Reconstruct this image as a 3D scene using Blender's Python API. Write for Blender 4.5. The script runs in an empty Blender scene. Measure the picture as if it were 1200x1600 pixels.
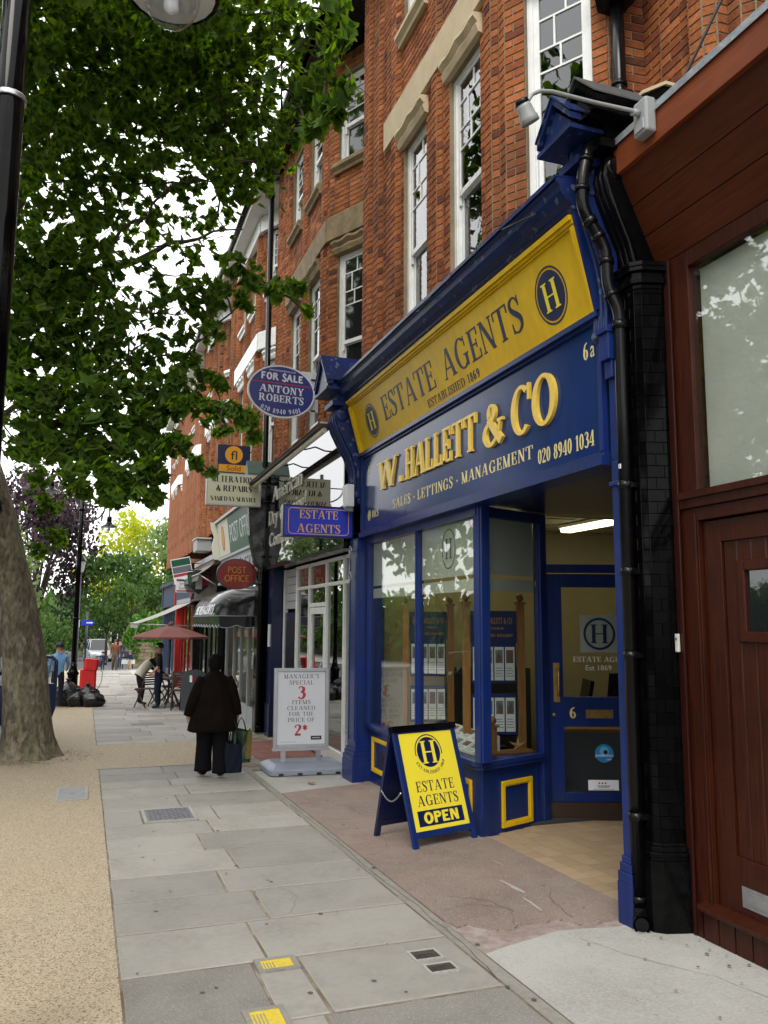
import bpy, math, random
import numpy as np
from mathutils import Vector, Matrix, noise

RND = random.Random(11)
SC = bpy.context.scene
COL = SC.collection
PI = math.pi
SLOPE = -0.021

# ---------------------------------------------------------------- camera
def make_camera():
    y, p, r = math.radians(19.75), math.radians(7.66), 0.006
    F = Vector((math.sin(y) * math.cos(p), math.cos(y) * math.cos(p), math.sin(p)))
    Rt = Vector((math.cos(y), -math.sin(y), 0))
    U = Rt.cross(F)
    R2 = Rt * math.cos(r) + U * math.sin(r)
    U2 = -Rt * math.sin(r) + U * math.cos(r)
    cd = bpy.data.cameras.new('camera')
    cd.sensor_fit = 'VERTICAL'
    cd.sensor_height = 36.0
    cd.sensor_width = 27.0
    cd.lens = 28.8
    cd.clip_start = 0.05
    cd.clip_end = 2000
    cam = bpy.data.objects.new('camera', cd)
    COL.objects.link(cam)
    M = Matrix((R2, U2, -F)).transposed().to_4x4()
    M.translation = Vector((0, 0, 1.70))
    cam.matrix_world = M
    SC.camera = cam
make_camera()

# ---------------------------------------------------------------- sky and sun (bright overcast)
def make_world():
    w = bpy.data.worlds.new('World')
    SC.world = w
    w.use_nodes = True
    nt = w.node_tree
    nt.nodes.clear()
    N = nt.nodes.new
    L = nt.links.new
    out = N('ShaderNodeOutputWorld')
    bg = N('ShaderNodeBackground')
    sky = N('ShaderNodeTexSky')
    sky.sky_type = 'NISHITA'
    sky.sun_disc = False
    sky.sun_elevation = math.radians(52)
    sky.sun_rotation = math.radians(215)
    hs = N('ShaderNodeHueSaturation')
    hs.inputs['Saturation'].default_value = 0.35
    L(sky.outputs[0], hs.inputs['Color'])
    tc = N('ShaderNodeTexCoord')
    nz = N('ShaderNodeTexNoise')
    nz.inputs['Scale'].default_value = 2.2
    nz.inputs['Detail'].default_value = 6
    L(tc.outputs['Generated'], nz.inputs['Vector'])
    cr = N('ShaderNodeValToRGB')
    cr.color_ramp.elements[0].position = 0.3
    cr.color_ramp.elements[0].color = (10.2, 10.2, 10.3, 1)
    cr.color_ramp.elements[1].position = 0.75
    cr.color_ramp.elements[1].color = (15.0, 15.0, 15.0, 1)
    L(nz.outputs[0], cr.inputs[0])
    mx = N('ShaderNodeMix')
    mx.data_type = 'RGBA'
    mx.inputs[0].default_value = 0.82
    L(hs.outputs[0], mx.inputs[6])
    L(cr.outputs[0], mx.inputs[7])
    L(mx.outputs[2], bg.inputs[0])
    bg.inputs[1].default_value = 0.115
    L(bg.outputs[0], out.inputs[0])
make_world()

sd = bpy.data.lights.new('sun', 'SUN')
sd.energy = 1.1
sd.angle = math.radians(24)
sd.color = (1.0, 0.95, 0.88)
sun = bpy.data.objects.new('sun', sd)
COL.objects.link(sun)
el, az = math.radians(52), math.radians(215)
sdir = Vector((math.sin(az) * math.cos(el), math.cos(az) * math.cos(el), math.sin(el)))
sun.rotation_euler = sdir.to_track_quat('Z', 'Y').to_euler()
SC.view_settings.view_transform = 'Standard'
SC.view_settings.look = 'None'
SC.view_settings.gamma = 1
SC.view_settings.exposure = 0.95
SC.view_settings.use_curve_mapping = False

# ---------------------------------------------------------------- helpers
ORG = {}
def gz(y):
    return SLOPE * min(max(y, -40), 78)

def thing(name, label, cat, loc=(0, 0, 0), rotz=0.0, group=None):
    o = bpy.data.objects.new(name, None)
    COL.objects.link(o)
    o.empty_display_size = 0.1
    o.location = loc
    o.rotation_euler = (0, 0, rotz)
    o['label'] = label
    o['category'] = cat
    if group:
        o['group'] = group
    ORG[o.name] = Vector(loc)
    return o

def tag(o, label=None, cat=None, group=None, kind=None):
    if label: o['label'] = label
    if cat: o['category'] = cat
    if group: o['group'] = group
    if kind: o['kind'] = kind
    return o

def copy_tree(o, parent=None):
    c = o.copy()
    COL.objects.link(c)
    c.parent = parent
    for ch in list(o.children):
        copy_tree(ch, c)
    return c

def org(parent):
    return ORG.get(parent.name, Vector((0, 0, 0))) if parent else Vector((0, 0, 0))

class MB:
    """Collects polygons, links them as ONE mesh object."""
    def __init__(s):
        s.v = []; s.f = []; s.m = []; s.sm = []
    def add(s, vs, fs, mi=0, smooth=False):
        b = len(s.v)
        s.v.extend([tuple(p) for p in vs])
        for f in fs:
            s.f.append(tuple(b + i for i in f)); s.m.append(mi); s.sm.append(smooth)
        return s
    def box(s, x0, x1, y0, y1, z0, z1, mi=0):
        return s.add([(x0,y0,z0),(x1,y0,z0),(x1,y1,z0),(x0,y1,z0),(x0,y0,z1),(x1,y0,z1),(x1,y1,z1),(x0,y1,z1)],
                     [(0,3,2,1),(4,5,6,7),(0,1,5,4),(1,2,6,5),(2,3,7,6),(3,0,4,7)], mi)
    def obox(s, M, x0, x1, y0, y1, z0, z1, mi=0):
        vs = [M @ Vector(p) for p in [(x0,y0,z0),(x1,y0,z0),(x1,y1,z0),(x0,y1,z0),(x0,y0,z1),(x1,y0,z1),(x1,y1,z1),(x0,y1,z1)]]
        return s.add(vs, [(0,3,2,1),(4,5,6,7),(0,1,5,4),(1,2,6,5),(2,3,7,6),(3,0,4,7)], mi)
    def bbox(s, M, x0, x1, y0, y1, z0, z1, b=0.01, mi=0):
        """box with chamfered edges on the x-y outline"""
        pts = [(x0+b,y0),(x1-b,y0),(x1,y0+b),(x1,y1-b),(x1-b,y1),(x0+b,y1),(x0,y1-b),(x0,y0+b)]
        return s.prism([M @ Vector((p[0],p[1],z0)) for p in pts], (M.to_3x3() @ Vector((0,0,z1-z0))), mi)
    def prism(s, poly, ext, mi=0):
        n = len(poly); e = Vector(ext)
        vs = [Vector(p) for p in poly] + [Vector(p) + e for p in poly]
        fs = [tuple(range(n))[::-1], tuple(range(n, 2*n))]
        for i in range(n):
            j = (i+1) % n
            fs.append((i, j, n+j, n+i))
        return s.add(vs, fs, mi)
    def quad(s, a, b, c, d, mi=0):
        return s.add([a,b,c,d], [(0,1,2,3)], mi)
    def tube(s, pts, rad, n=8, mi=0, cap=True):
        pts = [Vector(p) for p in pts]
        m = len(pts)
        rs = rad if isinstance(rad, (list, tuple)) else [rad]*m
        vs = []; up = Vector((0,0,1)); prev = None
        for i, p in enumerate(pts):
            t = (pts[min(i+1,m-1)] - pts[max(i-1,0)]).normalized()
            if prev is None:
                a = t.cross(up)
                if a.length < 0.05: a = t.cross(Vector((1,0,0)))
            else:
                a = prev - t * prev.dot(t)
            a.normalize(); prev = a
            b = t.cross(a)
            for k in range(n):
                an = 2*PI*k/n
                vs.append(p + (a*math.cos(an) + b*math.sin(an)) * rs[i])
        fs = []
        for i in range(m-1):
            for k in range(n):
                k2 = (k+1) % n
                fs.append((i*n+k, i*n+k2, (i+1)*n+k2, (i+1)*n+k))
        s.add(vs, fs, mi, True)
        if cap:
            b0 = len(s.v) - m*n
            s.f.append(tuple(b0+k for k in range(n))[::-1]); s.m.append(mi); s.sm.append(False)
            s.f.append(tuple(b0+(m-1)*n+k for k in range(n))); s.m.append(mi); s.sm.append(False)
        return s
    def lathe(s, prof, c=(0,0,0), n=16, mi=0, M=None, smooth=True):
        """prof = list of (radius, height)"""
        vs = []; c = Vector(c)
        for r, h in prof:
            for k in range(n):
                a = 2*PI*k/n
                p = Vector((r*math.cos(a), r*math.sin(a), h))
                vs.append((M @ p if M else p) + c)
        fs = []
        for i in range(len(prof)-1):
            for k in range(n):
                k2 = (k+1) % n
                fs.append((i*n+k, i*n+k2, (i+1)*n+k2, (i+1)*n+k))
        fs.append(tuple(range(n))[::-1]); fs.append(tuple((len(prof)-1)*n+k for k in range(n)))
        s.add(vs, fs[:-2], mi, smooth); b = len(s.v)-len(vs)
        for f in fs[-2:]:
            s.f.append(tuple(b+i for i in f)); s.m.append(mi); s.sm.append(False)
        return s
    def sphere(s, c, r, n=12, mi=0, sc=(1,1,1)):
        prof = []
        m = max(6, n//2)
        for i in range(m+1):
            a = -PI/2 + PI*i/m
            prof.append((max(1e-4, math.cos(a))*r, math.sin(a)*r))
        S = Matrix.Diagonal((sc[0], sc[1], sc[2], 1))
        return s.lathe(prof, c, n, mi, S)
    def build(s, name, mats, parent=None, world=True, loc=None, bevel=0):
        """world=True: the points are world points; the parent's origin is taken off"""
        if not isinstance(mats, (list, tuple)): mats = [mats]
        me = bpy.data.meshes.new(name)
        o = bpy.data.objects.new(name, me)
        COL.objects.link(o)
        base = Vector((0,0,0))
        if parent is None:
            if world and loc is None and s.v:
                a = np.array(s.v)
                base = Vector(((a[:,0].min()+a[:,0].max())/2, (a[:,1].min()+a[:,1].max())/2, a[:,2].min()))
            elif loc is not None: base = Vector(loc)
            o.location = base
            ORG[o.name] = base.copy()
            off = base if (world or loc is not None) and world else Vector((0,0,0))
        else:
            o.parent = parent
            off = org(parent) if world else Vector((0,0,0))
            ORG[o.name] = org(parent).copy()
        me.from_pydata([(p[0]-off.x, p[1]-off.y, p[2]-off.z) for p in s.v], [], s.f)
        for m_ in mats: me.materials.append(m_)
        me.polygons.foreach_set('material_index', s.m)
        me.polygons.foreach_set('use_smooth', s.sm)
        me.validate()
        if bevel:
            b = o.modifiers.new('bevel', 'BEVEL')
            b.width = bevel; b.segments = 2; b.limit_method = 'ANGLE'; b.angle_limit = 0.7
        return o

def frame_mat(origin, u, v):
    """4x4 that maps (u, v, w) to space; w = u x v"""
    u = Vector(u).normalized(); v = Vector(v).normalized(); w = u.cross(v)
    M = Matrix((u, v, w)).transposed().to_4x4(); M.translation = Vector(origin)
    return M

# ---------------------------------------------------------------- materials
def mat(name, col, rough=0.6, metal=0.0, spec=0.5, n1=None, n2=None, bump=None, speck=None, coat=0.0,
        vary=0.0, emit=None, wave=None, dirt=None, space='Object'):
    """n1/n2: (scale, colour, amount) mixed in by noise; bump: (scale, strength); speck: (scale, colour, threshold)
       vary: random brightness by object and island"""
    m = bpy.data.materials.new(name)
    m.use_nodes = True
    nt = m.node_tree; N = nt.nodes.new; L = nt.links.new
    p = nt.nodes['Principled BSDF']
    c4 = lambda c: (c[0], c[1], c[2], 1)
    p.inputs['Roughness'].default_value = rough
    p.inputs['Metallic'].default_value = metal
    p.inputs['Specular IOR Level'].default_value = spec
    p.inputs['Coat Weight'].default_value = coat
    tc = N('ShaderNodeTexCoord')
    rgb = N('ShaderNodeRGB'); rgb.outputs[0].default_value = c4(col)
    cur = rgb.outputs[0]
    def mixin(fac, colr, amt=1.0, lo=0.4, hi=0.65):
        nonlocal cur
        mr = N('ShaderNodeMapRange'); mr.inputs[1].default_value = lo; mr.inputs[2].default_value = hi
        mr.inputs[4].default_value = amt
        L(fac, mr.inputs[0])
        mx = N('ShaderNodeMix'); mx.data_type = 'RGBA'
        L(mr.outputs[0], mx.inputs[0]); L(cur, mx.inputs[6]); mx.inputs[7].default_value = c4(colr)
        cur = mx.outputs[2]
        return mr
    for nn in (n1, n2):
        if nn:
            t = N('ShaderNodeTexNoise'); t.inputs['Scale'].default_value = nn[0]; t.inputs['Detail'].default_value = 8
            t.inputs['Roughness'].default_value = 0.65
            L(tc.outputs[space], t.inputs['Vector'])
            mixin(t.outputs[0], nn[1], nn[2])
    if wave:   # (scale, colour, amount, (sx,sy,sz)) streaks, for wood grain and drips
        mp = N('ShaderNodeMapping'); mp.inputs['Scale'].default_value = wave[3]
        L(tc.outputs[space], mp.inputs[0])
        t = N('ShaderNodeTexNoise'); t.inputs['Scale'].default_value = wave[0]; t.inputs['Detail'].default_value = 5
        L(mp.outputs[0], t.inputs['Vector'])
        mixin(t.outputs[0], wave[1], wave[2], 0.35, 0.7)
    if speck:
        t = N('ShaderNodeTexVoronoi'); t.inputs['Scale'].default_value = speck[0]
        L(tc.outputs[space], t.inputs['Vector'])
        t2 = N('ShaderNodeSeparateColor'); L(t.outputs['Color'], t2.inputs[0])
        mixin(t2.outputs[0], speck[1], speck[3] if len(speck) > 3 else 1.0, speck[2], speck[2] + 0.05)
    if vary:
        oi = N('ShaderNodeObjectInfo'); ge = N('ShaderNodeNewGeometry')
        ad = N('ShaderNodeMath'); ad.operation = 'ADD'; L(oi.outputs['Random'], ad.inputs[0]); L(ge.outputs['Random Per Island'], ad.inputs[1])
        fr = N('ShaderNodeMath'); fr.operation = 'FRACT'; L(ad.outputs[0], fr.inputs[0])
        mr = N('ShaderNodeMapRange'); mr.inputs[3].default_value = 1 - vary; mr.inputs[4].default_value = 1 + vary
        L(fr.outputs[0], mr.inputs[0])
        mx = N('ShaderNodeVectorMath'); mx.operation = 'SCALE'
        L(cur, mx.inputs[0]); L(mr.outputs[0], mx.inputs['Scale'])
        cur = mx.outputs[0]
    L(cur, p.inputs['Base Color'])
    if bump:
        t = N('ShaderNodeTexNoise'); t.inputs['Scale'].default_value = bump[0]; t.inputs['Detail'].default_value = 6
        L(tc.outputs[space], t.inputs['Vector'])
        b = N('ShaderNodeBump'); b.inputs['Strength'].default_value = bump[1]
        b.inputs['Distance'].default_value = bump[2] if len(bump) > 2 else 0.01
        L(t.outputs[0], b.inputs['Height'])
        L(b.outputs[0], p.inputs['Normal'])
    if emit:
        p.inputs['Emission Color'].default_value = c4(emit[0]); p.inputs['Emission Strength'].default_value = emit[1]
    return m

def glass_mat(name, tint=(0.85, 0.9, 0.88), ior=1.5, boost=0.0, wob=0.0):
    m = bpy.data.materials.new(name); m.use_nodes = True
    nt = m.node_tree; nt.nodes.clear(); N = nt.nodes.new; L = nt.links.new
    out = N('ShaderNodeOutputMaterial'); mix = N('ShaderNodeMixShader')
    tr = N('ShaderNodeBsdfTransparent'); tr.inputs[0].default_value = (*tint, 1)
    gl = N('ShaderNodeBsdfGlossy'); gl.inputs['Roughness'].default_value = 0.0
    lw = N('ShaderNodeLayerWeight'); lw.inputs[0].default_value = 0.5
    pw = N('ShaderNodeMath'); pw.operation = 'POWER'; pw.inputs[1].default_value = 4.0; L(lw.outputs['Facing'], pw.inputs[0])
    mm = N('ShaderNodeMath'); mm.operation = 'MULTIPLY_ADD'; mm.inputs[1].default_value = 0.9; mm.inputs[2].default_value = 0.04 + boost
    mm.use_clamp = True
    L(pw.outputs[0], mm.inputs[0])
    L(mm.outputs[0], mix.inputs[0]); L(tr.outputs[0], mix.inputs[1]); L(gl.outputs[0], mix.inputs[2])
    if wob:
        tc = N('ShaderNodeTexCoord'); t = N('ShaderNodeTexNoise'); t.inputs['Scale'].default_value = 2.5
        L(tc.outputs['Object'], t.inputs['Vector']); b = N('ShaderNodeBump'); b.inputs['Strength'].default_value = wob; b.inputs['Distance'].default_value = 0.01
        L(t.outputs[0], b.inputs['Height']); L(b.outputs[0], gl.inputs['Normal'])
    L(mix.outputs[0], out.inputs[0])
    return m

def brick_mat():
    m = bpy.data.materials.new('red_brick'); m.use_nodes = True
    nt = m.node_tree; N = nt.nodes.new; L = nt.links.new; p = nt.nodes['Principled BSDF']
    oi = N('ShaderNodeObjectInfo'); ge = N('ShaderNodeNewGeometry'); tc = N('ShaderNodeTexCoord')
    ad = N('ShaderNodeMath'); ad.operation = 'ADD'; L(oi.outputs['Random'], ad.inputs[0]); L(ge.outputs['Random Per Island'], ad.inputs[1])
    fr = N('ShaderNodeMath'); fr.operation = 'FRACT'; L(ad.outputs[0], fr.inputs[0])
    cr = N('ShaderNodeValToRGB'); e = cr.color_ramp.elements
    e[0].position = 0; e[0].color = (0.075, 0.026, 0.014, 1)
    e[1].position = 1; e[1].color = (0.42, 0.145, 0.055, 1)
    for pos, c in ((0.06, (0.17, 0.045, 0.019, 1)), (0.25, (0.265, 0.078, 0.023, 1)), (0.55, (0.32, 0.102, 0.030, 1)), (0.85, (0.285, 0.088, 0.025, 1))):
        x = e.new(pos); x.color = c
    L(fr.outputs[0], cr.inputs[0])
    t = N('ShaderNodeTexNoise'); t.inputs['Scale'].default_value = 38; t.inputs['Detail'].default_value = 8
    L(ge.outputs['Position'], t.inputs['Vector'])
    mr = N('ShaderNodeMapRange'); mr.inputs[1].default_value = 0.3; mr.inputs[2].default_value = 0.7; mr.inputs[3].default_value = 0.7; mr.inputs[4].default_value = 1.2
    L(t.outputs[0], mr.inputs[0])
    sc = N('ShaderNodeVectorMath'); sc.operation = 'SCALE'; L(cr.outputs[0], sc.inputs[0]); L(mr.outputs[0], sc.inputs['Scale'])
    t2 = N('ShaderNodeTexNoise'); t2.inputs['Scale'].default_value = 1.1; t2.inputs['Detail'].default_value = 4
    L(ge.outputs['Position'], t2.inputs['Vector'])
    m2 = N('ShaderNodeMapRange'); m2.inputs[1].default_value = 0.5; m2.inputs[2].default_value = 0.72; m2.inputs[4].default_value = 0.55
    L(t2.outputs[0], m2.inputs[0])
    mx = N('ShaderNodeMix'); mx.data_type = 'RGBA'; L(m2.outputs[0], mx.inputs[0]); L(sc.outputs[0], mx.inputs[6]); mx.inputs[7].default_value = (0.09, 0.036, 0.018, 1)
    mp = N('ShaderNodeMapping'); mp.inputs['Scale'].default_value = (3.2, 3.2, .30); L(ge.outputs['Position'], mp.inputs[0])
    t3 = N('ShaderNodeTexNoise'); t3.inputs['Scale'].default_value = 1.6; t3.inputs['Detail'].default_value = 5; L(mp.outputs[0], t3.inputs['Vector'])
    m4 = N('ShaderNodeMapRange'); m4.inputs[1].default_value = .46; m4.inputs[2].default_value = .70; m4.inputs[3].default_value = 1.06; m4.inputs[4].default_value = .60; L(t3.outputs[0], m4.inputs[0])
    s4 = N('ShaderNodeVectorMath'); s4.operation = 'SCALE'; L(mx.outputs[2], s4.inputs[0]); L(m4.outputs[0], s4.inputs['Scale'])
    L(s4.outputs[0], p.inputs['Base Color']); p.inputs['Roughness'].default_value = 0.85; p.inputs['Specular IOR Level'].default_value = 0.25
    b = N('ShaderNodeBump'); b.inputs['Strength'].default_value = 0.5; b.inputs['Distance'].default_value = 0.006
    L(t.outputs[0], b.inputs['Height']); L(b.outputs[0], p.inputs['Normal'])
    return m

def leaf_mat(name, c0, c1, trans=0.35, rough=0.6):
    m = bpy.data.materials.new(name); m.use_nodes = True
    nt = m.node_tree; N = nt.nodes.new; L = nt.links.new; p = nt.nodes['Principled BSDF']; out = nt.nodes['Material Output']
    oi = N('ShaderNodeObjectInfo'); ge = N('ShaderNodeNewGeometry')
    ad = N('ShaderNodeMath'); ad.operation = 'ADD'; L(oi.outputs['Random'], ad.inputs[0]); L(ge.outputs['Random Per Island'], ad.inputs[1])
    fr = N('ShaderNodeMath'); fr.operation = 'FRACT'; L(ad.outputs[0], fr.inputs[0])
    t = N('ShaderNodeTexNoise'); t.inputs['Scale'].default_value = 0.9; L(ge.outputs['Position'], t.inputs['Vector'])
    a2 = N('ShaderNodeMath'); a2.operation = 'MULTIPLY_ADD'; a2.inputs[1].default_value = 0.6; L(fr.outputs[0], a2.inputs[0])
    m3 = N('ShaderNodeMath'); m3.operation = 'MULTIPLY'; m3.inputs[1].default_value = 0.6; L(t.outputs[0], m3.inputs[0]); L(m3.outputs[0], a2.inputs[2])
    mx = N('ShaderNodeMix'); mx.data_type = 'RGBA'; L(a2.outputs[0], mx.inputs[0]); mx.inputs[6].default_value = (*c0, 1); mx.inputs[7].default_value = (*c1, 1)
    L(mx.outputs[2], p.inputs['Base Color']); p.inputs['Roughness'].default_value = rough; p.inputs['Specular IOR Level'].default_value = 0.25
    tl = N('ShaderNodeBsdfTranslucent')
    hs = N('ShaderNodeHueSaturation'); hs.inputs['Value'].default_value = 1.9; hs.inputs['Saturation'].default_value = 1.15; hs.inputs['Hue'].default_value = 0.485
    L(mx.outputs[2], hs.inputs['Color']); L(hs.outputs[0], tl.inputs[0])
    ms = N('ShaderNodeMixShader'); ms.inputs[0].default_value = trans
    L(p.outputs[0], ms.inputs[1]); L(tl.outputs[0], ms.inputs[2]); L(ms.outputs[0], out.inputs[0])
    return m

M = {}
M['brick'] = brick_mat()
M['mortar'] = mat('mortar', (0.24, 0.185, 0.115), 0.95, n1=(3, (0.13, 0.10, 0.065), 0.8), bump=(60, 0.5))
M['stone'] = mat('painted_stone', (0.52, 0.42, 0.27), 0.8, n1=(4, (0.40, 0.31, 0.19), 0.6), bump=(50, 0.3))
M['stone_old'] = mat('weathered_stone', (0.27, 0.19, 0.10), 0.9, n1=(5, (0.12, 0.10, 0.06), 0.8), bump=(40, 0.5))
M['white'] = mat('white_gloss_paint', (0.74, 0.75, 0.73), 0.35, n1=(6, (0.55, 0.55, 0.52), 0.5))
M['cream'] = mat('cream_gloss_paint', (0.55, 0.55, 0.47), 0.4, n1=(5, (0.42, 0.42, 0.36), 0.6))
M['blue'] = mat('blue_gloss_paint', (0.006, 0.020, 0.135), 0.27, n1=(3, (0.007, 0.021, 0.085), 0.9), wave=(9, (0.022, 0.034, 0.085), .45, (2.5, 2.5, .3)), spec=.26, bump=(9, 0.12, 0.004))
M['blue_worn'] = mat('worn_blue_paint', (0.006, 0.018, 0.10), 0.38, spec=.3, n1=(3, (0.006, 0.014, 0.055), 0.9), speck=(30, (0.12, 0.15, 0.22), 0.93, 0.6), bump=(22, 0.4, 0.006))
M['blue_fascia'] = mat('blue_fascia_paint', (0.005, 0.022, 0.125), 0.17, n1=(1.6, (0.006, 0.024, 0.095), 0.9), wave=(5, (0.012, 0.034, 0.115), 0.6, (1, 1.5, 0.25)), spec=.26, bump=(3, 0.10, 0.01))
M['navy'] = mat('navy_print', (0.006, 0.012, 0.06), 0.35)
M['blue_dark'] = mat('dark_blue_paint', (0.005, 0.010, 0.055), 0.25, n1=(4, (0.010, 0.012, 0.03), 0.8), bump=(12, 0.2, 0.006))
M['yellow'] = mat('yellow_gloss_paint', (0.72, 0.47, 0.006), 0.35, n1=(2.2, (0.60, 0.37, 0.006), 0.8), wave=(6, (0.50, 0.33, 0.02), .5, (2.5, 2.5, .5)), spec=.25, bump=(6, 0.08, 0.004))
M['yellow_print'] = mat('yellow_print', (0.80, 0.66, 0.04), 0.35)
M['gold'] = mat('gold_letter_paint', (0.72, 0.50, 0.06), 0.35, n1=(20, (0.60, 0.40, 0.05), 0.6))
M['pale_gold'] = mat('pale_gold_letter_paint', (0.66, 0.55, 0.20), 0.4)
M['orange_gold'] = mat('orange_gold_letters', (0.72, 0.38, 0.07), 0.4)
M['black_gloss'] = mat('black_gloss', (0.002, 0.002, 0.0022), 0.09, spec=.12, bump=(8, 0.12, 0.004), n1=(12, (0.005, 0.005, 0.005), 0.7))
M['black_tile'] = mat('black_glazed_tile', (0.002, 0.002, 0.0022), 0.06, vary=0.4, spec=.10, bump=(12, 0.06, 0.002))
M['black_paint'] = mat('black_pipe_paint', (0.003, 0.003, 0.0035), 0.22, spec=.22, n1=(14, (0.012, 0.012, 0.012), 0.3), bump=(40, 0.1, 0.002))
M['black_glass'] = mat('black_mirror_glass', (0.004, 0.004, 0.005), 0.02, spec=1.0)
M['black_glass'].node_tree.nodes['Principled BSDF'].inputs['IOR'].default_value = 2.3
M['mahog'] = mat('stained_mahogany', (0.050, 0.0115, 0.0045), 0.36, spec=.22, wave=(11, (0.020, 0.004, 0.002), 0.9, (6, 6, 0.35)), n1=(1.3, (0.030, 0.007, 0.003), .8), bump=(90, 0.15, 0.002))
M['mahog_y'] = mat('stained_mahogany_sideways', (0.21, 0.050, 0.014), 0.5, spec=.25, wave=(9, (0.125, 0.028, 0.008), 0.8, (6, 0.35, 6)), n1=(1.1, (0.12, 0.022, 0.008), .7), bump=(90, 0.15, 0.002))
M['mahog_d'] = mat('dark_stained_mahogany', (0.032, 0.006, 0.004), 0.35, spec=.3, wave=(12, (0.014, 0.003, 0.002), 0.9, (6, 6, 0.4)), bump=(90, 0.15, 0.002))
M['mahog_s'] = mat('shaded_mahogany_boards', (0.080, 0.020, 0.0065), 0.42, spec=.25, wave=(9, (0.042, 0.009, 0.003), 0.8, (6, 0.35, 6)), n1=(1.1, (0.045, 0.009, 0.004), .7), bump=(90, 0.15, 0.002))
M['lead'] = mat('lead_flashing', (0.18, 0.20, 0.22), 0.55, n1=(12, (0.30, 0.33, 0.35), 0.8), bump=(30, 0.4))
M['steel'] = mat('brushed_steel', (0.45, 0.46, 0.48), 0.35, metal=0.85, n1=(12, (0.30, 0.31, 0.33), 0.6))
M['alu'] = mat('grey_aluminium', (0.42, 0.43, 0.45), 0.4, metal=0.4, n1=(10, (0.34, 0.35, 0.37), 0.6))
M['brass'] = mat('old_brass', (0.42, 0.27, 0.08), 0.4, metal=0.8, n1=(20, (0.25, 0.15, 0.06), 0.6))
M['kick'] = mat('brown_kick_plate', (0.055, 0.032, 0.022), 0.4, metal=0.3, n1=(6, (0.03, 0.02, 0.015), 0.8))
M['grey_plastic'] = mat('grey_plastic', (0.24, 0.27, 0.33), 0.5, n1=(5, (0.20, 0.22, 0.27), 0.7), bump=(60, 0.1, 0.002))
M['white_plastic'] = mat('white_plastic', (0.62, 0.63, 0.64), 0.4)
M['lamp_grey'] = mat('lamp_grey', (0.27, 0.28, 0.28), 0.4)
M['light_grey'] = mat('light_grey_paint', (0.36, 0.37, 0.385), 0.45, n1=(7, (0.36, 0.37, 0.39), 0.6))
M['oak'] = mat('varnished_oak', (0.36, 0.17, 0.045), 0.4, wave=(12, (0.24, 0.10, 0.025), 0.8, (5, 5, 0.4)), coat=0.2)
M['paper'] = mat('white_paper', (0.82, 0.84, 0.88), 0.5)
M['poster'] = mat('poster_paper', (0.66, 0.67, 0.70), 0.35, coat=0.3)
M['print_grey'] = mat('grey_print', (0.12, 0.13, 0.16), 0.6)
M['red_print'] = mat('red_print', (0.45, 0.02, 0.03), 0.5)
M['glass'] = glass_mat('shop_glass', (0.95, 0.97, 0.93), 1.5, 0.0, 0.05)
M['glass_mah'] = glass_mat('blind_window_glass', (0.95, 0.96, 0.95), 1.5, 0.07)
M['glass_mah2'] = glass_mat('reflecting_glass', (0.55, 0.60, 0.56), 1.5, 0.16)
M['marble'] = mat('black_marble', (0.01, 0.01, 0.011), 0.12, n1=(7, (0.06, 0.06, 0.06), 0.7), n2=(25, (0.02, 0.02, 0.02), 0.8), bump=(9, 0.3, 0.01))
M['flaky'] = mat('flaking_white_paint', (0.42, 0.41, 0.38), 0.9, n1=(11, (0.10, 0.09, 0.08), 0.9), bump=(40, 0.6, 0.01))
M['glass_clear'] = glass_mat('clear_glass', (0.85, 0.87, 0.85), 1.5, 0.0)
M['glass_up'] = glass_mat('upstairs_glass', (0.50, 0.52, 0.52), 1.5, 0.06, 0.25)
M['glass_lamp'] = glass_mat('lamp_glass', (0.92, 0.93, 0.93), 1.35, 0.03)
M['dark_pane'] = mat('dark_window_pane', (0.012, 0.014, 0.015), 0.03, spec=0.8, bump=(2.5, 0.15, 0.01))
M['room'] = mat('dark_room', (0.020, 0.019, 0.018), 0.9)
M['curtain'] = mat('net_curtain', (0.42, 0.44, 0.44), 0.8, wave=(30, (0.24, 0.25, 0.26), 0.8, (1, 1, 0.02)))
M['frost'] = mat('frosted_film', (0.60, 0.62, 0.56), 0.35, n1=(2, (0.50, 0.53, 0.47), 0.7), bump=(3, 0.1, 0.01))
M['frost2'] = mat('frosted_square_film', (0.55, 0.58, 0.52), 0.5)
M['green_roof'] = mat('green_copper_roof', (0.03, 0.09, 0.07), 0.5, n1=(8, (0.05, 0.06, 0.05), 0.8))
M['slate'] = mat('roof_slate', (0.05, 0.052, 0.058), 0.6, n1=(9, (0.08, 0.08, 0.08), 0.7), bump=(12, 0.4))
M['cable'] = mat('black_cable', (0.01, 0.01, 0.01), 0.5)
M['rubber'] = mat('rubber', (0.012, 0.012, 0.012), 0.7)
M['skin'] = mat('skin', (0.40, 0.22, 0.15), 0.5)
M['hair'] = mat('dark_hair', (0.004, 0.0032, 0.003), 0.7, spec=.08, bump=(60, 0.8))
M['leaf'] = leaf_mat('plane_leaf', (0.034, 0.082, 0.013), (0.120, 0.215, 0.030), 0.6)
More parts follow.
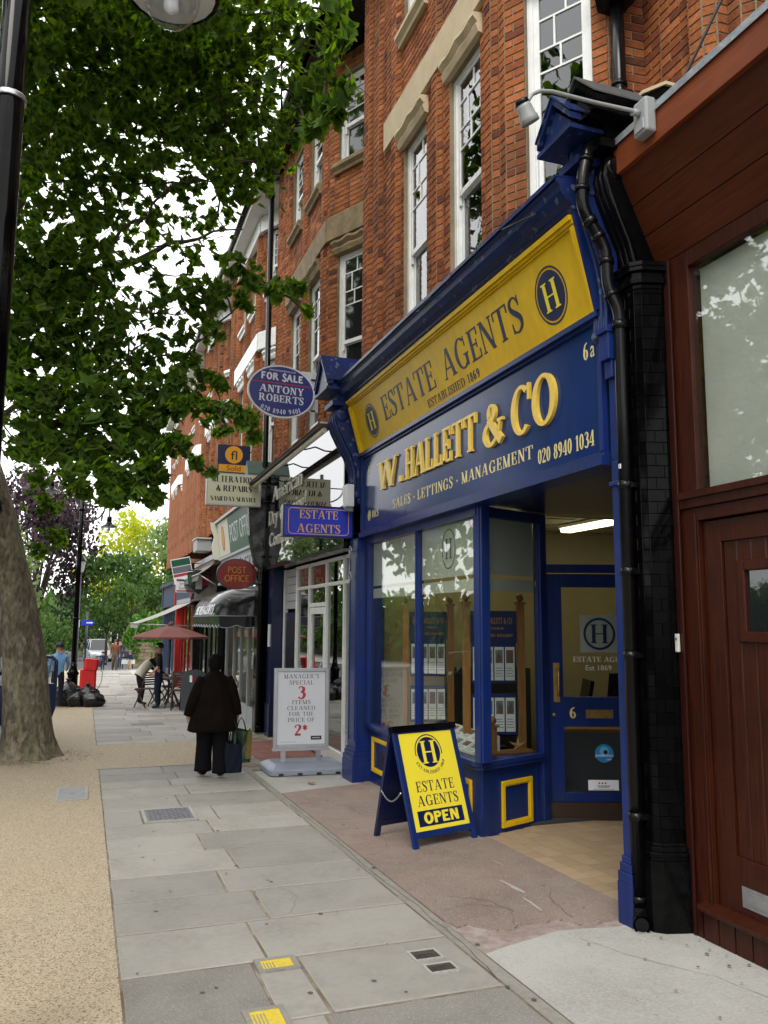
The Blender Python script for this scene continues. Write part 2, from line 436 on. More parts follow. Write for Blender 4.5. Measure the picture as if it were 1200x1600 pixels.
# ---------------------------------------------------------------- lettering (own glyphs, drawn as strokes)
def _arc(cx, cy, rx, ry, a0, a1, tv, th, n=14):
    """elliptical stroke; tv = stroke width where it runs vertically, th = where it runs sideways"""
    out = []; k = max(3, int(n * abs(a1 - a0) / 180))
    P = []
    for i in range(k + 1):
        a = math.radians(a0 + (a1 - a0) * i / k)
        c, s = math.cos(a), math.sin(a)
        P.append(((cx + rx*c, cy + ry*s), (cx + (rx-tv)*c, cy + (ry-th)*s)))
    for i in range(k):
        out.append([P[i][0], P[i+1][0], P[i+1][1], P[i][1]])
    return out
def _rb(pts, ws):
    """ribbon through points with widths"""
    n = len(pts); P = []
    fine = []; fw = []
    for i in range(n - 1):
        p0 = pts[max(i-1, 0)]; p1 = pts[i]; p2 = pts[i+1]; p3 = pts[min(i+2, n-1)]
        for j in range(4):
            t = j / 4
            q = [0.5*((2*p1[k]) + (-p0[k]+p2[k])*t + (2*p0[k]-5*p1[k]+4*p2[k]-p3[k])*t*t + (-p0[k]+3*p1[k]-3*p2[k]+p3[k])*t**3) for k in (0, 1)]
            fine.append(q); fw.append(ws[i]*(1-t) + ws[i+1]*t)
    fine.append(pts[-1]); fw.append(ws[-1])
    for i, p in enumerate(fine):
        a = fine[max(i-1, 0)]; b = fine[min(i+1, len(fine)-1)]
        dx, dy = b[0]-a[0], b[1]-a[1]; l = math.hypot(dx, dy) or 1
        nx, ny = -dy/l*fw[i]/2, dx/l*fw[i]/2
        P.append(((p[0]+nx, p[1]+ny), (p[0]-nx, p[1]-ny)))
    return [[P[i][0], P[i+1][0], P[i+1][1], P[i][1]] for i in range(len(P)-1)]
def _r(x0, y0, x1, y1): return [[(x0,y0),(x1,y0),(x1,y1),(x0,y1)]]
def _d(x0, y0, x1, y1, w): return [[(x0-w/2,y0),(x0+w/2,y0),(x1+w/2,y1),(x1-w/2,y1)]]

def glyph(ch, T, t, s, o):
    """returns (polygons, width); T thick, t thin, s serif height (0 = sans), o serif overhang"""
    g = []
    def stem(x, w=None, y0=0, y1=1, bot=True, top=True):
        w = w or T
        g.extend(_r(x, y0, x+w, y1))
        if s:
            if bot: g.extend(_r(x-o, y0, x+w+o, y0+s))
            if top: g.extend(_r(x-o, y1-s, x+w+o, y1))
    def sf(xc, y, w):
        if s: g.extend(_r(xc-w/2-o, y, xc+w/2+o, y+s) if y < .5 else _r(xc-w/2-o, y-s, xc+w/2+o, y))
    def tick(x, y0, y1, w=None):
        if s: g.extend(_r(x, y0, x+(w or t*1.1), y1))
    O = o if s else 0.0
    if ch == ' ': return [], 0.34
    if ch == 'A':
        g += _d(O+.03, 0, .40+O, 1, t*1.2); g += _d(.80, 0, .44+O, 1, T*1.08); g += _r(.20, .30, .66, .30+t)
        sf(O+.03, 0, t); sf(.80, 0, T); return g, .80+T/2+O
    if ch == 'B':
        stem(O); x = O+T
        g += _r(O, 0, x+.20, t) + _r(O, 1-t, x+.17, 1) + _r(x, .5, x+.19, .5+t)
        g += _arc(x+.16, .755, .28, .245, -90, 90, T*.95, t) + _arc(x+.19, .27+t*.3, .31, .27+t*.3, -90, 90, T, t); return g, x+.50
    if ch in 'CG':
        g += _arc(.46, .5, .44, .52, 48, 312, T*1.05, t*1.1)
        if s: g += _r(.74, .66, .74+t, 1.0)
        if ch == 'G':
            g += _r(.68, .03, .68+T*.95, .44)
            if s: g += _r(.58, .44-s, .68+T+O, .44)
            else: g += _r(.5, .44-t, .68+T*.95, .44)
            return g, .70+T+O
        return g, .84
    if ch == 'D':
        stem(O); x = O+T
        g += _r(O, 0, x+.18, t) + _r(O, 1-t, x+.18, 1) + _arc(x+.15, .5, .46, .5, -90, 90, T*1.05, t); return g, x+.64
    if ch in 'EF':
        stem(O); x = O+T
        g += _r(O, 1-t, x+.40, 1) + _r(x, .5-t/2, x+.28, .5+t/2); tick(x+.40-t, .74, 1); tick(x+.28-t, .36, .64)
        if ch == 'E': g += _r(O, 0, x+.43, t); tick(x+.43-t, 0, .28); return g, x+.46
        return g, x+.43
    if ch == 'H':
        stem(O); stem(O+.52+O*.3); g += _r(O+T, .5-t/2, O+.54, .5+t/2); return g, O*2.3+.52+T
    if ch == 'I': stem(O); return g, 2*O+T
    if ch == 'J':
        stem(.22, bot=False); g += _arc(.11, .12, .11+T, .2, -130, 0, T, t*1.5); return g, .22+T+O
    if ch == 'K':
        stem(O); g += _d(O+T, .42, .66, 1, t*1.3) + _d(.78, 0, O+T+.12, .56, T*1.1); sf(.66, 1, t); sf(.78, 0, T); return g, .78+T/2+O
    if ch == 'L':
        stem(O); x = O+T; g += _r(O, 0, x+.42, t); tick(x+.42-t, 0, .3); return g, x+.44
    if ch == 'M':
        w = .98; tt = t*1.2
        stem(O, tt); g += _d(O+tt*.6, 1, w/2, 0, T) + _d(w/2+T*.15, 0, w-O-T*.5, 1, t*1.1); stem(w-O-T, T); return g, w
    if ch == 'N':
        w = .82; tt = t*1.2
        stem(O, tt, top=True); g += _d(O+tt*.5+T*.2, 1, w-O-tt*.5, 0, T*1.1); stem(w-O-tt, tt, bot=False); return g, w
    if ch in 'OQ':
        g += _arc(.46, .5, .46, .52, 0, 360, T*1.05, t*1.1)
        if ch == 'Q': g += _d(.85, -.16, .5, .2, T)
        return g, .92
    if ch == 'P':
        stem(O); x = O+T; g += _r(O, 1-t, x+.18, 1) + _r(x, .44, x+.17, .44+t) + _arc(x+.16, .72, .31, .28, -90, 90, T, t); return g, x+.46
    if ch == 'R':
        stem(O); x = O+T; g += _r(O, 1-t, x+.18, 1) + _r(x, .46, x+.17, .46+t) + _arc(x+.16, .73, .30, .27, -90, 90, T, t)
        g += _d(.80, 0, x+.18, .48, T*1.05); sf(.82, 0, T*.7); return g, .82+T/2+O*.6
    if ch == 'S':
        g += _rb([(.52,.80),(.44,.95),(.29,.99),(.12,.90),(.10,.74),(.22,.60),(.38,.48),(.52,.34),(.52,.15),(.36,.02),(.20,.01),(.08,.08),(.04,.22)],
                 [t,t,t*1.1,T*.7,T*.85,T,T*1.05,T,T*.8,t*1.3,t,t,t])
        if s: g += _r(.52, .70, .52+t, 1) + _r(.02, 0, .02+t, .3)
        return g, .60
    if ch == 'T':
        stem(.30+O*.5, top=False); g += _r(0, 1-t, .60+T+O, 1); tick(0, .72, 1); tick(.60+T+O-t, .72, 1); return g, .60+T+O
    if ch == 'U':
        w = .78; stem(O, bot=False, y0=.28); g += _arc((O+w-O)/2, .30, w/2-O, .32, 180, 360, T, t*1.2); g += _r(w-O-t*1.2, .28, w-O, 1); sf(w-O-t*.6, 1, t); return g, w
    if ch == 'V':
        g += _d(O+T/2, 1, .42, 0, T) + _d(.42+T*.2, 0, .78, 1, t*1.2); sf(O+T/2, 1, T); sf(.78, 1, t); return g, .80+O
    if ch == 'W':
        g += _d(O+T/2, 1, .34, 0, T) + _d(.34, 0, .54, 1, t*1.2) + _d(.54, 1, .80, 0, T) + _d(.82, 0, 1.06, 1, t*1.2)
        sf(O+T/2, 1, T); sf(.54, 1, T*.8); sf(1.06, 1, t); return g, 1.08+O
    if ch == 'X': g += _d(O+T/2, 1, .66, 0, T) + _d(.06+O, 0, .62, 1, t*1.2); return g, .72
    if ch == 'Y':
        g += _d(O+T/2, 1, .36+T/2, .45, T) + _d(.36+T*.7, .45, .74, 1, t*1.2); stem(.36, y1=.5, top=False); sf(O+T/2, 1, T); sf(.74, 1, t); return g, .78+O
    if ch == 'Z':
        g += _r(.03, 1-t, .6, 1) + _r(.03, 0, .62, t) + _d(.03+T/2, t, .6-T/2, 1-t, T); tick(.03, .75, 1); tick(.62-t, 0, .28); return g, .65
    if ch == '&':
        g += _arc(.36, .78, .19, .23, 0, 360, T*.75, t) + _rb([(.24,.66),(.45,.38),(.78,.02)], [T,T*1.1,T*1.1])
        g += _rb([(.30,.58),(.10,.42),(.06,.22),(.20,.02),(.42,.02),(.62,.2),(.74,.5)], [t,T*.8,T,t*1.4,t*1.4,t*1.3,t]); g += _r(.62, .5, .86, .5+t); return g, .88
    if ch == '0': g += _arc(.28, .5, .28, .51, 0, 360, T, t*1.1); return g, .56
    if ch == '1':
        stem(.14, top=False); g += [[(.0,.80),(.14,.86),(.14+T,1),(.14,.98)]]; return g, .14+T+O+.04
    if ch == '2':
        g += _rb([(.06,.74),(.14,.94),(.30,.98),(.46,.86),(.46,.68),(.30,.42),(.08,.10)], [T*.8,t,t,T,T,t*1.6,t*1.4]); g += _r(.03, 0, .54, T*.9); return g, .58
    if ch == '3':
        g += _rb([(.08,.84),(.18,.97),(.32,.98),(.44,.86),(.42,.66),(.24,.54)], [t,t,t,T,T,t]); g += _rb([(.24,.55),(.44,.48),(.50,.28),(.38,.06),(.20,.02),(.06,.14)], [t,T*.8,T,T*.8,t,T*.7]); return g, .56
    if ch == '4': g += _r(.34, 0, .34+T, 1) + _r(.0, .24, .58, .24+t*1.2) + _d(.03, .26, .40, 1, t*1.2); sf(.34+T/2, 0, T); return g, .60
    if ch == '5': g += _r(.10, .9, .48, 1) + _d(.10, .52, .13, 1, t*1.2) + _rb([(.10,.55),(.30,.62),(.48,.46),(.48,.20),(.32,.02),(.14,.02),(.05,.12)], [t,t*1.3,T,T,t*1.2,t,T*.7]); return g, .56
    if ch == '6': g += _arc(.28, .30, .26, .31, 0, 360, T, t*1.1) + _rb([(.08,.30),(.10,.62),(.24,.90),(.44,.99)], [T,T,T*.7,t]); return g, .56
    if ch == '9': g += _arc(.28, .70, .26, .31, 0, 360, T, t*1.1) + _rb([(.48,.70),(.46,.38),(.32,.10),(.12,.01)], [T,T,T*.7,t]); return g, .56
    if ch == '8': g += _arc(.28, .74, .22, .26, 0, 360, T*.9, t*1.1) + _arc(.28, .27, .27, .29, 0, 360, T*.95, t*1.1); return g, .56
    if ch == '7': g += _r(.02, 1-T*.8, .54, 1) + _d(.18, 0, .48, 1-t, T*.9); return g, .56
    if ch == '.': g += _r(0.02, 0, .02+T*1.1, T*1.1); return g, .04+T*1.1
    if ch == '•': g += _arc(.12, .42, .10, .10, 0, 360, .099, .099); return g, .24
    if ch == "'": g += [[(.02,.98),(.02+T,.98),(.02+T*.6,.70),(.02,.70)]]; return g, .06+T
    if ch == '*':
        for a in (90, 210, 330, 30, 150, 270):
            c, q = math.cos(math.radians(a)), math.sin(math.radians(a))
            g += _rb([(.22, .74), (.22+.2*c, .74+.24*q)], [t, T*.7])
        return g, .44
    if ch == '!': g += _r(.02, .3, .02+T, 1) + _r(.02, 0, .02+T, T); return g, .06+T
    return _r(.05, .4, .3, .45), .35

STY = {'serif': (.17, .055, .05, .075), 'serif2': (.185, .075, .06, .07), 'serifb': (.22, .085, .07, .08), 'sans': (.19, .17, 0, 0), 'sansl': (.11, .10, 0, 0), 'sansb': (.27, .20, 0, 0),
       'deco': (.30, .05, 0, 0), 'seriff': (.13, .05, .045, .07)}

def text_polys(txt, style='serif', track=0.10):
    T, t, s, o = STY[style]
    out = []; x = 0
    for ch in txt:
        g, w = glyph(ch, T, t, s, o)
        for i, p in enumerate(g):
            out.append((i, [(q[0]+x, q[1]) for q in p]))
        x += w + track
    return out, x - track

def put_text(mb, txt, Mx, h, style='serif', width=None, align='c', depth=0.0015, track=0.10, mi=0, slant=0.0, arc=None):
    """Mx maps (u,v,w); the text's baseline is v=0; align about u=0. arc=(radius): text runs on a circle about the origin"""
    P, w = text_polys(txt, style, track)
    sx = (width / w) if width else h
    W = w * sx
    off = {'c': -W/2, 'l': 0, 'r': -W}[align]
    for i, poly in P:
        d = depth + (i % 6) * 0.00025
        pts = []
        for (u, v) in poly:
            uu, vv = u*sx + off + slant*v*h, v*h
            if arc:
                R0 = abs(arc)
                if arc > 0: a = uu / R0; uu, vv = (R0+vv)*math.sin(a), (R0+vv)*math.cos(a)
                else: a = uu / R0; uu, vv = (R0-vv)*math.sin(a), -(R0-vv)*math.cos(a)
            pts.append((uu, vv))
        ar = sum(pts[k][0]*pts[(k+1) % len(pts)][1] - pts[(k+1) % len(pts)][0]*pts[k][1] for k in range(len(pts)))
        if ar < 0: pts.reverse()
        n = len(pts)
        vs = [Mx @ Vector((p[0], p[1], 0.0002)) for p in pts] + [Mx @ Vector((p[0], p[1], d)) for p in pts]
        fs = [tuple(range(n, 2*n))]
        for k in range(n):
            j = (k+1) % n
            fs.append((k, j, n+j, n+k))
        mb.add(vs, fs, mi)
    return W

def put_font(mb, txt, Mx, h, width=None, align='c', depth=0.0015, mi=0, bold=0.0):
    """mixed-case text in Blender's own built-in face, made into mesh"""
    cu = bpy.data.curves.new('lettering_source', 'FONT')
    cu.body = txt; cu.extrude = depth/2; cu.offset = bold; cu.resolution_u = 3
    o = bpy.data.objects.new('lettering_source', cu); COL.objects.link(o)
    dg = bpy.context.evaluated_depsgraph_get(); dg.update()
    me = bpy.data.meshes.new_from_object(o.evaluated_get(dg))
    n = len(me.vertices)
    co = np.empty(n*3); me.vertices.foreach_get('co', co); co = co.reshape(-1, 3)
    x0, x1 = co[:, 0].min(), co[:, 0].max()
    s = h / 0.7
    sx = width/(x1-x0) if width else s
    W = (x1-x0)*sx; off = {'c': -W/2, 'l': 0, 'r': -W}[align]
    vs = [Mx @ Vector(((p[0]-x0)*sx + off, p[1]*s, p[2] + depth/2)) for p in co]
    mb.add(vs, [tuple(pl.vertices) for pl in me.polygons], mi)
    bpy.data.objects.remove(o); bpy.data.curves.remove(cu); bpy.data.meshes.remove(me)
    return W

def disc(mb, Mx, rx, ry, depth, mi=0, n=40, z0=0.0):
    pts = [(rx*math.cos(2*PI*k/n), ry*math.sin(2*PI*k/n)) for k in range(n)]
    vs = [Mx @ Vector((p[0], p[1], z0)) for p in pts] + [Mx @ Vector((p[0], p[1], depth)) for p in pts]
    fs = [tuple(range(n, 2*n))] + [(k, (k+1) % n, n+(k+1) % n, n+k) for k in range(n)]
    mb.add(vs, fs, mi)
def ring(mb, Mx, rx, ry, w, depth, mi=0, a0=0, a1=360):
    for poly in _arc(0, 0, rx, ry, a0, a1, w, w, 20):
        ar = sum(poly[k][0]*poly[(k+1) % 4][1] - poly[(k+1) % 4][0]*poly[k][1] for k in range(4))
        if ar < 0: poly = poly[::-1]
        vs = [Mx @ Vector((p[0], p[1], 0)) for p in poly] + [Mx @ Vector((p[0], p[1], depth)) for p in poly]
        mb.add(vs, [(4,5,6,7)] + [(k, (k+1) % 4, 4+(k+1) % 4, 4+k) for k in range(4)], mi)
def emblem(parent, Mx, rx, ry, name='emblem'):
    """an H on a navy disc inside a navy ring"""
    mb = MB()
    disc(mb, Mx, rx*.86, ry*.86, 0.0016, 0)
    ring(mb, Mx, rx, ry, rx*.07, 0.002, 0)
    Mh = Mx @ Matrix.Translation((0, -ry*.50, 0.0018))
    put_text(mb, 'H', Mh, ry*1.0, 'serif', width=rx*.95, depth=0.002, mi=1)
    return mb.build(name, [M['navy'], M['yellow_print']], parent)
# ---------------------------------------------------------------- ground, road, pavement
def sheet(name, x0, x1, ys, dz, m, kind='structure'):
    """a sheet that follows the slope of the street"""
    mb = MB()
    for a, b in zip(ys, ys[1:]):
        mb.quad((x0, a, gz(a)+dz), (x1, a, gz(a)+dz), (x1, b, gz(b)+dz), (x0, b, gz(b)+dz))
    return tag(mb.build(name, m), kind=kind)

M['asphalt'] = mat('asphalt', (0.060, 0.060, 0.062), 0.9, n1=(0.6, (0.085, 0.085, 0.085), 0.7), speck=(160, (0.12, 0.12, 0.12), 0.75), bump=(120, 0.5, 0.01))
M['verge'] = mat('rough_ground', (0.05, 0.06, 0.025), 0.95, n1=(0.7, (0.03, 0.05, 0.015), 0.8), bump=(4, 0.8, 0.1))
M['gravel'] = mat('resin_bound_gravel', (0.315, 0.245, 0.145), 0.85, n1=(1.3, (0.27, 0.215, 0.14), 0.7), n2=(110, (0.54, 0.47, 0.36), 0.95),
                  speck=(115, (0.13, 0.085, 0.045), 0.82, 0.75), bump=(170, 0.7, 0.006))
M['slab'] = mat('york_stone', (0.285, 0.272, 0.243), 0.75, n1=(2.0, (0.205, 0.195, 0.172), 0.8), n2=(26, (0.32, 0.305, 0.275), 0.5), vary=0.16, speck=(4.2, (0.12, 0.115, 0.105), 0.97, 0.3), bump=(45, 0.25, 0.004))
M['slab_dark'] = mat('worn_aggregate_slab', (0.185, 0.175, 0.155), 0.85, n1=(3, (0.13, 0.123, 0.108), 0.7), speck=(190, (0.26, 0.25, 0.22), 0.75, 0.6), bump=(110, 0.4, 0.005), vary=0.08)
M['joint'] = mat('paving_joint', (0.13, 0.095, 0.060), 0.95, n1=(4, (0.30, 0.28, 0.23), 0.9), bump=(50, 0.5))
M['concrete'] = mat('pale_concrete', (0.345, 0.34, 0.315), 0.85, n1=(1.3, (0.25, 0.245, 0.22), 0.9), n2=(60, (0.40, 0.395, 0.37), 0.6), speck=(95, (0.22, 0.20, 0.17), 0.95, 0.5), bump=(55, 0.5, 0.006))
M['edging'] = mat('cement_edging', (0.225, 0.212, 0.185), 0.9, n1=(4, (0.16, 0.15, 0.13), 0.9), n2=(30, (0.28, 0.265, 0.23), 0.6), bump=(35, 0.6, 0.01))
M['pink'] = mat('pink_asphalt', (0.205, 0.145, 0.120), 0.9, n1=(1.5, (0.145, 0.108, 0.092), 0.9), n2=(3.3, (0.23, 0.195, 0.165), 0.6), speck=(190, (0.32, 0.27, 0.23), 0.78, 0.6), bump=(90, 0.6, 0.008))
M['pink_old'] = mat('worn_pink_screed', (0.26, 0.19, 0.17), 0.9, n1=(5, (0.34, 0.30, 0.27), 0.8), n2=(14, (0.16, 0.12, 0.11), 0.6), bump=(30, 0.7, 0.01))
M['red_tile'] = mat('red_tile', (0.22, 0.075, 0.055), 0.7, n1=(8, (0.17, 0.07, 0.055), 0.7), vary=0.15)
M['floor_tile'] = mat('beige_floor_tile', (0.34, 0.245, 0.15), 0.6, n1=(7, (0.28, 0.20, 0.12), 0.7), vary=0.10)
M['granite'] = mat('granite_kerb', (0.20, 0.20, 0.19), 0.8, speck=(90, (0.09, 0.09, 0.09), 0.6, 0.7), bump=(60, 0.4, 0.006))
M['line_paint'] = mat('white_road_paint', (0.6, 0.6, 0.56), 0.8, n1=(20, (0.3, 0.3, 0.28), 0.8))

g = MB()
ys = [-60, -20, 0, 20, 40, 60, 78, 120, 300, 900]
for a, b in zip(ys, ys[1:]):
    g.quad((-900, a, gz(a)-.16), (900, a, gz(a)-.16), (900, b, gz(b)-.16), (-900, b, gz(b)-.16))
tag(g.build('ground', M['verge']), kind='structure')
yy = [-30, -10, 0, 10, 20, 30, 40, 50, 60, 70, 78, 110]
sheet('road', -9.6, -1.42, yy, -0.115, M['asphalt'])
sheet('crossing_road', -14, 13, [49.5, 60, 70, 78, 84], -0.06, M['asphalt'])
sheet('far_pavement', -16.5, -9.6, yy, 0.0, M['concrete'])

pav = tag(bpy.data.objects.new('pavement', None), kind='structure'); COL.objects.link(pav); ORG[pav.name] = Vector((0, 0, 0))
bed = MB()
yb = [-8, 0, 4, 8, 12, 16, 24, 32, 40, 49]
for a, b in zip(yb, yb[1:]):
    bed.quad((-1.3, a, gz(a)-.0065), (5.6, a, gz(a)-.0065), (5.6, b, gz(b)-.0065), (-1.3, b, gz(b)-.0065))
bed.build('paving_bed', M['joint'], pav)
# kerb stones
r = random.Random(3)
y = -4.0
kmb = MB(); kmb.box(-.075, .075, 0, .915, -.13, 0); ko = kmb.build('kerb_stone', M['granite'], pav, world=False, bevel=0.012)
ko.location = (-1.36, y, gz(y)+.004); ko.rotation_euler.x = SLOPE
while y < 49:
    y += .925
    k = ko.copy(); COL.objects.link(k); k.parent = pav; k.location = (-1.36, y, gz(y)+.004)
# gravel strip beside the tree and the band crossing the pavement
def gz_sheet(name, poly_rows, dz, m):
    mb = MB()
    for (x0, x1, a, b) in poly_rows:
        n = max(1, int((b-a)/2))
        for i in range(n):
            p, q = a+(b-a)*i/n, a+(b-a)*(i+1)/n
            mb.quad((x0, p, gz(p)+dz), (x1, p, gz(p)+dz), (x1, q, gz(q)+dz), (x0, q, gz(q)+dz))
    return mb.build(name, m, pav)
gs = gz_sheet('gravel_surface', [(-1.285, .245, -4, 12.55), (-1.285, .245, 14.15, 49), (-1.285, .245, 12.55, 14.15), (.245, 2.22, 11.78, 14.40)], 0.0, M['gravel'])

# york stone slabs
rows = [2.2, 2.75, 3.35, 3.88, 4.60, 5.25, 5.87, 6.44, 7.06, 7.68, 8.22, 8.86, 9.62, 10.2, 10.72, 11.2, 11.76]
jx = [1.1, .95, 1.12, 1.16, 1.01, 1.16, 1.0, 1.17, 1.01, 1.17, 1.01, 1.02, 1.18, 1.04, 1.17, 1.04]
def slab(x0, x1, y0, y1, m, dz=0.0, tilt=0.0):
    gp = .009
    mb = MB()
    j = lambda: r.uniform(-.0035, .0035)
    gy = gp*1.35
    P = [(x0+gp+j(), y0+gy+j()), (x1-gp+j(), y0+gy+j()), (x1-gp+j(), y1-gy+j()), (x0+gp+j(), y1-gy+j())]
    c = [((x0+x1)/2, (y0+y1)/2)]
    h = [dz + r.uniform(-.0015, .0015) for _ in range(4)]
    top = [(p[0], p[1], gz(p[1])+hh) for p, hh in zip(P, h)]
    b = .006
    inn = [(p[0]+(b if i in (0, 3) else -b), p[1]+(b if i < 2 else -b), q[2]) for i, (p, q) in enumerate(zip(P, top))]
    low = [(q[0], q[1], q[2]-.05) for q in top]; mid = [(q[0], q[1], q[2]-.005) for q in top]
    mb.add(inn+mid+low, [(0,1,2,3)] + [(4+i, 4+(i+1) % 4, (i+1) % 4, i) for i in range(4)] + [(8+i, 8+(i+1) % 4, 4+(i+1) % 4, 4+i) for i in range(4)])
    return mb.build('paving_slab', m, pav)
for i, (a, b) in enumerate(zip(rows, rows[1:])):
    md = M['slab']
    left = M['slab_dark'] if i in (3,) else md
    right = M['slab_dark'] if i in (1, 2) else md
    if abs(a-8.22) < .01:      # inspection cover cut into the slabs
        slab(.25, .60, a, b, md); slab(1.10, 1.30, a, b, md); slab(1.30, 2.05, a, b, md)
    elif i == 3:
        slab(.25, .92, a, b, left); slab(.92, jx[i], a, b, md); slab(jx[i], 2.05, a, b, md)
    else:
        slab(.25, jx[i], a, b, left); slab(jx[i], 2.05, a, b, right)
y = 14.42; i = 0
while y < 48:
    d = r.choice((.5, .6, .62, .7)) if y < 30 else r.choice((.9, 1.1))
    x = .25; xe = 2.25
    js = [.95+r.uniform(-.15, .15), 1.6+r.uniform(-.15, .15)] if i % 2 else [1.25+r.uniform(-.15, .15)]
    for xx in js + [xe]:
        slab(x, xx, y, y+d, M['slab'] if r.random() > .12 else M['slab_dark']); x = xx
    y += d; i += 1
# cement edging along the apron and the ground beyond
gz_sheet('edging_strip', [(2.055, 2.135, 2.0, 11.3)], -.003, M['edging'])
gz_sheet('far_apron', [(2.262, 3.5, 15.2, 49)], -.004, M['concrete'])
# pale concrete in front of the mahogany shop, rough edge against the apron
mb = MB()
edge = [(2.14, 4.28), (2.30, 4.34), (2.52, 4.40), (2.70, 4.46), (2.86, 4.44), (3.05, 4.40), (3.6, 4.40)]
pts = [(2.14, -3), (5.4, -3), (5.4, 4.40)] + edge[::-1]
mb.add([(p[0], p[1], gz(p[1])-.001) for p in pts] + [(p[0], p[1], gz(p[1])-.03) for p in pts], [tuple(range(len(pts)))] + [(k, k+1, len(pts)+k+1, len(pts)+k) for k in range(len(pts)-1)])
mb.build('concrete_panel', M['concrete'], pav)
# worn screed between
mb = MB()
pts = [(2.14, 4.15), (3.62, 4.15), (3.62, 5.1), (2.14, 5.1)]
mb.add([(p[0], p[1], gz(p[1])-.0035) for p in pts], [(0,1,2,3)]); mb.build('worn_screed', M['pink_old'], pav)
# pink asphalt apron with a broken near edge
br = [(2.137, 4.82), (2.17, 4.70), (2.24, 4.74), (2.30, 4.66), (2.36, 4.58), (2.46, 4.55), (2.52, 4.60), (2.60, 4.62), (2.70, 4.60), (2.76, 4.63), (2.82, 4.60), (2.88, 4.50), (2.97, 4.475), (3.06, 4.49), (3.14, 4.47), (3.22, 4.50), (3.36, 4.49)]
far = [(3.36, 9.75), (3.1, 9.52), (2.6, 9.40), (2.137, 9.25)]
pts = br + far
mb = MB(); n = len(pts)
hz = .006
rr = random.Random(5)
fine = []
for k, p in enumerate(br[:-1]):
    q = br[k+1]
    for t in (0, .33, .66): fine.append((p[0]+(q[0]-p[0])*t + rr.uniform(-.008, .008), p[1]+(q[1]-p[1])*t + rr.uniform(-.012, .012)))
pts = fine + [br[-1]] + far; n = len(pts)
mb.add([(p[0], p[1], gz(p[1])+hz) for p in pts] + [(p[0], p[1]-.01, gz(p[1])-.03) for p in pts], [tuple(range(n))] + [(k, n+k, n+(k+1) % n, (k+1) % n) for k in range(n)])
mb.build('asphalt_apron', M['pink'], pav)
# white scrapes on the apron
mb = MB()
for (x, y, l, w, a) in ((2.86, 5.30, .34, .035, 1.62), (2.80, 4.92, .30, .018, 1.5), (3.05, 5.86, .16, .012, 1.7)):
    pp = []
    for k in range(14):
        t = 2*PI*k/14; u = math.cos(t)*l/2; v = math.sin(t)*w/2*(1+rr.uniform(-.4, .4))
        X = x+u*math.cos(a)-v*math.sin(a); Y = y+u*math.sin(a)+v*math.cos(a); pp.append((X, Y, gz(Y)+.0085))
    mb.add(pp, [tuple(range(14))])
mb.build('paint_scrape', M['concrete'], pav)
# pale threshold concrete and red quarry tiles before the dry cleaner's
gz_sheet('threshold_concrete', [(2.137, 3.36, 9.3, 10.9)], -.002, M['concrete'])
tm = MB(); tm.box(0, .148, 0, .148, -.02, 0); t0 = tm.build('quarry_tile', M['red_tile'], pav, world=False)
first = True
for iy in range(21):
    for ix in range(6):
        X, Y = 2.42+ix*.152, 10.92+iy*.152
        if Y > 14.0: continue
        o = t0 if first else t0.copy()
        if not first: COL.objects.link(o); o.parent = pav
        first = False
        o.location = (X, Y, gz(Y)+.001); o.rotation_euler.x = SLOPE

# covers and studs let into the paving
def cover(name, label, x0, x1, y0, y1, kind):
    t = thing(name, label, 'inspection cover', ((x0+x1)/2, (y0+y1)/2, gz((y0+y1)/2)))
    cx, cy = (x0+x1)/2, (y0+y1)/2; w, h = (x1-x0)/2, (y1-y0)/2
    fr = MB()
    e = .028 if kind != 'small' else .012
    z = .012
    for (a, b, c, d) in ((-w, w, -h, -h+e), (-w, w, h-e, h), (-w, -w+e, -h+e, h-e), (w-e, w, -h+e, h-e)): fr.box(a, b, c, d, -.03, z)
    fr.build('cover_frame', M['concrete'] if kind != 'yellow' else M['edging'], t, world=False)
    pl = MB(); pl.box(-w+e, w-e, -h+e, h-e, -.03, z-.004)
    if kind == 'iron':
        n = 9
        for i in range(n):
            for j in range(n):
                a = -w+e+.02+(2*w-2*e-.04)*(i+.5)/n; b = -h+e+.02+(2*h-2*e-.04)*(j+.5)/n
                if (i+j) % 2: pl.box(a-.019, a+.019, b-.006, b+.006, z-.004, z+.002)
                else: pl.box(a-.006, a+.006, b-.02, b+.02, z-.004, z+.002)
        mm = M['iron_cover']
    elif kind == 'yellow':
        mm = M['yellow_cover']
        for k in range(4): pl.box(-w+e+.012+k*.016, -w+e+.018+k*.016, -h+.04, h-.06, z-.004, z-.003, 1)
        pass
    elif kind == 'small':
        mm = M['iron_dark']
        for k in range(4): pl.box(-w+e+.004, w-e-.004, -h+e+.006+k*.017, -h+e+.014+k*.017, z-.004, z)
    else:
        mm = M['iron_plain']; pl.box(-.03, .03, -.006, .006, z-.004, z+.001)
    pl.build('lid', [mm, M['edging']], t, world=False)
    t.rotation_euler.x = SLOPE
    return t
M['iron_cover'] = mat('cast_iron_cover', (0.16, 0.16, 0.175), 0.6, metal=0.2, n1=(30, (0.10, 0.10, 0.11), 0.8))
M['iron_dark'] = mat('dark_iron', (0.035, 0.030, 0.026), 0.7, n1=(30, (0.07, 0.055, 0.04), 0.8))
M['iron_plain'] = mat('plain_steel_cover', (0.24, 0.25, 0.25), 0.6, metal=0.2, n1=(12, (0.19, 0.19, 0.19), 0.8), bump=(60, 0.3, 0.003))
M['yellow_cover'] = mat('yellow_hydrant_lid', (0.62, 0.47, 0.03), 0.6, n1=(40, (0.40, 0.30, 0.04), 0.5), bump=(70, 0.6, 0.004))
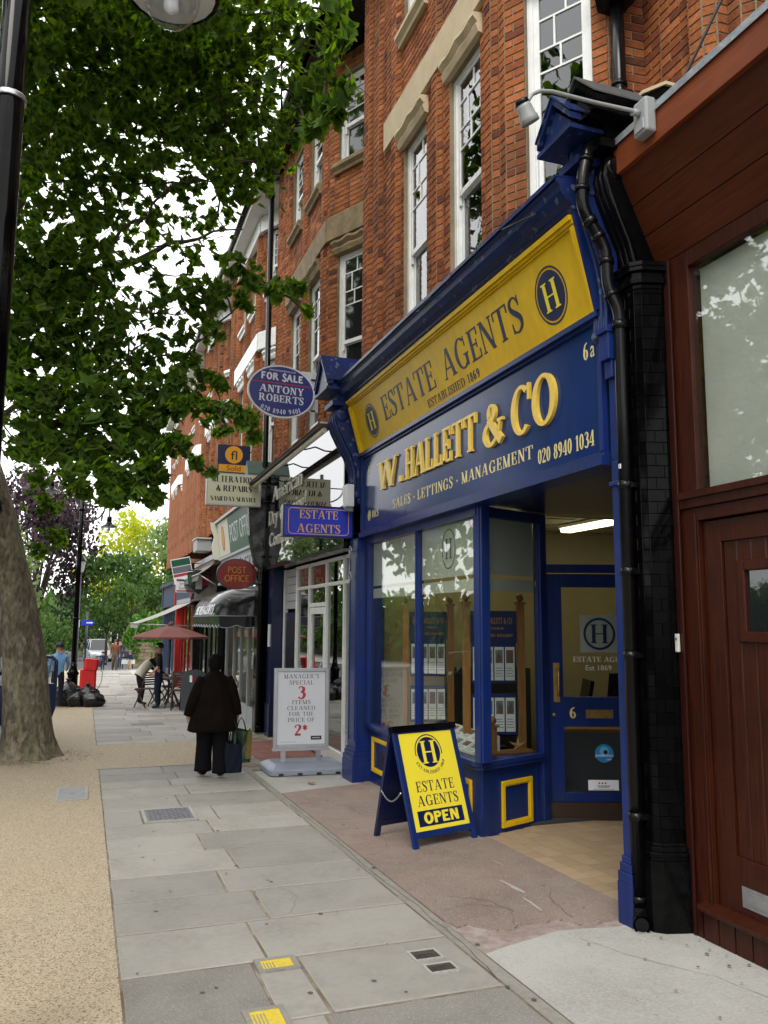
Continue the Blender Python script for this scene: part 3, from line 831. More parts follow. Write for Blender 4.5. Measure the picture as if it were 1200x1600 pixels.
cover('inspection_cover', 'patterned cast iron cover in a concrete frame set among the grey slabs', .605, 1.095, 8.24, 8.85, 'iron')
cover('inspection_cover', 'plain grey steel cover sunk in the tan gravel near the tree', -.22, .11, 9.63, 10.45, 'plain')
cover('stopcock_cover', 'yellow stopcock lid at a slab corner, the farther of the two yellow ones', .925, 1.145, 4.425, 4.60, 'yellow')
cover('stopcock_cover', 'yellow stopcock lid at the bottom edge, the nearer of the two yellow ones', .76, .955, 3.70, 4.02, 'yellow')
cover('stopcock_cover', 'small dark iron lid in the paving, farther of the pair near the pale concrete', 1.735, 1.90, 4.29, 4.43, 'small')
cover('stopcock_cover', 'small dark iron lid in the paving, nearer of the pair near the pale concrete', 1.745, 1.91, 4.11, 4.23, 'small')
# hairline cracks, litter
def crack(pts, w, z):
    mb = MB(); L = []
    for i in range(len(pts)-1):
        a, b = pts[i], pts[i+1]
        for k in range(5): t_ = k/5; L.append((a[0]+(b[0]-a[0])*t_+r.uniform(-.012, .012), a[1]+(b[1]-a[1])*t_+r.uniform(-.012, .012)))
    L.append(pts[-1])
    for i in range(len(L)-1):
        ww = w*r.uniform(.5, 1.3); a, b = L[i], L[i+1]; n = (-(b[1]-a[1]), b[0]-a[0]); l = math.hypot(*n) or 1; n = (n[0]/l*ww, n[1]/l*ww)
        mb.quad((a[0]+n[0], a[1]+n[1], gz(a[1])+z), (a[0]-n[0], a[1]-n[1], gz(a[1])+z), (b[0]-n[0], b[1]-n[1], gz(b[1])+z), (b[0]+n[0], b[1]+n[1], gz(b[1])+z))
    return mb.build('crack', M['crack'], pav)
M['crack'] = mat('crack_dirt', (0.10, 0.085, 0.07), .95)
crack([(2.50, 4.62), (2.62, 4.86), (2.55, 5.1), (2.36, 5.25)], .0022, .0085); crack([(2.9, 4.6), (2.95, 4.95), (3.1, 5.2)], .0018, .0085); crack([(2.2, 5.0), (2.45, 5.05), (2.62, 4.86)], .0016, .0085)
crack([(2.16, 6.4), (2.4, 6.55), (2.5, 6.9)], .0018, .0085); crack([(2.9, 7.6), (2.6, 7.9), (2.62, 8.4)], .0018, .0085)
crack([(2.75, 4.30), (2.88, 3.95), (3.10, 3.6), (3.2, 3.1)], .0011, .001); crack([(1.3, 5.3), (1.42, 5.6), (1.36, 5.83)], .0014, .0035); crack([(2.06, 4.0), (2.09, 4.6), (2.10, 5.3), (2.08, 6.4), (2.11, 7.4), (2.09, 9.0)], .0035, -.0010)
for k in range(70):
    x, y = r.choice(((r.uniform(2.5, 3.4), r.uniform(3.2, 4.3)), (r.uniform(-1.2, .2), r.uniform(4.5, 13)), (r.uniform(.3, 2.0), r.uniform(4, 11)), (3.05+r.uniform(-.12, .10), r.uniform(4.6, 9.4))))
    if k == 0: lit = MB()
    s_ = r.uniform(.005, .014); a_ = r.uniform(0, 6.3)
    lit.add([(x+s_*math.cos(a_+q)*(1.6 if q == 0 else 1), y+s_*math.sin(a_+q), gz(y)+.0095+r.uniform(0, .004)) for q in (0, 1.9, 3.6, 5.0)], [(0, 1, 2, 3)])
tag(lit.build('litter', mat('litter_bits', (0.17, 0.12, 0.07), .9, vary=.6)), 'scattered dry leaf bits and grit on the paving', None, None, 'stuff')
# fallen leaf, gum spots
mb = MB()
for k in range(62):
    x, y = r.uniform(.3, 3.0), r.uniform(3.6, 11.3)
    if x > 2.0 and y < 4.7: pass
    q = r.uniform(.005, .017); zz = gz(y)+(.008 if (x > 2.14 and 4.8 < y < 9.2) else .0035)
    mb.add([(x+q*math.cos(a)*r.uniform(.7, 1.2), y+q*math.sin(a)*r.uniform(.7, 1.2), zz) for a in [i*PI/4 for i in range(8)]], [tuple(range(8))])
mb.build('gum_spot', mat('old_gum', (0.075, 0.07, 0.065), 0.8), pav)['kind'] = 'stuff'
# ---------------------------------------------------------------- brick terrace
CAMP = Vector((0, 0, 1.7))
BL, BH = .225, .075
_brick_mesh = {}
def brick_verts(L, H, D=.022, b=.004):
    h, l = H/2-.0045, L/2-.0045
    return [(-l+b, 0, -h+b), (l-b, 0, -h+b), (l-b, 0, h-b), (-l+b, 0, h-b), (-l, D, -h), (l, D, -h), (l, D, h), (-l, D, h)], \
           [(0,1,2,3), (4,5,1,0), (5,6,2,1), (6,7,3,2), (7,4,0,3)]
class BrickSet:
    """bricks along plan segments; the nearest become objects, the rest one mesh"""
    def __init__(s): s.items = []
    def wall(s, p0, p1, z0, z1, holes=(), off=.008, bond=0):
        p0 = Vector((p0[0], p0[1], 0)); p1 = Vector((p1[0], p1[1], 0)); d = p1-p0; W = d.length
        if W < .02: return
        d.normalize(); nrm = Vector((d.y, -d.x, 0))
        if nrm.x > 0 and abs(nrm.x) > .3: nrm = -nrm
        elif abs(nrm.x) <= .3 and nrm.y > 0: nrm = -nrm
        c = round(z0/BH)
        while (c+1)*BH <= z1+.01:
            za, zb = c*BH, (c+1)*BH
            spans = [(0, W)]
            for (h0, h1, hz0, hz1) in holes:
                if zb > hz0+.02 and za < hz1-.02:
                    ns = []
                    for a, b in spans:
                        if h1 <= a or h0 >= b: ns.append((a, b)); continue
                        if h0 > a: ns.append((a, h0))
                        if h1 < b: ns.append((h1, b))
                    spans = ns
            for a, b in spans:
                x = a
                seq = [BL, BL/2] if c % 2 == 0 else [BL/2+.0, BL]
                k = 0
                if c % 2: x0 = x
                while x < b-.03:
                    l = seq[k % 2] if b-a > .35 else (BL if (c % 2 == 0) else BL/2); k += 1
                    l = min(l, b-x)
                    if b-x-l < .045: l = b-x
                    xc = x+l/2
                    P = p0+d*xc+nrm*off; P.z = (za+zb)/2
                    s.items.append(((P-CAMP).length, P, d, nrm, l))
                    x += l
            c += 1
    def build(s, parent, nobj=300, zmax=9.5, behind=None):
        vis = sorted([i for i in range(len(s.items)) if s.items[i][1].z < zmax and s.items[i][1].y > 2.2 and (s.items[i][2].cross(Vector((0,0,1))).dot(s.items[i][1]-CAMP) != 0)], key=lambda i: s.items[i][0])
        objs = set(vis[:nobj])
        o0 = org(parent)
        mb = MB()
        rr = random.Random(1)
        for i, (dist, P, d, nrm, l) in enumerate(s.items):
            jx = rr.uniform(-.0012, .0015)
            if i in objs:
                key = round(l, 2)
                if key not in _brick_mesh:
                    v, f = brick_verts(key, BH); me = bpy.data.meshes.new('brick'); me.from_pydata(v, [], f); me.materials.append(M['brick']); _brick_mesh[key] = me
                o = bpy.data.objects.new('brick', _brick_mesh[key]); COL.objects.link(o); o.parent = parent
                o.location = P+nrm*jx-o0
                o.rotation_euler = (0, 0, math.atan2(-nrm.x, nrm.y)+PI)
                if d.dot(Vector((math.cos(o.rotation_euler.z), math.sin(o.rotation_euler.z), 0))) < 0: pass
            else:
                v, f = brick_verts(l, BH)
                dd = Vector((nrm.y, -nrm.x, 0)) * -1
                mb.add([P+nrm*jx+dd*q[0]-nrm*q[1]+Vector((0, 0, q[2])) for q in v], f)
        if mb.v:
            tag(mb.build('brickwork', M['brick'], parent), kind='stuff')

def sash_window(parent, p0, p1, z0, z1, full=True, curtain=None, pane='glass_up', meet=.46, wm='white', inset=.075, simple=False):
    """box sash in the opening p0-p1; thing > window > sash, pane"""
    p0 = Vector((p0[0], p0[1], 0)); p1 = Vector((p1[0], p1[1], 0)); d = (p1-p0); W = d.length; d.normalize()
    n = Vector((d.y, -d.x, 0))
    if n.x > 0 and abs(n.x) > .3: n = -n
    elif abs(n.x) <= .3 and n.y > 0: n = -n
    O = p0-n*inset; O.z = z0
    Mx = Matrix((d, Vector((0, 0, 1)), n)).transposed().to_4x4(); Mx.translation = O     # u along, v up, w out
    if d.cross(Vector((0, 0, 1))).dot(n) < 0: pass
    H = z1-z0
    f = MB(); e = .055
    bx = lambda mb, a, b, c, dd, w0, w1, mi=0: mb.obox(Mx, a, b, c, dd, w0, w1, mi)
    bx(f, 0, e, 0, H, -.06, .03); bx(f, W-e, W, 0, H, -.06, .03); bx(f, e, W-e, H-e, H, -.06, .028); bx(f, e, W-e, 0, e, -.06, .045)
    bx(f, e, e+.014, e, H-e, -.04, .018); bx(f, W-e-.014, W-e, e, H-e, -.04, .018)
    win = f.build('window', M[wm], parent)
    a, b = e+.014, W-e-.014; zm = H*meet
    s = MB(); q = .036
    # lower sash (behind)
    bx(s, a, a+q, e, zm, -.05, -.015); bx(s, b-q, b, e, zm, -.05, -.015); bx(s, a+q, b-q, e, e+.06, -.05, -.015); bx(s, a+q, b-q, zm-.045, zm, -.05, -.016)
    s.build('lower_sash', M[wm], win)
    # upper sash
    u = MB()
    bx(u, a, a+q, zm-.03, H-e, -.012, .016); bx(u, b-q, b, zm-.03, H-e, -.012, .016); bx(u, a+q, b-q, zm-.03, zm+.025, -.012, .020); bx(u, a+q, b-q, H-e-q, H-e, -.012, .016)
    for xx in (a, b-q):      # horns
        bx(u, xx+.002, xx+q-.002, zm-.12, zm-.031, -.010, .014)
    t = .018
    top = H-e-q; ia, ib = a+q, b-q
    rowh = .17 if simple else min(.21, (top-zm)*.2)
    cells = []
    if full:
        y3 = top; y2 = top-rowh; y1 = top-rowh-rowh*1.35; y0 = top-2*rowh-rowh*1.35
        bx(u, ia, ib, y2-t/2, y2+t/2, -.008, .012); bx(u, ia, ib, y1-t/2, y1+t/2, -.008, .012); bx(u, ia, ib, y0-t/2, y0+t/2, -.008, .012)
        w3 = (ib-ia)
        xs1 = [ia, ia+w3*.36, ib]; xs2 = [ia, ia+w3*.5, ib]; xs3 = [ia, ia+w3*.64, ib]
        for (ya, yb_, xs) in ((y2, y3, xs1), (y1, y2, xs3), (y0, y1, xs2)):
            for xx in xs[1:-1]: bx(u, xx-t/2, xx+t/2, ya+t/2, yb_-t/2, -.008, .0118)
            for xa, xb in zip(xs, xs[1:]): cells.append((xa, xb, ya, yb_))
        cells.append((ia, ib, zm+.02, y0))
    else:
        xx = (ia+ib)/2
        bx(u, ia, ib, top-rowh-t/2, top-rowh+t/2, -.008, .012)
        for k in (1, 2): bx(u, ia+(ib-ia)*k/3-t/2, ia+(ib-ia)*k/3+t/2, top-rowh+t/2, top, -.008, .0118)
        cells = [(ia, ib, zm+.02, top-rowh), (ia, ib, top-rowh, top)]
    u.build('upper_sash', M[wm], win)
    pm = M[pane]
    for (xa, xb, ya, yb_) in cells:
        g_ = MB(); bx(g_, xa+.002, xb-.002, ya+.002, yb_-.002, -.002, .002); g_.build('pane', pm, win)
    g_ = MB(); bx(g_, ia, ib, e+.06, zm-.04, -.036, -.032); g_.build('pane', pm, win)
    if pane != 'dark_pane':
        rm = MB(); bx(rm, .01, W-.01, 0, H, -.75, -.74); bx(rm, 0, .01, 0, H, -.75, -.062); bx(rm, W-.01, W, 0, H, -.75, -.062); bx(rm, .01, W-.01, -.01, 0, -.74, -.062); bx(rm, .01, W-.01, H, H+.01, -.74, -.062)
        rm.build('room_recess', M['room'], win)
        if curtain:
            cm = MB(); c0, c1, ct = curtain; nn = 26
            vs = []
            for k in range(nn+1):
                xx = W*(c0+(c1-c0)*k/nn); ww = -.13+.016*math.sin(k*2.1)
                vs += [Mx @ Vector((xx, .02, ww)), Mx @ Vector((xx, H*ct, ww))]
            cm.add(vs, [(2*k, 2*k+2, 2*k+3, 2*k+1) for k in range(nn)], 0, True)
            cm.build('net_curtain', M['curtain'], win)
    return win

def stone_block(parent, name, p0, p1, z0, z1, proud, m, lip=0.0):
    p0 = Vector((p0[0], p0[1], 0)); p1 = Vector((p1[0], p1[1], 0)); d = (p1-p0).normalized(); W = (p1-p0).length
    n = Vector((d.y, -d.x, 0))
    if n.x > 0 and abs(n.x) > .3: n = -n
    elif abs(n.x) <= .3 and n.y > 0: n = -n
    Mx = Matrix((d, Vector((0, 0, 1)), n)).transposed().to_4x4(); Mx.translation = p0
    mb = MB()
    if lip:
        prof = [(-.05, z0), (proud*.5, z0), (proud*.6, z0+(z1-z0)*.25), (proud, z0+(z1-z0)*.5), (proud, z0+(z1-z0)*.78), (proud-lip, z1), (-.05, z1)]
    else:
        prof = [(-.05, z0), (proud, z0), (proud, z1-.01), (proud-.01, z1), (-.05, z1)]
    mb.prism([Mx @ Vector((0, z, w)) for w, z in prof], d*W)
    return mb.build(name, m, parent)

def hood(parent, p0, p1, z0, z1, m):
    """shaped lintel mould with a shallow ogee head over a window"""
    p0 = Vector((p0[0], p0[1], 0)); p1 = Vector((p1[0], p1[1], 0)); d = (p1-p0).normalized(); W = (p1-p0).length
    n = Vector((d.y, -d.x, 0))
    if n.x > 0 and abs(n.x) > .3: n = -n
    elif abs(n.x) <= .3 and n.y > 0: n = -n
    mb = MB(); K = 16; rows = []
    for k in range(K+1):
        t = k/K; c = abs(t-.5)*2
        up = (z1-z0)*(.80+.18*max(0, 1-c*3.0)+.10*math.exp(-((c-.8)/.12)**2))
        q = p0+d*(W*t)
        prof = [(.0, z0), (.05, z0+.01), (.075, z0+up*.35), (.06, z0+up*.5), (.105, z0+up*.75), (.10, z0+up*.93), (.0, z0+up)]
        rows.append([q+n*w+Vector((0, 0, z)) for w, z in prof])
    m_ = len(rows[0]); vs = [v for r_ in rows for v in r_]
    fs = [(k*m_+j, (k+1)*m_+j, (k+1)*m_+j+1, k*m_+j+1) for k in range(K) for j in range(m_-1)]
    fs += [tuple(range(m_)), tuple(K*m_+j for j in range(m_))]
    mb.add(vs, fs)
    return mb.build('window_hood', m, parent)

def wall_backing(mb, plan, z0, z1, holes_by_seg, off=.0):
    """mortar faces behind the bricks, with the openings left free"""
    for i, (a, b) in enumerate(zip(plan, plan[1:])):
        A = Vector((a[0], a[1], 0)); B = Vector((b[0], b[1], 0)); d = (B-A).normalized(); W = (B-A).length
        n = Vector((d.y, -d.x, 0))
        if n.x > 0 and abs(n.x) > .3: n = -n
        elif abs(n.x) <= .3 and n.y > 0: n = -n
        hs = sorted(holes_by_seg.get(i, []))
        xs = sorted(set([0, W]+[h[0] for h in hs]+[h[1] for h in hs]))
        for xa, xb in zip(xs, xs[1:]):
            cols = sorted([(h[2], h[3]) for h in hs if h[0] <= xa+1e-4 and h[1] >= xb-1e-4])
            z = z0
            for c0, c1 in cols+[(z1, z1)]:
                if c0 > z:
                    P = [A+d*xa, A+d*xb]
                    mb.quad(P[0]+Vector((0,0,z)), P[1]+Vector((0,0,z)), P[1]+Vector((0,0,c0)), P[0]+Vector((0,0,c0)))
                z = c1
        for (h0, h1, hz0, hz1) in hs:   # reveals
            P0, P1 = A+d*h0, A+d*h1; bk = -n*.16
            for (u, v) in ((P0, P0), (P1, P1)):
                mb.quad(u+Vector((0,0,hz0)), u+bk+Vector((0,0,hz0)), u+bk+Vector((0,0,hz1)), u+Vector((0,0,hz1)), 1)
            mb.quad(P0+Vector((0,0,hz1)), P1+Vector((0,0,hz1)), P1+bk+Vector((0,0,hz1)), P0+bk+Vector((0,0,hz1)))
            mb.quad(P0+Vector((0,0,hz0)), P1+Vector((0,0,hz0)), P1+bk+Vector((0,0,hz0)), P0+bk+Vector((0,0,hz0)))

def rib(y0, y1, x=3.2, dp=.045):
    if y0 > 15: dp = .09
    """plan points of a splayed brick rib between y0 and y1"""
    w = y1-y0
    return [(x, y0), (x-dp, y0+w*.28), (x-dp, y1-w*.28), (x, y1)]

def house(name, label, y0, zs, _top, detail=2, white=False, yc=1.35, seg_obj=300, ztop=10.4):
    """one bay-fronted brick house above its shop; y0 = near party line"""
    t = thing(name, label, 'house', (3.9, y0+2.6, gz(y0+2.6)), 0, 'brick terrace houses over the shops')
    Yc = y0+yc; Yf = y0+4.38; Yend = y0+5.30
    st = M['white'] if white else (M['stone'] if y0 < 8 else M['stone_old'])
    w1 = (Yc+.47, Yc+1.16); w2 = (Yc+1.76, Yc+2.44)
    zb, zt = zs
    w1z = (4.72+(zb), 7.15+zb); w2z = (8.62+zb, ztop-.35+zb)
    holes_front = [(w1[0], w1[1]), (w2[0], w2[1])]
    X = 3.2
    # plan from the near flat wall round to the far party pier
    cs = (3.70, y0+.55) if y0 < 8 else (3.86, y0+.31)
    L = math.hypot(3.2-cs[0], Yc-cs[1])
    plan = [(4.02, y0-.02), (4.02, y0+(.52 if y0 < 8 else .20)), cs, (X, Yc)]
    dcx, dcy = (3.2-cs[0])/L, (Yc-cs[1])/L
    cw = (L-.80, L-.20) if L > .9 else (.2, .8)
    ribs = []
    front = [(X, Yc)]
    r1 = rib(Yc+.10, Yc+.38, X); r2 = rib(w1[1]+.16, w2[0]-.16, X); r3 = rib(w2[1]+.08, w2[1]+.40, X)
    r4 = rib(Yf+.10, Yf+.44, X); r5 = rib(Yf+.50, Yend-.06, X)
    back = MB()
    bs = BrickSet()
    hz = [w1z, w2z]
    def seg(a, b, holes=()):
        i = len(segs); segs.append((a, b, holes))
    segs = []
    seg(plan[0], plan[1]); seg(plan[1], plan[2])
    seg(cs, (X, Yc), [(cw[0], cw[1], z[0], z[1]) for z in hz])
    pts = [(X, Yc)] + r1 + [(X, w1[0])]
    for a, b in zip(pts, pts[1:]): seg(a, b)
    seg((X, w1[0]), (X, w1[1]), [(0, w1[1]-w1[0], z[0], z[1]) for z in hz])
    pts = [(X, w1[1])] + r2 + [(X, w2[0])]
    for a, b in zip(pts, pts[1:]): seg(a, b)
    seg((X, w2[0]), (X, w2[1]), [(0, w2[1]-w2[0], z[0], z[1]) for z in hz])
    pts = [(X, w2[1])] + r3 + [(X, Yf)] + r4 + r5 + [(X, Yend)]
    for a, b in zip(pts, pts[1:]): seg(a, b)
    seg((X, Yend), (4.1, Yend+.02))
    zlo, zhi = 4.3+zb, ztop+zb
    for a, b, h in segs:
        wall_backing(back, [a, b], zlo if a[1] > y0+.1 else 3.6+zb, zhi, {0: list(h)})
        if detail == 2:
            bs.wall(a, b, (zlo if a[1] > y0+.1 else 4.0+zb), zhi, list(h))
    back.build('wall', [M['mortar'] if detail == 2 else M['far_brick'], M['mortar'] if detail == 2 else M['far_brick']], t)
    if detail == 2:
        bs.build(t, seg_obj)
    # windows
    P = lambda s: (cs[0]+dcx*s, cs[1]+dcy*s)
    for si, z in enumerate(hz):
        near = y0 < 8
        pn = 'glass_up' if near else 'dark_pane'
        sash_window(t, P(cw[0]), P(cw[1]), z[0], z[1], True, (.0, .35, .45) if near else None, pn, .44)
        sash_window(t, (X, w1[0]), (X, w1[1]), z[0], z[1], True, (0.0, 1.0, .43) if near else None, pn, .485)
        sash_window(t, (X, w2[0]), (X, w2[1]), z[0], z[1], True, (0.0, 1.0, .40) if near else None, pn, .46)
        for a, b in ((P(cw[0]-.06), P(cw[1]+.06)), ((X, w1[0]-.06), (X, w1[1]+.06)), ((X, w2[0]-.06), (X, w2[1]+.06))):
            if si == 0: hood(t, a, b, z[1]+.0, z[1]+.26, st)
            if si == 1: stone_block(t, 'window_sill', a, b, z[0]-.17, z[0], .11, st, .03)
    # stone band
    stone_block(t, 'stone_band', (X, Yc), (X, Yf-.04), 7.42+zb, 7.80+zb, .062 if y0 < 15 else .10, st)
    stone_block(t, 'stone_band', P(.05), P(L), 7.42+zb, 7.80+zb, .062 if y0 < 15 else .10, st)
    if white:
        stone_block(t, 'lintel_course', (X, Yc), (X, Yf-.04), ztop-.35+zb, ztop+zb, .10, M['white'])
        stone_block(t, 'lintel_course', P(.05), P(L), ztop-.35+zb, ztop+zb, .10, M['white'])
    # eaves: soffit, gutter, roof
    ze = ztop+zb
    s = MB(); s.prism([(2.84, y0, ze), (2.84, y0, ze+.20), (2.90, y0, ze+.24), (4.4, y0, ze+.24), (4.4, y0, ze)], (0, 5.3, 0))
    s.build('eaves', M['white'] if white else M['black_paint'], t)
    s = MB(); s.prism([(2.78, y0-.0, ze+.24), (2.78, y0, ze+.30), (5.5, y0, ze+2.0), (8.0, y0, ze+.3), (8.0, y0, ze+.24)], (0, 5.3, 0)); s.build('roof', M['slate'], t)
    s = MB(); s.tube([(2.79, y0, ze+.17), (2.79, y0+5.3, ze+.17)], .06, 8); s.build('gutter', M['black_paint'], t)
    # far side and rear wall so the block is closed
    s = MB(); s.quad((4.05, y0+.01, 3.3), (9.0, y0+.01, 3.3), (9.0, y0+.01, ze+.3), (4.05, y0+.01, ze+.3)); s.quad((9.0, y0, gz(y0)), (9.0, y0+5.3, gz(y0)), (9.0, y0+5.3, ze+.3), (9.0, y0, ze+.3))
    s.quad((4.1, y0+5.29, 3.3), (9.0, y0+5.29, 3.3), (9.0, y0+5.29, ze+.3), (4.1, y0+5.29, ze+.3))
    s.build('rear_wall', M['far_brick'], t)
    return t

M['far_brick'] = M['brick_plain'] = None
def make_far_brick():
    m = mat('distant_brick', (0.38, 0.115, 0.05), 0.9, n1=(2, (0.28, 0.08, 0.04), 0.8))
    nt = m.node_tree; N = nt.nodes.new; L = nt.links.new; p = nt.nodes['Principled BSDF']
    ge = N('ShaderNodeNewGeometry'); mp = N('ShaderNodeMapping'); mp.inputs['Rotation'].default_value = (PI/2, 0, PI/2)
    L(ge.outputs['Position'], mp.inputs[0]); br = N('ShaderNodeTexBrick'); br.inputs['Scale'].default_value = 1.0
    br.inputs['Brick Width'].default_value = .225; br.inputs['Row Height'].default_value = .075; br.inputs['Mortar Size'].default_value = .006
    br.inputs['Color1'].default_value = (0.29, 0.098, 0.040, 1); br.inputs['Color2'].default_value = (0.20, 0.062, 0.026, 1); br.inputs['Mortar'].default_value = (0.20, 0.14, 0.085, 1)
    L(mp.outputs[0], br.inputs[0]); L(br.outputs[0], p.inputs['Base Color'])
    return m
M['far_brick'] = make_far_brick()

house('terraced_house', 'red brick bay house above the blue and yellow estate agent shop', 4.50, (0, 0), 0, 2, False, 1.35)
house('terraced_house', 'second brick house from the camera, darker bay above the dry cleaner', 9.85, (0.02, 0), 0, 2, False, 1.62)
house('terraced_house', 'third brick house with white painted trim, above the post office', 15.2, (-.02, 0), 0, 2, True, 1.5, 120)
house('terraced_house', 'fourth brick house along, above the cafe with the umbrella', 20.5, (-.15, 0), 0, 2, True, 1.5, 40)
house('terraced_house', 'fifth brick house along, above the red fronted shop', 25.8, (-.3, 0), 0, 1, True, 1.5)
house('terraced_house', 'farthest brick house of the terrace, beside the green trees', 31.1, (-.42, 0), 0, 1, True, 1.5)

# the wall of the next house, seen over the mahogany shop
t = thing('terraced_house', 'brick wall and white window rising behind the top of the mahogany shop canopy', 'house', (5.0, 2.0, gz(2)), 0, 'brick terrace houses over the shops')
bs = BrickSet(); back = MB()
A = Vector((3.98, 4.46, 0)); dv = Vector((.67, -.742, 0))
pl = [(4.02, 4.48), (3.98, 4.40)]
def on(s, o=0.0): q = A+dv*s+Vector((-.742, -.67, 0))*o; return (q.x, q.y)
pp = [(4.02, 4.49), on(.0), on(.10, .07), on(.20, .07), on(.27, 0), on(.36, .07), on(.46, .07), on(.53, 0), on(.72, .0)]
for a, b in zip(pp, pp[1:]):
    wall_backing(back, [a, b], 4.4, 10.4, {}); bs.wall(a, b, 4.4, 10.4)
h = (.06, .72, 4.75, 7.15)
wall_backing(back, [on(.72), on(1.55)], 4.4, 10.4, {0: [h]}); bs.wall(on(.72), on(1.55), 4.4, 10.4, [h])
wall_backing(back, [on(1.55), (5.0, -3)], 4.4, 10.4, {})
back.build('wall', [M['mortar'], M['mortar']], t)
bs.build(t, 200)
sash_window(t, on(.78), on(1.44), 4.75, 7.15, True, (0, 1, .45))
s = MB(); s.prism([(2.9, -3, 10.4), (2.9, -3, 10.6), (9, -3, 12), (9, -3, 10.4)], (0, 7.5, 0)); s.build('roof', M['slate'], t)
# ---------------------------------------------------------------- the blue and yellow shop front
def plane_x(x, y0, z0):           # a face looking at the street (-X); u runs towards the camera (-Y)
    return frame_mat((x, y0, z0), (0, -1, 0), (0, 0, 1))
SH = thing('shopfront', 'blue timber shop front with a yellow and blue fascia reading W. Hallett & Co', 'shop front', (3.3, 7.2, gz(7.2)))
def B(name, m, *boxes, parent=SH, bevel=0.0):
    mb = MB()
    for b in boxes: mb.box(*b)
    return mb.build(name, m, parent, bevel=bevel)
YN, YF = 4.53, 9.66
# blue board
B('name_board', M['blue_fascia'], (3.185, 3.34, YN, YF, 2.80, 3.76))
mb = MB()
for z0, z1, x in ((2.74, 2.80, 3.14), (2.80, 2.835, 3.165), (3.76, 3.80, 3.13), (3.735, 3.76, 3.16)): mb.box(x, 3.35, YN-.02, YF+.02, z0, z1)
for y0, y1 in ((YN-.02, YN+.03), (YF-.03, YF+.02)): mb.box(3.16, 3.2, y0, y1, 2.836, 3.734)
mb.build('board_moulding', M['blue'], SH)
# yellow board leaning out, with a moulded frame
zb0, zb1 = 3.81, 4.47
xb0, xb1 = 3.17, 2.99
tilt = Vector((xb1-xb0, 0, zb1-zb0)); TH = tilt.length
MY = frame_mat((xb0, YF, zb0), (0, -1, 0), tilt)
WY = YF-YN
mb = MB(); mb.obox(MY, 0, WY, 0, TH, -.04, 0); mb.build('yellow_board', M['yellow'], SH)
mb = MB()
for (a, b, c, d, w) in ((0, WY, TH-.035, TH, .05), (0, WY, TH-.06, TH-.036, .032), (0, WY, TH-.078, TH-.061, .016), (0, .035, .0, TH-.0785, .04), (.0355, .06, .0, TH-.0785, .02), (WY-.035, WY, 0, TH-.0785, .04), (WY-.06, WY-.0355, 0, TH-.0785, .02), (.0605, WY-.0605, 0, .012, .02)):
    mb.obox(MY, a, b, c, d, 0.0005, w)
mb.build('yellow_moulding', M['yellow'], SH)
for ye_, de_ in ((YN, -.035), (YF, .035)):
    mb = MB(); mb.prism([(3.34, ye_, 3.80), (3.13, ye_, 3.80), (2.965, ye_, 4.49), (3.34, ye_, 4.49)], (0, de_, 0)); mb.build('board_end', M['blue'], SH)
# cornice
mb = MB()
prof = [(3.3, 4.475), (2.99, 4.475), (2.95, 4.50), (2.95, 4.525), (2.90, 4.55), (2.865, 4.60), (2.855, 4.645), (2.83, 4.66), (2.83, 4.69), (3.3, 4.74)]
mb.prism([(x, YN-.04, z) for x, z in prof], (0, WY+.08, 0))
mb.build('cornice', M['blue_worn'], SH)
mb = MB()
rr = random.Random(9)
y = YN-.04
while y < YF:
    y1 = min(y+rr.uniform(.5, .8), YF+.04)
    mb.prism([(2.815, y, 4.672+rr.uniform(-.004, .004)), (2.815, y, 4.704), (3.32, y, 4.752), (3.32, y, 4.74), (2.828, y, 4.695)], (0, y1-y-.006, 0)); y = y1
mb.build('lead_flashing', M['blue_worn'], SH)
mb = MB(); mb.tube([(2.80, 6.9, 4.62), (2.79, 6.82, 4.60), (2.80, 6.70, 4.63), (2.83, 6.62, 4.67)], .008, 6); mb.tube([(2.80, 5.2, 4.64), (2.81, 5.0, 4.60), (2.86, 4.8, 4.58)], .006, 6); mb.build('cable_end', M['cable'], SH)
# writing on the yellow board (u measured from the far end)
lt = MB()
Mt = lambda u, v: MY @ Matrix.Translation((u, v, 0.0005))
Y2u = lambda y: YF-y
put_text(lt, 'ESTATE', Mt(Y2u(7.91), .19), .275, 'serif', width=1.48, depth=.0025)
put_text(lt, 'AGENTS', Mt(Y2u(6.20), .19), .275, 'serif', width=1.52, depth=.0025)
put_text(lt, 'ESTABLISHED 1869', Mt(Y2u(6.88), .045), .08, 'serif', width=1.16, depth=.0025, track=.16)
lt.build('lettering', M['navy'], SH)
emblem(SH, Mt(Y2u(9.06), .29), .20, .205)
emblem(SH, Mt(Y2u(5.01), .29), .205, .215)
# raised letters on the blue board
MBd = lambda y, z: plane_x(3.1855-.0, y, z)
def raised(txt, y, z, h, width, style='serif2'):
    mb = MB(); put_text(mb, txt, MBd(y, z), h, style, width=width, depth=.028, track=.09)
    return mb.build('raised_lettering', M['gold'], SH)
raised('W.', 8.63, 3.23, .33, .84); raised('HALLETT', 7.28, 3.22, .34, 1.72); raised('&', 6.08, 3.20, .35, .36); raised('CO', 5.43, 3.18, .39, .68)
lt = MB()
put_text(lt, 'SALES • LETTINGS • MANAGEMENT', MBd(7.02, 2.965), .105, 'serif', width=3.1, depth=.0025, track=.18)
put_text(lt, '020 8940 1034', MBd(5.02, 2.90), .11, 'serif', width=.74, depth=.0025, track=.12)
put_text(lt, '6', MBd(9.42, 3.50), .11, 'serif', width=.05, depth=.0025)
put_text(lt, '6', MBd(4.72, 3.52), .12, 'serif', width=.055, depth=.0025); put_font(lt, 'a', MBd(4.64, 3.52), .12, width=.05, depth=.0025)
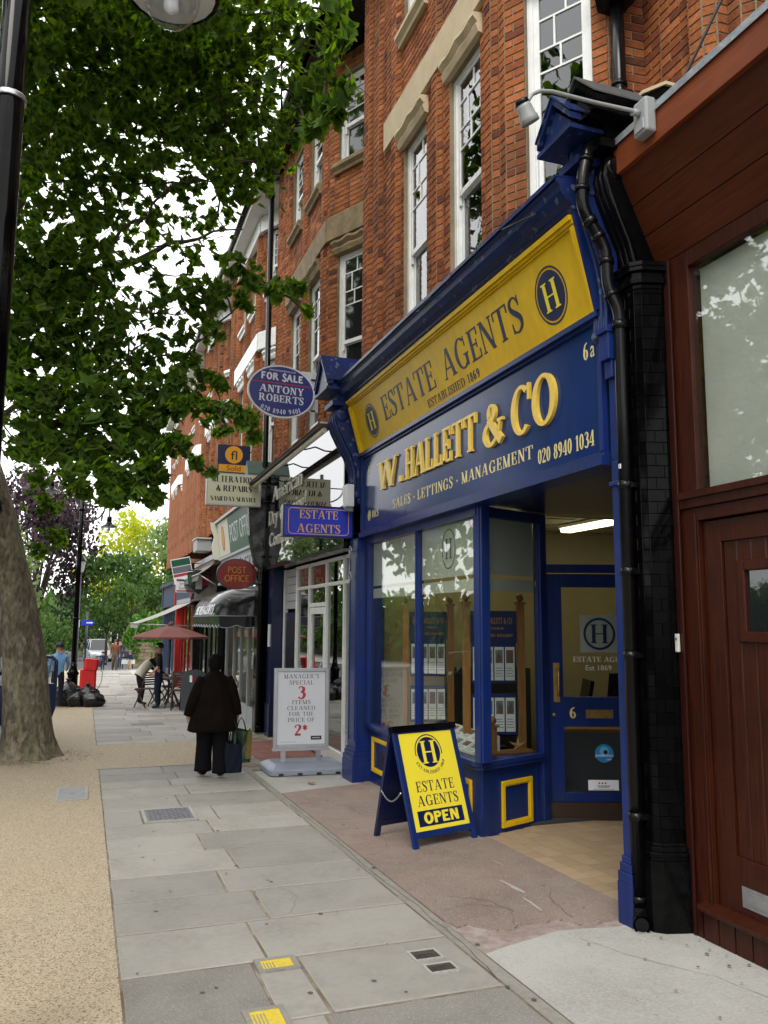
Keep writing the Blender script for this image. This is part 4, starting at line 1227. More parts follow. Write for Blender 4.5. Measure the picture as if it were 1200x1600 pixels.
put_text(lt, 'RICS', MBd(9.18, 2.95), .085, 'serif', width=.22, depth=.0025)
ring(lt, MBd(9.40, 2.99), .055, .065, .012, .0025); put_text(lt, 'S', MBd(9.40, 2.95), .08, 'serif', width=.04, depth=.003); ring(lt, MBd(9.40, 2.99), .03, .035, .008, .003)
lt.build('lettering', M['pale_gold'], SH)
mb = MB()
M0 = MBd(6.98, 3.80); ring(mb, M0, .03, .035, .01, .02, 0); mb.tube([M0 @ Vector((0, .03, .01)), M0 @ Vector((0, .06, .03))], .008, 6); mb.build('hook', M['steel'], SH)

# pilasters with consoles and pediment caps
def pilaster(y0, y1, x0, zt, x1=3.5, pl=.05):
    g0 = gz((y0+y1)/2)-.03
    mb = MB()
    mb.box(x0, x1, y0, y1, g0+.42, zt)
    for (d, a, b) in ((.05, g0, .27+g0), (.045, g0+.27, g0+.33), (.03, g0+.33, g0+.38), (.015, g0+.38, g0+.42)): mb.box(x0-d*pl/.05, x1, y0-d*pl/.05, y1+d*pl/.05, a, b)
    mb.box(x0-.015, x1, y0-.015, y1+.015, zt-.16, zt-.13)
    w = y1-y0
    if w > .15:
        for (a, b, c, d) in ((y0+.03, y0+.06, g0+.5, zt-.24), (y1-.06, y1-.03, g0+.5, zt-.24)): mb.box(x0-.008, x0+.01, a, b, c, d)
    return mb.build('pilaster', M['blue'], SH, bevel=.004)
pilaster(9.70, 10.02, 3.13, 2.74)
pilaster(4.36, 4.44, 3.165, 2.74, 3.25, .03)
def console(y0, y1, x0, zt, parent, m, name='console', bk=.3, sw=1.0, cap=.44):
    """scrolled bracket carrying a little gabled cap"""
    w = y1-y0; ym = (y0+y1)/2
    mb = MB()
    prof = [(x0+.06, zt-1.30), (x0-.0, zt-1.28), (x0-.03, zt-1.15), (x0-.01, zt-1.02), (x0-.02, zt-.85), (x0-.09, zt-.66), (x0-.18, zt-.50), (x0-.26, zt-.34), (x0-.30, zt-.22), (x0-.27, zt-.10), (x0-.20, zt-.04), (x0+bk, zt-.04), (x0+bk, zt-1.30)]
    prof = [(x0+(p[0]-x0)*sw if p[0] < x0 else p[0], p[1]) for p in prof]
    mb.prism([(p[0], y0, p[1]) for p in prof], (0, w, 0))
    for k in range(3):      # acanthus ribs on the front
        yy = y0+w*(k+.5)/3
        pts = [(p[0]-.012, yy, p[1]) for p in prof[1:11]]
        mb.tube(pts, [.012, .02, .024, .022, .026, .03, .032, .03, .024, .014], 6)
    for zz, rr_ in ((zt-.16, .085), (zt-1.17, .05)):
        xx = x0-.22*sw if zz > zt-.5 else x0-.0
        mb.lathe([(rr_*.3, 0), (rr_*.75, .0), (rr_, .012), (rr_, w+.018), (rr_*.75, w+.03), (rr_*.3, w+.03)], (xx, y0-.015, zz), 14, 0, Matrix.Rotation(-PI/2, 4, 'X'))
    # cap blocks
    mb.box(x0-cap+.08, x0+bk, y0-.03, y1+.03, zt-.04, zt+.02)
    mb.box(x0-cap+.14, x0+bk, y0, y1, zt+.02, zt+.16)
    mb.build(name, m, parent)
    cp = MB()
    # gabled top, ridge running out towards the street
    xa, xb = x0-cap, x0+.3
    cp.prism([(xa, y0-.09, zt+.16), (xa, y1+.09, zt+.16), (xa, y1+.09, zt+.21), (xa, ym, zt+.21+w*1.0), (xa, y0-.09, zt+.21)], (xb-xa, 0, 0))
    cp.prism([(xa-.03, y0-.13, zt+.20), (xa-.03, ym, zt+.26+w*1.0), (xa-.03, y1+.13, zt+.20), (xa-.03, y1+.13, zt+.245), (xa-.03, ym, zt+.31+w*1.0), (xa-.03, y0-.13, zt+.245)], (.09, 0, 0))
    cp.box(xa-.03, xb, y0-.13, y1+.13, zt+.135, zt+.165)
    cp.build('pediment', m, parent)
    rf = MB()
    for s_ in (-1, 1):
        ye = ym+s_*(w/2+.14)
        rf.prism([(xa-.04, ym, zt+.315+w), (xa-.04, ye, zt+.25), (xa-.04, ye, zt+.262), (xa-.04, ym, zt+.33+w)], (xb-xa+.04, 0, 0))
    rf.build('pediment_capping', M['slate'] if m is not M['blue_worn'] else M['blue_worn'], parent)
console(9.72, 10.04, 3.14, 4.46, SH, M['blue_worn'])
console(4.42, 4.58, 3.19, 4.80, SH, M['blue_worn'], 'console', .06, .55, .34)
# small capital under the near end of the blue board
B('capital_block', M['blue'], (3.12, 3.3, 4.37, 4.47, 3.42, 3.60), (3.10, 3.3, 4.36, 4.48, 3.60, 3.64), (3.15, 3.3, 4.38, 4.46, 3.30, 3.42), (3.18, 3.3, 4.37, 4.46, 2.74, 3.30), bevel=.004)

# window: sill, mullions, glass
XW = 3.30
g1 = gz(8)
sill = [(3.24, 9.70), (3.24, 6.66), (3.285, 6.60), (4.10, 6.91), (4.10, 7.05), (3.40, 7.0), (3.40, 9.70)]
mb = MB(); mb.prism([(p[0], p[1], .455) for p in sill], (0, 0, .045)); mb.prism([(p[0]+(.015 if p[0] < 3.3 else 0), p[1]+.01, .425) for p in sill], (0, 0, .03)); mb.build('window_sill', M['blue'], SH, bevel=.006)
sr = [(3.31, 9.70), (3.31, 6.66), (4.08, 6.965), (4.08, 7.1), (3.5, 7.05), (3.5, 9.70)]
mb = MB(); mb.prism([(p[0], p[1], -.30) for p in sr], (0, 0, .72)); mb.build('stallriser', M['blue_dark'] if False else M['blue'], SH)
dR = (Vector((4.08, 6.965, 0))-Vector((3.31, 6.66, 0))); LR = dR.length; dR.normalize()
MRt = frame_mat((3.31, 6.66, 0), dR, (0, 0, 1))      # return face, w out towards the camera
MF = lambda y, z: plane_x(3.31, y, z)
mb = MB()
for (a, b, c, d) in ((0, LR, -.30, -.14), (0, .10, -.139, .42), (LR-.08, LR, -.139, .42)): mb.obox(MRt, a, b, c, d, .0005, .012)
M9 = MF(9.70, 0)
for (a, b, c, d) in ((0, 3.04, -.30, -.16), (0, .06, -.159, .42), (1.42, 1.58, -.159, .42), (2.96, 3.04, -.159, .42)): mb.obox(M9, a, b, c, d, .0005, .012)
mb.build('riser_frame', M['blue'], SH)
def yframe(Mx, a, b, c, d):
    mb = MB(); e = .04
    for (p, q, r_, s_) in ((a, b, c, c+e), (a, b, d-e, d), (a, a+e, c+e, d-e), (b-e, b, c+e, d-e)): mb.obox(Mx, p, q, r_, s_, .0005, .022)
    for (p, q, r_, s_) in ((a+e, b-e, c+e, c+e+.012), (a+e, b-e, d-e-.012, d-e), (a+e, a+e+.012, c+e+.012, d-e-.012), (b-e-.012, b-e, c+e+.012, d-e-.012)): mb.obox(Mx, p, q, r_, s_, .0005, .012)
    return mb.build('panel_frame', M['yellow'], SH, bevel=.004)
yframe(MRt, .255, .68, -.10, .30)
yframe(M9, .14, .72, -.06, .34); yframe(M9, 2.28, 2.86, -.10, .31)
mb = MB()
for k in range(9): mb.obox(M9, .42, .60, .02+k*.022, .032+k*.022, .0005, .012)
mb.build('air_vent', M['kick'], SH)
# posts
def post(x, y, w, d, rot, z0=.50, z1=2.75, name='mullion'):
    Mx = Matrix.Translation((x, y, 0)) @ Matrix.Rotation(rot, 4, 'Z')
    mb = MB(); mb.bbox(Mx, -w/2, w/2, -d/2, d/2, z0, z1, .008); mb.bbox(Mx, -w/2-.012, w/2+.012, -d/2+.02, d/2-.02, z0, z1-.002, .004)
    return mb.build(name, M['blue'], SH)
post(XW, 8.07, .07, .075, 0); post(XW+.01, 6.62, .105, .12, .2, name='corner_post'); post(XW, 9.66, .08, .10, 0); post(4.12, 6.99, .10, .09, .37, -.2, 2.75, 'door_post')
B('window_head', M['blue'], (3.24, 3.36, 6.6, 9.7, 2.66, 2.76)); 
mb = MB(); mb.obox(MRt, .06, LR, 2.66, 2.75, -.06, .04); mb.build('window_head', M['blue'], SH)
B('shop_window', M['glass'], (XW-.004, XW+.004, 8.10, 9.62, .50, 2.66)); B('shop_window', M['glass'], (XW-.004, XW+.004, 6.68, 8.04, .50, 2.66))
mb = MB(); mb.obox(MRt, .09, LR-.02, .50, 2.66, -.012, -.004); mb.build('shop_window', M['glass_clear'], SH)
# frosted film behind the glass: top band and narrow strip
def film(Mx, a, b, nm='frosted_film', top=2.66, lo=2.14):
    mb = MB(); mb.obox(Mx, a, b, lo, top, -.022, -.018); mb.obox(Mx, a, b, lo-.15, lo-.035, -.022, -.018); return mb.build(nm, M['frost'], SH)
Mw = plane_x(XW, 9.62, 0)
film(Mw, 0, 1.52); film(Mw, 1.58, 2.94); film(MRt, .12, LR-.05)
mb = MB(); Me = plane_x(XW+.016, 7.35, 2.42)
ring(mb, Me, .16, .20, .012, .001); put_text(mb, 'H', Me @ Matrix.Translation((0, -.10, 0)), .20, 'serif', width=.15, depth=.001); mb.build('window_emblem', M['print_grey'], SH)
# door, seen square on at the back of the lobby
D0, D1 = Vector((4.21, 7.03, 0)), Vector((5.06, 6.725, 0)); dD = (D1-D0).normalized(); LD = (D1-D0).length
MD = frame_mat(D0, dD, (0, 0, 1))
zf = -.145
mb = MB()
mb.obox(MD, -.06, 0, zf, 2.75, -.06, .05); mb.obox(MD, LD, LD+.08, zf, 2.75, -.06, .05); mb.obox(MD, 0, LD, 2.19, 2.27, -.06, .045)
mb.build('door_frame', M['blue'], SH)
dr = MB()
for (a, b, c, d) in ((0.01, .15, zf+.17, 2.18), (LD-.13, LD-.01, zf+.17, 2.18), (.1501, LD-.1301, 2.05, 2.18), (.1501, LD-.1301, .72, 1.0), (.1501, LD-.1301, zf+.17, .11)): dr.obox(MD, a, b, c, d, -.045, 0)
door = dr.build('shop_door', M['blue'], SH, bevel=.004)
def D(name, m, *bs):
    mb = MB()
    for b in bs: mb.obox(MD, *b)
    return mb.build(name, m, door)
D('kick_plate', M['kick'], (.01, LD-.01, zf+.005, zf+.168, -.045, .004))
D('door_glass', M['glass_clear'], (.15, LD-.13, 1.0, 2.05, -.026, -.020)); D('door_glass', M['glass_clear'], (.15, LD-.13, .11, .72, -.026, -.020))
D('pull_handle_plate', M['brass'], (.055, .115, .95, 1.32, 0, .005))
mb = MB(); mb.tube([MD @ Vector(p) for p in ((.092, 1.02, .005), (.092, 1.02, .055), (.092, 1.06, .065), (.092, 1.22, .065), (.092, 1.26, .055), (.092, 1.26, .005))], .012, 8); mb.build('pull_handle', M['brass'], door)
D('letter_plate', M['brass'], (.36, .62, .80, .88, 0, .006), (.38, .60, .815, .865, .006, .009))
mb = MB(); mb.lathe([(.018, 0), (.018, .008), (.01, .012)], MD @ Vector((.055, .83, 0)), 12, 0, MD.to_3x3().to_4x4()); mb.build('keyhole', M['brass'], door)
lt = MB(); put_text(lt, '6', MD @ Matrix.Translation((.235, .80, .001)), .10, 'serif', width=.06, depth=.004); lt.build('door_number', M['pale_gold'], door)
fm = MB(); fm.obox(MD, .33, .70, 1.42, 1.78, -.031, -.0285); fm.build('frosted_square', M['frost2'], door)
lt = MB(); Mh = MD @ Matrix.Translation((.515, 1.60, -.0195))
ring(lt, Mh, .155, .155, .022, .001); put_text(lt, 'H', Mh @ Matrix.Translation((0, -.09, 0)), .18, 'serif', width=.17, depth=.001)
lt.build('door_emblem', M['dk_print'] if 'dk_print' in M else M['navy'], door)
lt = MB(); put_text(lt, 'ESTATE AGENTS', MD @ Matrix.Translation((.545, 1.33, -.0195)), .05, 'serif', width=.58, depth=.001); put_font(lt, 'Est 1869', MD @ Matrix.Translation((.50, 1.25, -.0195)), .05, width=.25, depth=.001)
lt.build('lettering', M['frost'], door)
st = MB(); Ms = MD @ Matrix.Translation((.53, .47, -.0185)); disc(st, Ms, .088, .085, .001, 0); disc(st, Ms @ Matrix.Translation((.0, .02, .001)), .045, .045, .001, 1); disc(st, Ms @ Matrix.Translation((.012, .012, .002)), .02, .02, .001, 2)
put_font(st, 'primelocation', Ms @ Matrix.Translation((0, -.03, .0015)), .028, width=.17, depth=.001, mi=3); put_font(st, '.com', Ms @ Matrix.Translation((.04, -.062, .0015)), .02, width=.05, depth=.001, mi=3)
M['cyan'] = mat('sky_blue_print', (0.02, 0.22, 0.50), 0.4); M['cyan2'] = mat('light_blue_print', (0.12, 0.45, 0.65), 0.4)
st.build('round_sticker', [M['cyan'], M['cyan2'], M['navy'], M['paper']], door)
st = MB(); st.obox(MD, .37, .66, .13, .225, -.0195, -.0185, 0); Mk = MD @ Matrix.Translation((.515, .17, -.0185))
for k in range(3): disc(st, Mk @ Matrix.Translation((-.04+k*.03, .025, 0)), .009, .009, .0008, 1)
st.obox(Mk, -.06, .06, -.004, .004, 0, .0008, 2); st.obox(Mk, -.05, .05, -.016, -.011, 0, .0008, 2); st.obox(Mk, -.1, .1, -.032, -.028, 0, .0008, 2)
st.build('card_sticker', [M['paper'], M['red_print'], M['print_grey']], door)
# fanlight
tr = MB(); tr.obox(MD, 0, LD, 2.27, 2.74, -.025, -.019); tr.build('fanlight', M['glass_clear'], SH)
# lobby ceiling, right-hand wall
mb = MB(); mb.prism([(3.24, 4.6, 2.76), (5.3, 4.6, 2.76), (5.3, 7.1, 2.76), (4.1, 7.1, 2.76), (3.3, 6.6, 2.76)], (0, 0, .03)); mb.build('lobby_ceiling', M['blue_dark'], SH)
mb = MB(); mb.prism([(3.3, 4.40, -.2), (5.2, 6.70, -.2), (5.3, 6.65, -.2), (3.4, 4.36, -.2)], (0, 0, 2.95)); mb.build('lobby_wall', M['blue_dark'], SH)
# floor tiles of the lobby
lb = tag(bpy.data.objects.new('lobby_floor', None), kind='structure'); COL.objects.link(lb); ORG[lb.name] = Vector((0, 0, 0))
bd = MB(); poly = [(3.34, 4.56), (5.3, 6.7), (4.1, 7.2), (3.28, 6.75)]
bd.add([(p[0], p[1], gz(p[1])-.002) for p in poly], [(0,1,2,3)]); bd.build('tile_bed', M['joint'], lb)
tmb = MB(); tmb.add([(.002,.002,0),(.148,.002,0),(.148,.148,0),(.002,.148,0),(0,0,-.02),(.15,0,-.02),(.15,.15,-.02),(0,.15,-.02)], [(0,1,2,3),(4,5,1,0),(5,6,2,1),(6,7,3,2),(7,4,0,3)])
t0 = tmb.build('floor_tile', M['floor_tile'], lb, world=False); fst = True
def inpoly(x, y, P):
    c = False; j = len(P)-1
    for i in range(len(P)):
        if (P[i][1] > y) != (P[j][1] > y) and x < (P[j][0]-P[i][0])*(y-P[i][1])/(P[j][1]-P[i][1])+P[i][0]: c = not c
        j = i
    return c
poly2 = [(3.38, 4.62), (5.2, 6.75), (4.1, 7.08), (3.38, 6.68)]
for i in range(14):
    for j in range(18):
        x, y = 3.362+i*.152, 4.55+j*.152
        if inpoly(x+.075, y+.075, poly2):
            o = t0 if fst else t0.copy()
            if not fst: COL.objects.link(o); o.parent = lb
            fst = False; o.location = (x, y, gz(y)+.002); o.rotation_euler.x = SLOPE

# ---------------------------------------------------------------- inside the shop
M['ceil'] = mat('ceiling_board', (0.55, 0.51, 0.38), 0.9)
M['wallp'] = mat('office_wall', (0.36, 0.32, 0.20), 0.9, n1=(1.5, (0.28, 0.25, 0.16), 0.7))
M['carpet'] = mat('dark_carpet', (0.03, 0.03, 0.035), 0.95)
RM = tag(bpy.data.objects.new('shop_interior', None), kind='structure'); COL.objects.link(RM); ORG[RM.name] = Vector((0, 0, 0))
def I(name, m, *bs):
    mb = MB()
    for b in bs: mb.box(*b)
    return mb.build(name, m, RM)
I('floor', M['carpet'], (3.42, 8.8, 6.9, 9.98, -.2, -.12), (5.3, 8.8, 4.6, 6.9, -.2, -.12))
I('back_wall', M['wallp'], (8.8, 8.9, 4.6, 10, -.2, 3.2)); I('far_wall', M['wallp'], (3.45, 8.8, 9.98, 10.08, -.2, 3.2)); I('near_wall', M['wallp'], (5.3, 8.8, 4.5, 4.6, -.2, 3.2))
I('ceiling', M['ceil'], (3.42, 8.8, 7.12, 9.98, 2.95, 3.0), (5.3, 8.8, 4.6, 7.12, 2.95, 3.0))
mb = MB()
for k in range(9): mb.box(3.42 if 4.9+k*.6 > 7.1 else 5.3, 8.8, 4.9+k*.6-.012, 4.9+k*.6+.012, 2.942, 2.949)
for k in range(9): mb.box(3.7+k*.6-.012, 3.7+k*.6+.012, 7.15 if 3.7+k*.6 < 5.3 else 4.62, 9.96, 2.938, 2.941)
mb.build('ceiling_grid', M['print_grey'], RM)
# lit tube fittings: one seen lit, two more added to brighten the office
lamp_e = mat('lit_diffuser', (0.8, 0.8, 0.6), 0.5, emit=((1.0, 0.86, 0.45), 4.2))
for (x, y) in ((5.72, 8.25), (7.3, 8.2), (4.5, 8.9)):
    t = thing('ceiling_light', 'lit yellowish tube light under the office ceiling above the shop door' if x < 6 and y < 8.5 else ('added second tube light brightening the office from deeper inside' if x > 7 else 'added third tube light brightening the window displays'), 'light', (x, y, 2.93))
    mb = MB(); mb.box(x-.10, x+.10, y-.80, y+.80, 2.90, 2.935); mb.build('fitting', M['white_plastic'], t)
    mb = MB(); mb.prism([(x-.09, y-.78, 2.90), (x-.07, y-.78, 2.85), (x+.07, y-.78, 2.85), (x+.09, y-.78, 2.90)], (0, 1.56, 0)); mb.build('diffuser', lamp_e, t)
# window bed and display stands
I('window_bed', M['wallp'], (3.42, 4.35, 7.16, 9.96, -.12, .30))
def display(A, Bp, label, cols, zc=(1.36, .86)):
    """post framed display of property cards between two plan points; w faces the viewer"""
    A = Vector((*A, 0)); Bp = Vector((*Bp, 0)); u_ = (Bp-A).normalized(); L = (Bp-A).length
    t = thing('display_stand', label, 'display stand', (A.x, A.y, .30), 0, 'property display stands in the window')
    F = frame_mat(A, u_, (0, 0, 1))
    for q in (0, L):
        mb = MB(); mb.obox(F, q-.035, q+.035, .30, 1.90, -.035, .035); mb.obox(F, q-.05, q+.05, 1.885, 1.91, -.05, .05); c = F @ Vector((q, 0, 0))
        mb.sphere((c.x, c.y, 1.955), .038, 12); mb.lathe([(.02, 0), (.025, .012)], (c.x, c.y, 1.91), 10); mb.build('post', M['oak'], t)
    mb = MB(); mb.obox(F, -.08, L+.08, .30, .33, -.08, .08); mb.build('base_rail', M['oak'], t)
    hd = MB(); hd.obox(F, .04, L-.04, 1.50, 1.82, -.012, .0); h_ = hd.build('header_board', M['header_blue'], t)
    lt = MB(); Mx = F @ Matrix.Translation((L/2+.04, 1.69, .0005)); wd = L-.14
    put_text(lt, 'W. HALLETT & CO', Mx, .06, 'serif', width=wd*.72, depth=.0015); put_text(lt, 'SALES • LETTINGS • MANAGEMENT', Mx @ Matrix.Translation((-.03, -.13, 0)), .028, 'serif', width=wd*.9, depth=.0015); put_text(lt, 'ESTABLISHED 1869', Mx @ Matrix.Translation((0, -.055, 0)), .020, 'serif', width=wd*.3, depth=.0015)
    ring(lt, Mx @ Matrix.Translation((-wd*.48, .03, 0)), .040, .055, .006, .0015); put_text(lt, 'H', Mx @ Matrix.Translation((-wd*.48, .0, 0)), .06, 'serif', width=.045, depth=.0015)
    lt.build('lettering', M['orange_gold'], h_)
    for r_, z_ in enumerate(zc):
        pn = (L-.12)/cols
        bk = MB(); bk.obox(F, .05, L-.05, z_-.26, z_+.14, -.006, 0); b_ = bk.build('card_rail', M['header_blue'], t)
        for c in range(cols):
            uc = .06+pn*(c+.5); rr2 = random.Random(c*7+r_*31+int(A.y*10))
            cd = MB(); cd.obox(F, uc-pn*.44, uc+pn*.44, z_-.23, z_+.10, .0005, .003, 0)
            cd.obox(F, uc-pn*.34, uc+pn*.34, z_-.06, z_+.07, .003, .0036, 1+rr2.randrange(2))
            cd.obox(F, uc-pn*rr2.uniform(.1, .30), uc+pn*rr2.uniform(.1, .3), z_-.055, z_-.0, .0036, .0042, 2); cd.prism([F @ Vector(q) for q in ((uc-pn*.25, z_, .0037), (uc+pn*.25, z_, .0037), (uc+pn*rr2.uniform(-.1, .1), z_+.045, .0037))], F.to_3x3() @ Vector((0, 0, .0006)), 4)
            for k in range(4): cd.obox(F, uc-pn*.34, uc+pn*(.34-.1*(k % 2)), z_-.19+k*.026, z_-.184+k*.026, .003, .0036, 3)
            cd.build('property_card', [M['paper'], CP[0], CP[1], M['print_grey'], CP[2]], t)
    return t
M['header_blue'] = mat('header_blue', (0.010, 0.022, 0.13), 0.4)
CP = [mat('photo_print_green', (0.10, 0.16, 0.10), 0.4, n1=(40, (0.30, 0.34, 0.40), 0.9)), mat('photo_print_brick', (0.25, 0.12, 0.08), 0.4, n1=(50, (0.10, 0.08, 0.07), 0.9)), mat('photo_print_roof', (0.16, 0.09, 0.09), 0.4)]
display((3.60, 7.56), (4.13, 7.40), 'oak display stand with blue header and property cards, nearest the shop door', 4)
display((3.40, 8.72), (3.88, 8.56), 'oak display stand with blue header and property cards, behind the far window pane', 4)
# sloping rack of cards low in the window
t = thing('card_rack', 'low sloping rack of white property sheets at the bottom of the window', 'card rack', (3.52, 7.35, .30))
bk = MB(); bk.prism([(3.38, 6.98, .44), (3.66, 6.98, .44), (3.66, 6.98, .66), (3.38, 6.98, .50)], (0, .98, 0)); bk.box(3.40, 3.64, 7.0, 7.9, .30, .44); bk.build('rack_board', M['white_plastic'], t)
for r_ in range(2):
    for c in range(5):
        Mx = frame_mat((3.386+.14*r_, 7.93-.19*c, .513+.0735*r_), (0, -1, 0), (.14, 0, .08)); cd = MB(); cd.obox(Mx, 0, .165, 0, .145, .001, .003, 0); cd.obox(Mx, .02, .14, .06, .13, .003, .004, 1+(r_+c) % 2)
        for k in range(3): cd.obox(Mx, .02, .13, .015+k*.014, .02+k*.014, .003, .0038, 3)
        cd.build('property_card', [M['paper'], CP[0], CP[1], M['print_grey']], t)
t = thing('newel_ornament', 'short oak post with a ball finial standing in the window by the door', 'ornament', (3.70, 6.98, .50))
mb = MB(); mb.box(3.52, 4.0, 6.97, 7.05, .50, .525); mb.build('base', M['oak'], t)
mb = MB(); mb.bbox(Matrix.Translation((3.60, 7.01, 0)), -.035, .035, -.035, .035, .525, .74, .006); mb.bbox(Matrix.Translation((3.60, 7.01, 0)), -.05, .05, -.05, .05, .74, .76, .004); mb.sphere((3.60, 7.01, .80), .04, 12); mb.build('post', M['oak'], t)
mb = MB()
for k in range(5):
    a = 2*PI*k/5+.3
    mb.add([(3.86+.03*math.cos(a-.6), 7.0, .56+.03*math.sin(a-.6)), (3.86+.10*math.cos(a), 7.0, .58+.07*math.sin(a)), (3.86+.03*math.cos(a+.6), 7.0, .56+.03*math.sin(a+.6)), (3.86, 6.97, .56)], [(0,1,3),(1,2,3)])
tag(mb.build('paper_star', mat('orange_foil', (0.6, 0.25, 0.03), 0.4, n1=(9, (0.05, 0.3, 0.35), 0.9))), 'small folded orange and turquoise star lying in the shop window', 'ornament')
# desk, monitor, cabinet behind
def desk(x, y, rz, lab, lab2):
    t = thing('desk', lab, 'desk', (x, y, -.12), rz)
    mb = MB(); mb.box(-.8, .8, -.4, .4, .70, .73); mb.build('desktop', M['oak'], t, world=False)
    mb = MB()
    for a in (-.76, .72): mb.box(a, a+.04, -.36, .36, 0, .70)
    mb.box(-.72, .72, .30, .33, .2, .70); mb.build('desk_frame', M['print_grey'], t, world=False)
    t2 = thing('computer_monitor', lab2, 'monitor', (x, y, .61), rz)
    mb = MB(); Mx = Matrix.Rotation(.18, 4, 'X'); mb.obox(Mx, -.22, .22, -.02, .02, .12, .46); mb.build('screen', M['black_gloss'], t2, world=False)
    mb = MB(); mb.lathe([(.10, 0), (.10, .012), (.02, .02)], (0, 0, 0), 16); mb.tube([(0, 0, .01), (0, 0, .2)], .018, 8); mb.build('stand', M['alu'], t2, world=False)
    mb = MB(); mb.box(-.20, .20, -.30, -.17, .0, .02); 
    for k in range(4): mb.box(-.19, .19, -.29+k*.03, -.268+k*.03, .02, .026)
    tag(mb.build('keyboard', M['print_grey'], None, world=False), 'keyboard in front of the monitor on the desk behind the %s' % ('shop door' if x < 6 else 'office'), 'keyboard')
    k_ = COL.objects[-1]; k_.location = (x, y, .61); k_.rotation_euler.z = rz
desk(5.35, 8.2, 1.2, 'oak topped office desk seen through the glass of the shop door', 'black flat monitor turned sideways on the desk behind the shop door')
desk(6.6, 9.2, 0, 'oak topped office desk at the back of the office', 'black flat monitor at the back of the office')
t = thing('filing_cabinet', 'dark cupboard standing behind the property displays', 'cupboard', (4.9, 9.6, -.12))
mb = MB(); mb.box(-.45, .45, -.25, .25, 0, 1.25); mb.build('body', M['carpet'], t, world=False)
for k in range(3):
    mb = MB(); mb.box(-.43, .43, -.262, -.251, .04+k*.40, .42+k*.40); d_ = mb.build('drawer', M['carpet'], t, world=False); mb = MB(); mb.box(-.06, .06, -.28, -.263, .3+k*.40, .32+k*.40); mb.build('handle', M['steel'], d_, world=False)
# alarm box, hooks near the far pilaster
t = thing('alarm_box', 'white alarm box fixed on the blue pilaster above the bracket sign', 'alarm box', (3.10, 9.80, 3.1))
mb = MB(); mb.prism([(3.0, 9.74, 3.14), (3.0, 9.90, 3.14), (2.99, 9.92, 3.42), (2.99, 9.72, 3.42)], (.10, 0, 0)); mb.build('cover', M['white_plastic'], t, bevel=.01)
mb = MB(); mb.box(2.995, 3.09, 9.76, 9.86, 3.08, 3.139); mb.build('strobe', M['print_grey'], t)
t = thing('ring_hook', 'coiled steel ring hanging on the blue pilaster under the bracket sign', 'hook', (3.08, 9.9, 2.35))
for (z, r_) in ((2.60, .045), (2.27, .05)):
    mb = MB(); pts = [(3.09, 9.86+r_*math.cos(a*.5), z+r_*math.sin(a*.5)) for a in range(0, 14)]; mb.tube(pts, .007, 6); mb.build('ring', M['steel'], t)

# ---------------------------------------------------------------- A-board
AB = thing('a_board', 'yellow and blue A-board saying ESTATE AGENTS OPEN before the shop window', 'A-board', (0, 0, 0))
P0 = Vector((2.60, 6.45, gz(6.45)+.006)); P1 = Vector((3.28, 6.66, gz(6.66)+.006))   # front feet
u = (P1-P0).normalized(); Wb = .70
Tt = Vector((2.60, 7.03, .80))
back_dir = Vector((-u.y, u.x, 0))
Hn = .98
v = (back_dir*.31+Vector((-.0, 0, .93))).normalized()
MA = frame_mat(P0, u, v)      # w faces the viewer?
if MA.to_3x3().col[2].y > 0: pass
def AQ(name, m, boxes, parent=AB, Mx=None, bevel=0.0):
    mb = MB()
    for b in boxes: mb.obox(Mx or MA, *b)
    return mb.build(name, m, parent, bevel=bevel)
AQ('front_frame', M['blue'], [(0, .05, .0, Hn, -.03, .0), (Wb-.05, Wb, .0, Hn, -.03, 0), (.05, Wb-.05, .075, .125, -.028, 0), (.05, Wb-.05, Hn-.05, Hn, -.028, -.001), (.045, Wb-.045, .12, Hn-.045, -.022, -.012)], bevel=.003)
AQ('top_rail', M['black_gloss'], [(-.01, Wb+.01, Hn-.04, Hn+.012, -.045, .012)])
pn = AQ('poster_panel', M['yellow_print'], [(.052, Wb-.052, .127, Hn-.055, -.0119, -.006)])
lt = MB(); Ml = lambda x, y: MA @ Matrix.Translation((x, y, -.0058))
cx_ = Wb/2
disc(lt, Ml(cx_, .755), .128, .128, .001, 0); ring(lt, Ml(cx_, .755), .152, .152, .010, .001, 0, -10, 190)
put_text(lt, 'H', Ml(cx_, .755-.095) @ Matrix.Translation((0, 0, .001)), .19, 'serif', width=.17, depth=.001, mi=1)
put_text(lt, 'ESTABLISHED 1869', Ml(cx_, .755), .026, 'serif', width=.40, arc=-.182, depth=.001)
put_text(lt, 'ESTATE', Ml(cx_, .435), .085, 'serif', width=.42, depth=.001, track=.14); put_text(lt, 'AGENTS', Ml(cx_, .320), .085, 'serif', width=.45, depth=.001, track=.14)
lt.obox(Ml(0, 0), .10, Wb-.10, .16, .285, 0, .001, 0); put_text(lt, 'OPEN', Ml(cx_, .178) @ Matrix.Translation((0, 0, .001)), .09, 'sansb', width=.38, depth=.001, mi=1, slant=.0)
lt.build('lettering', [M['navy'], M['yellow_print']], pn)
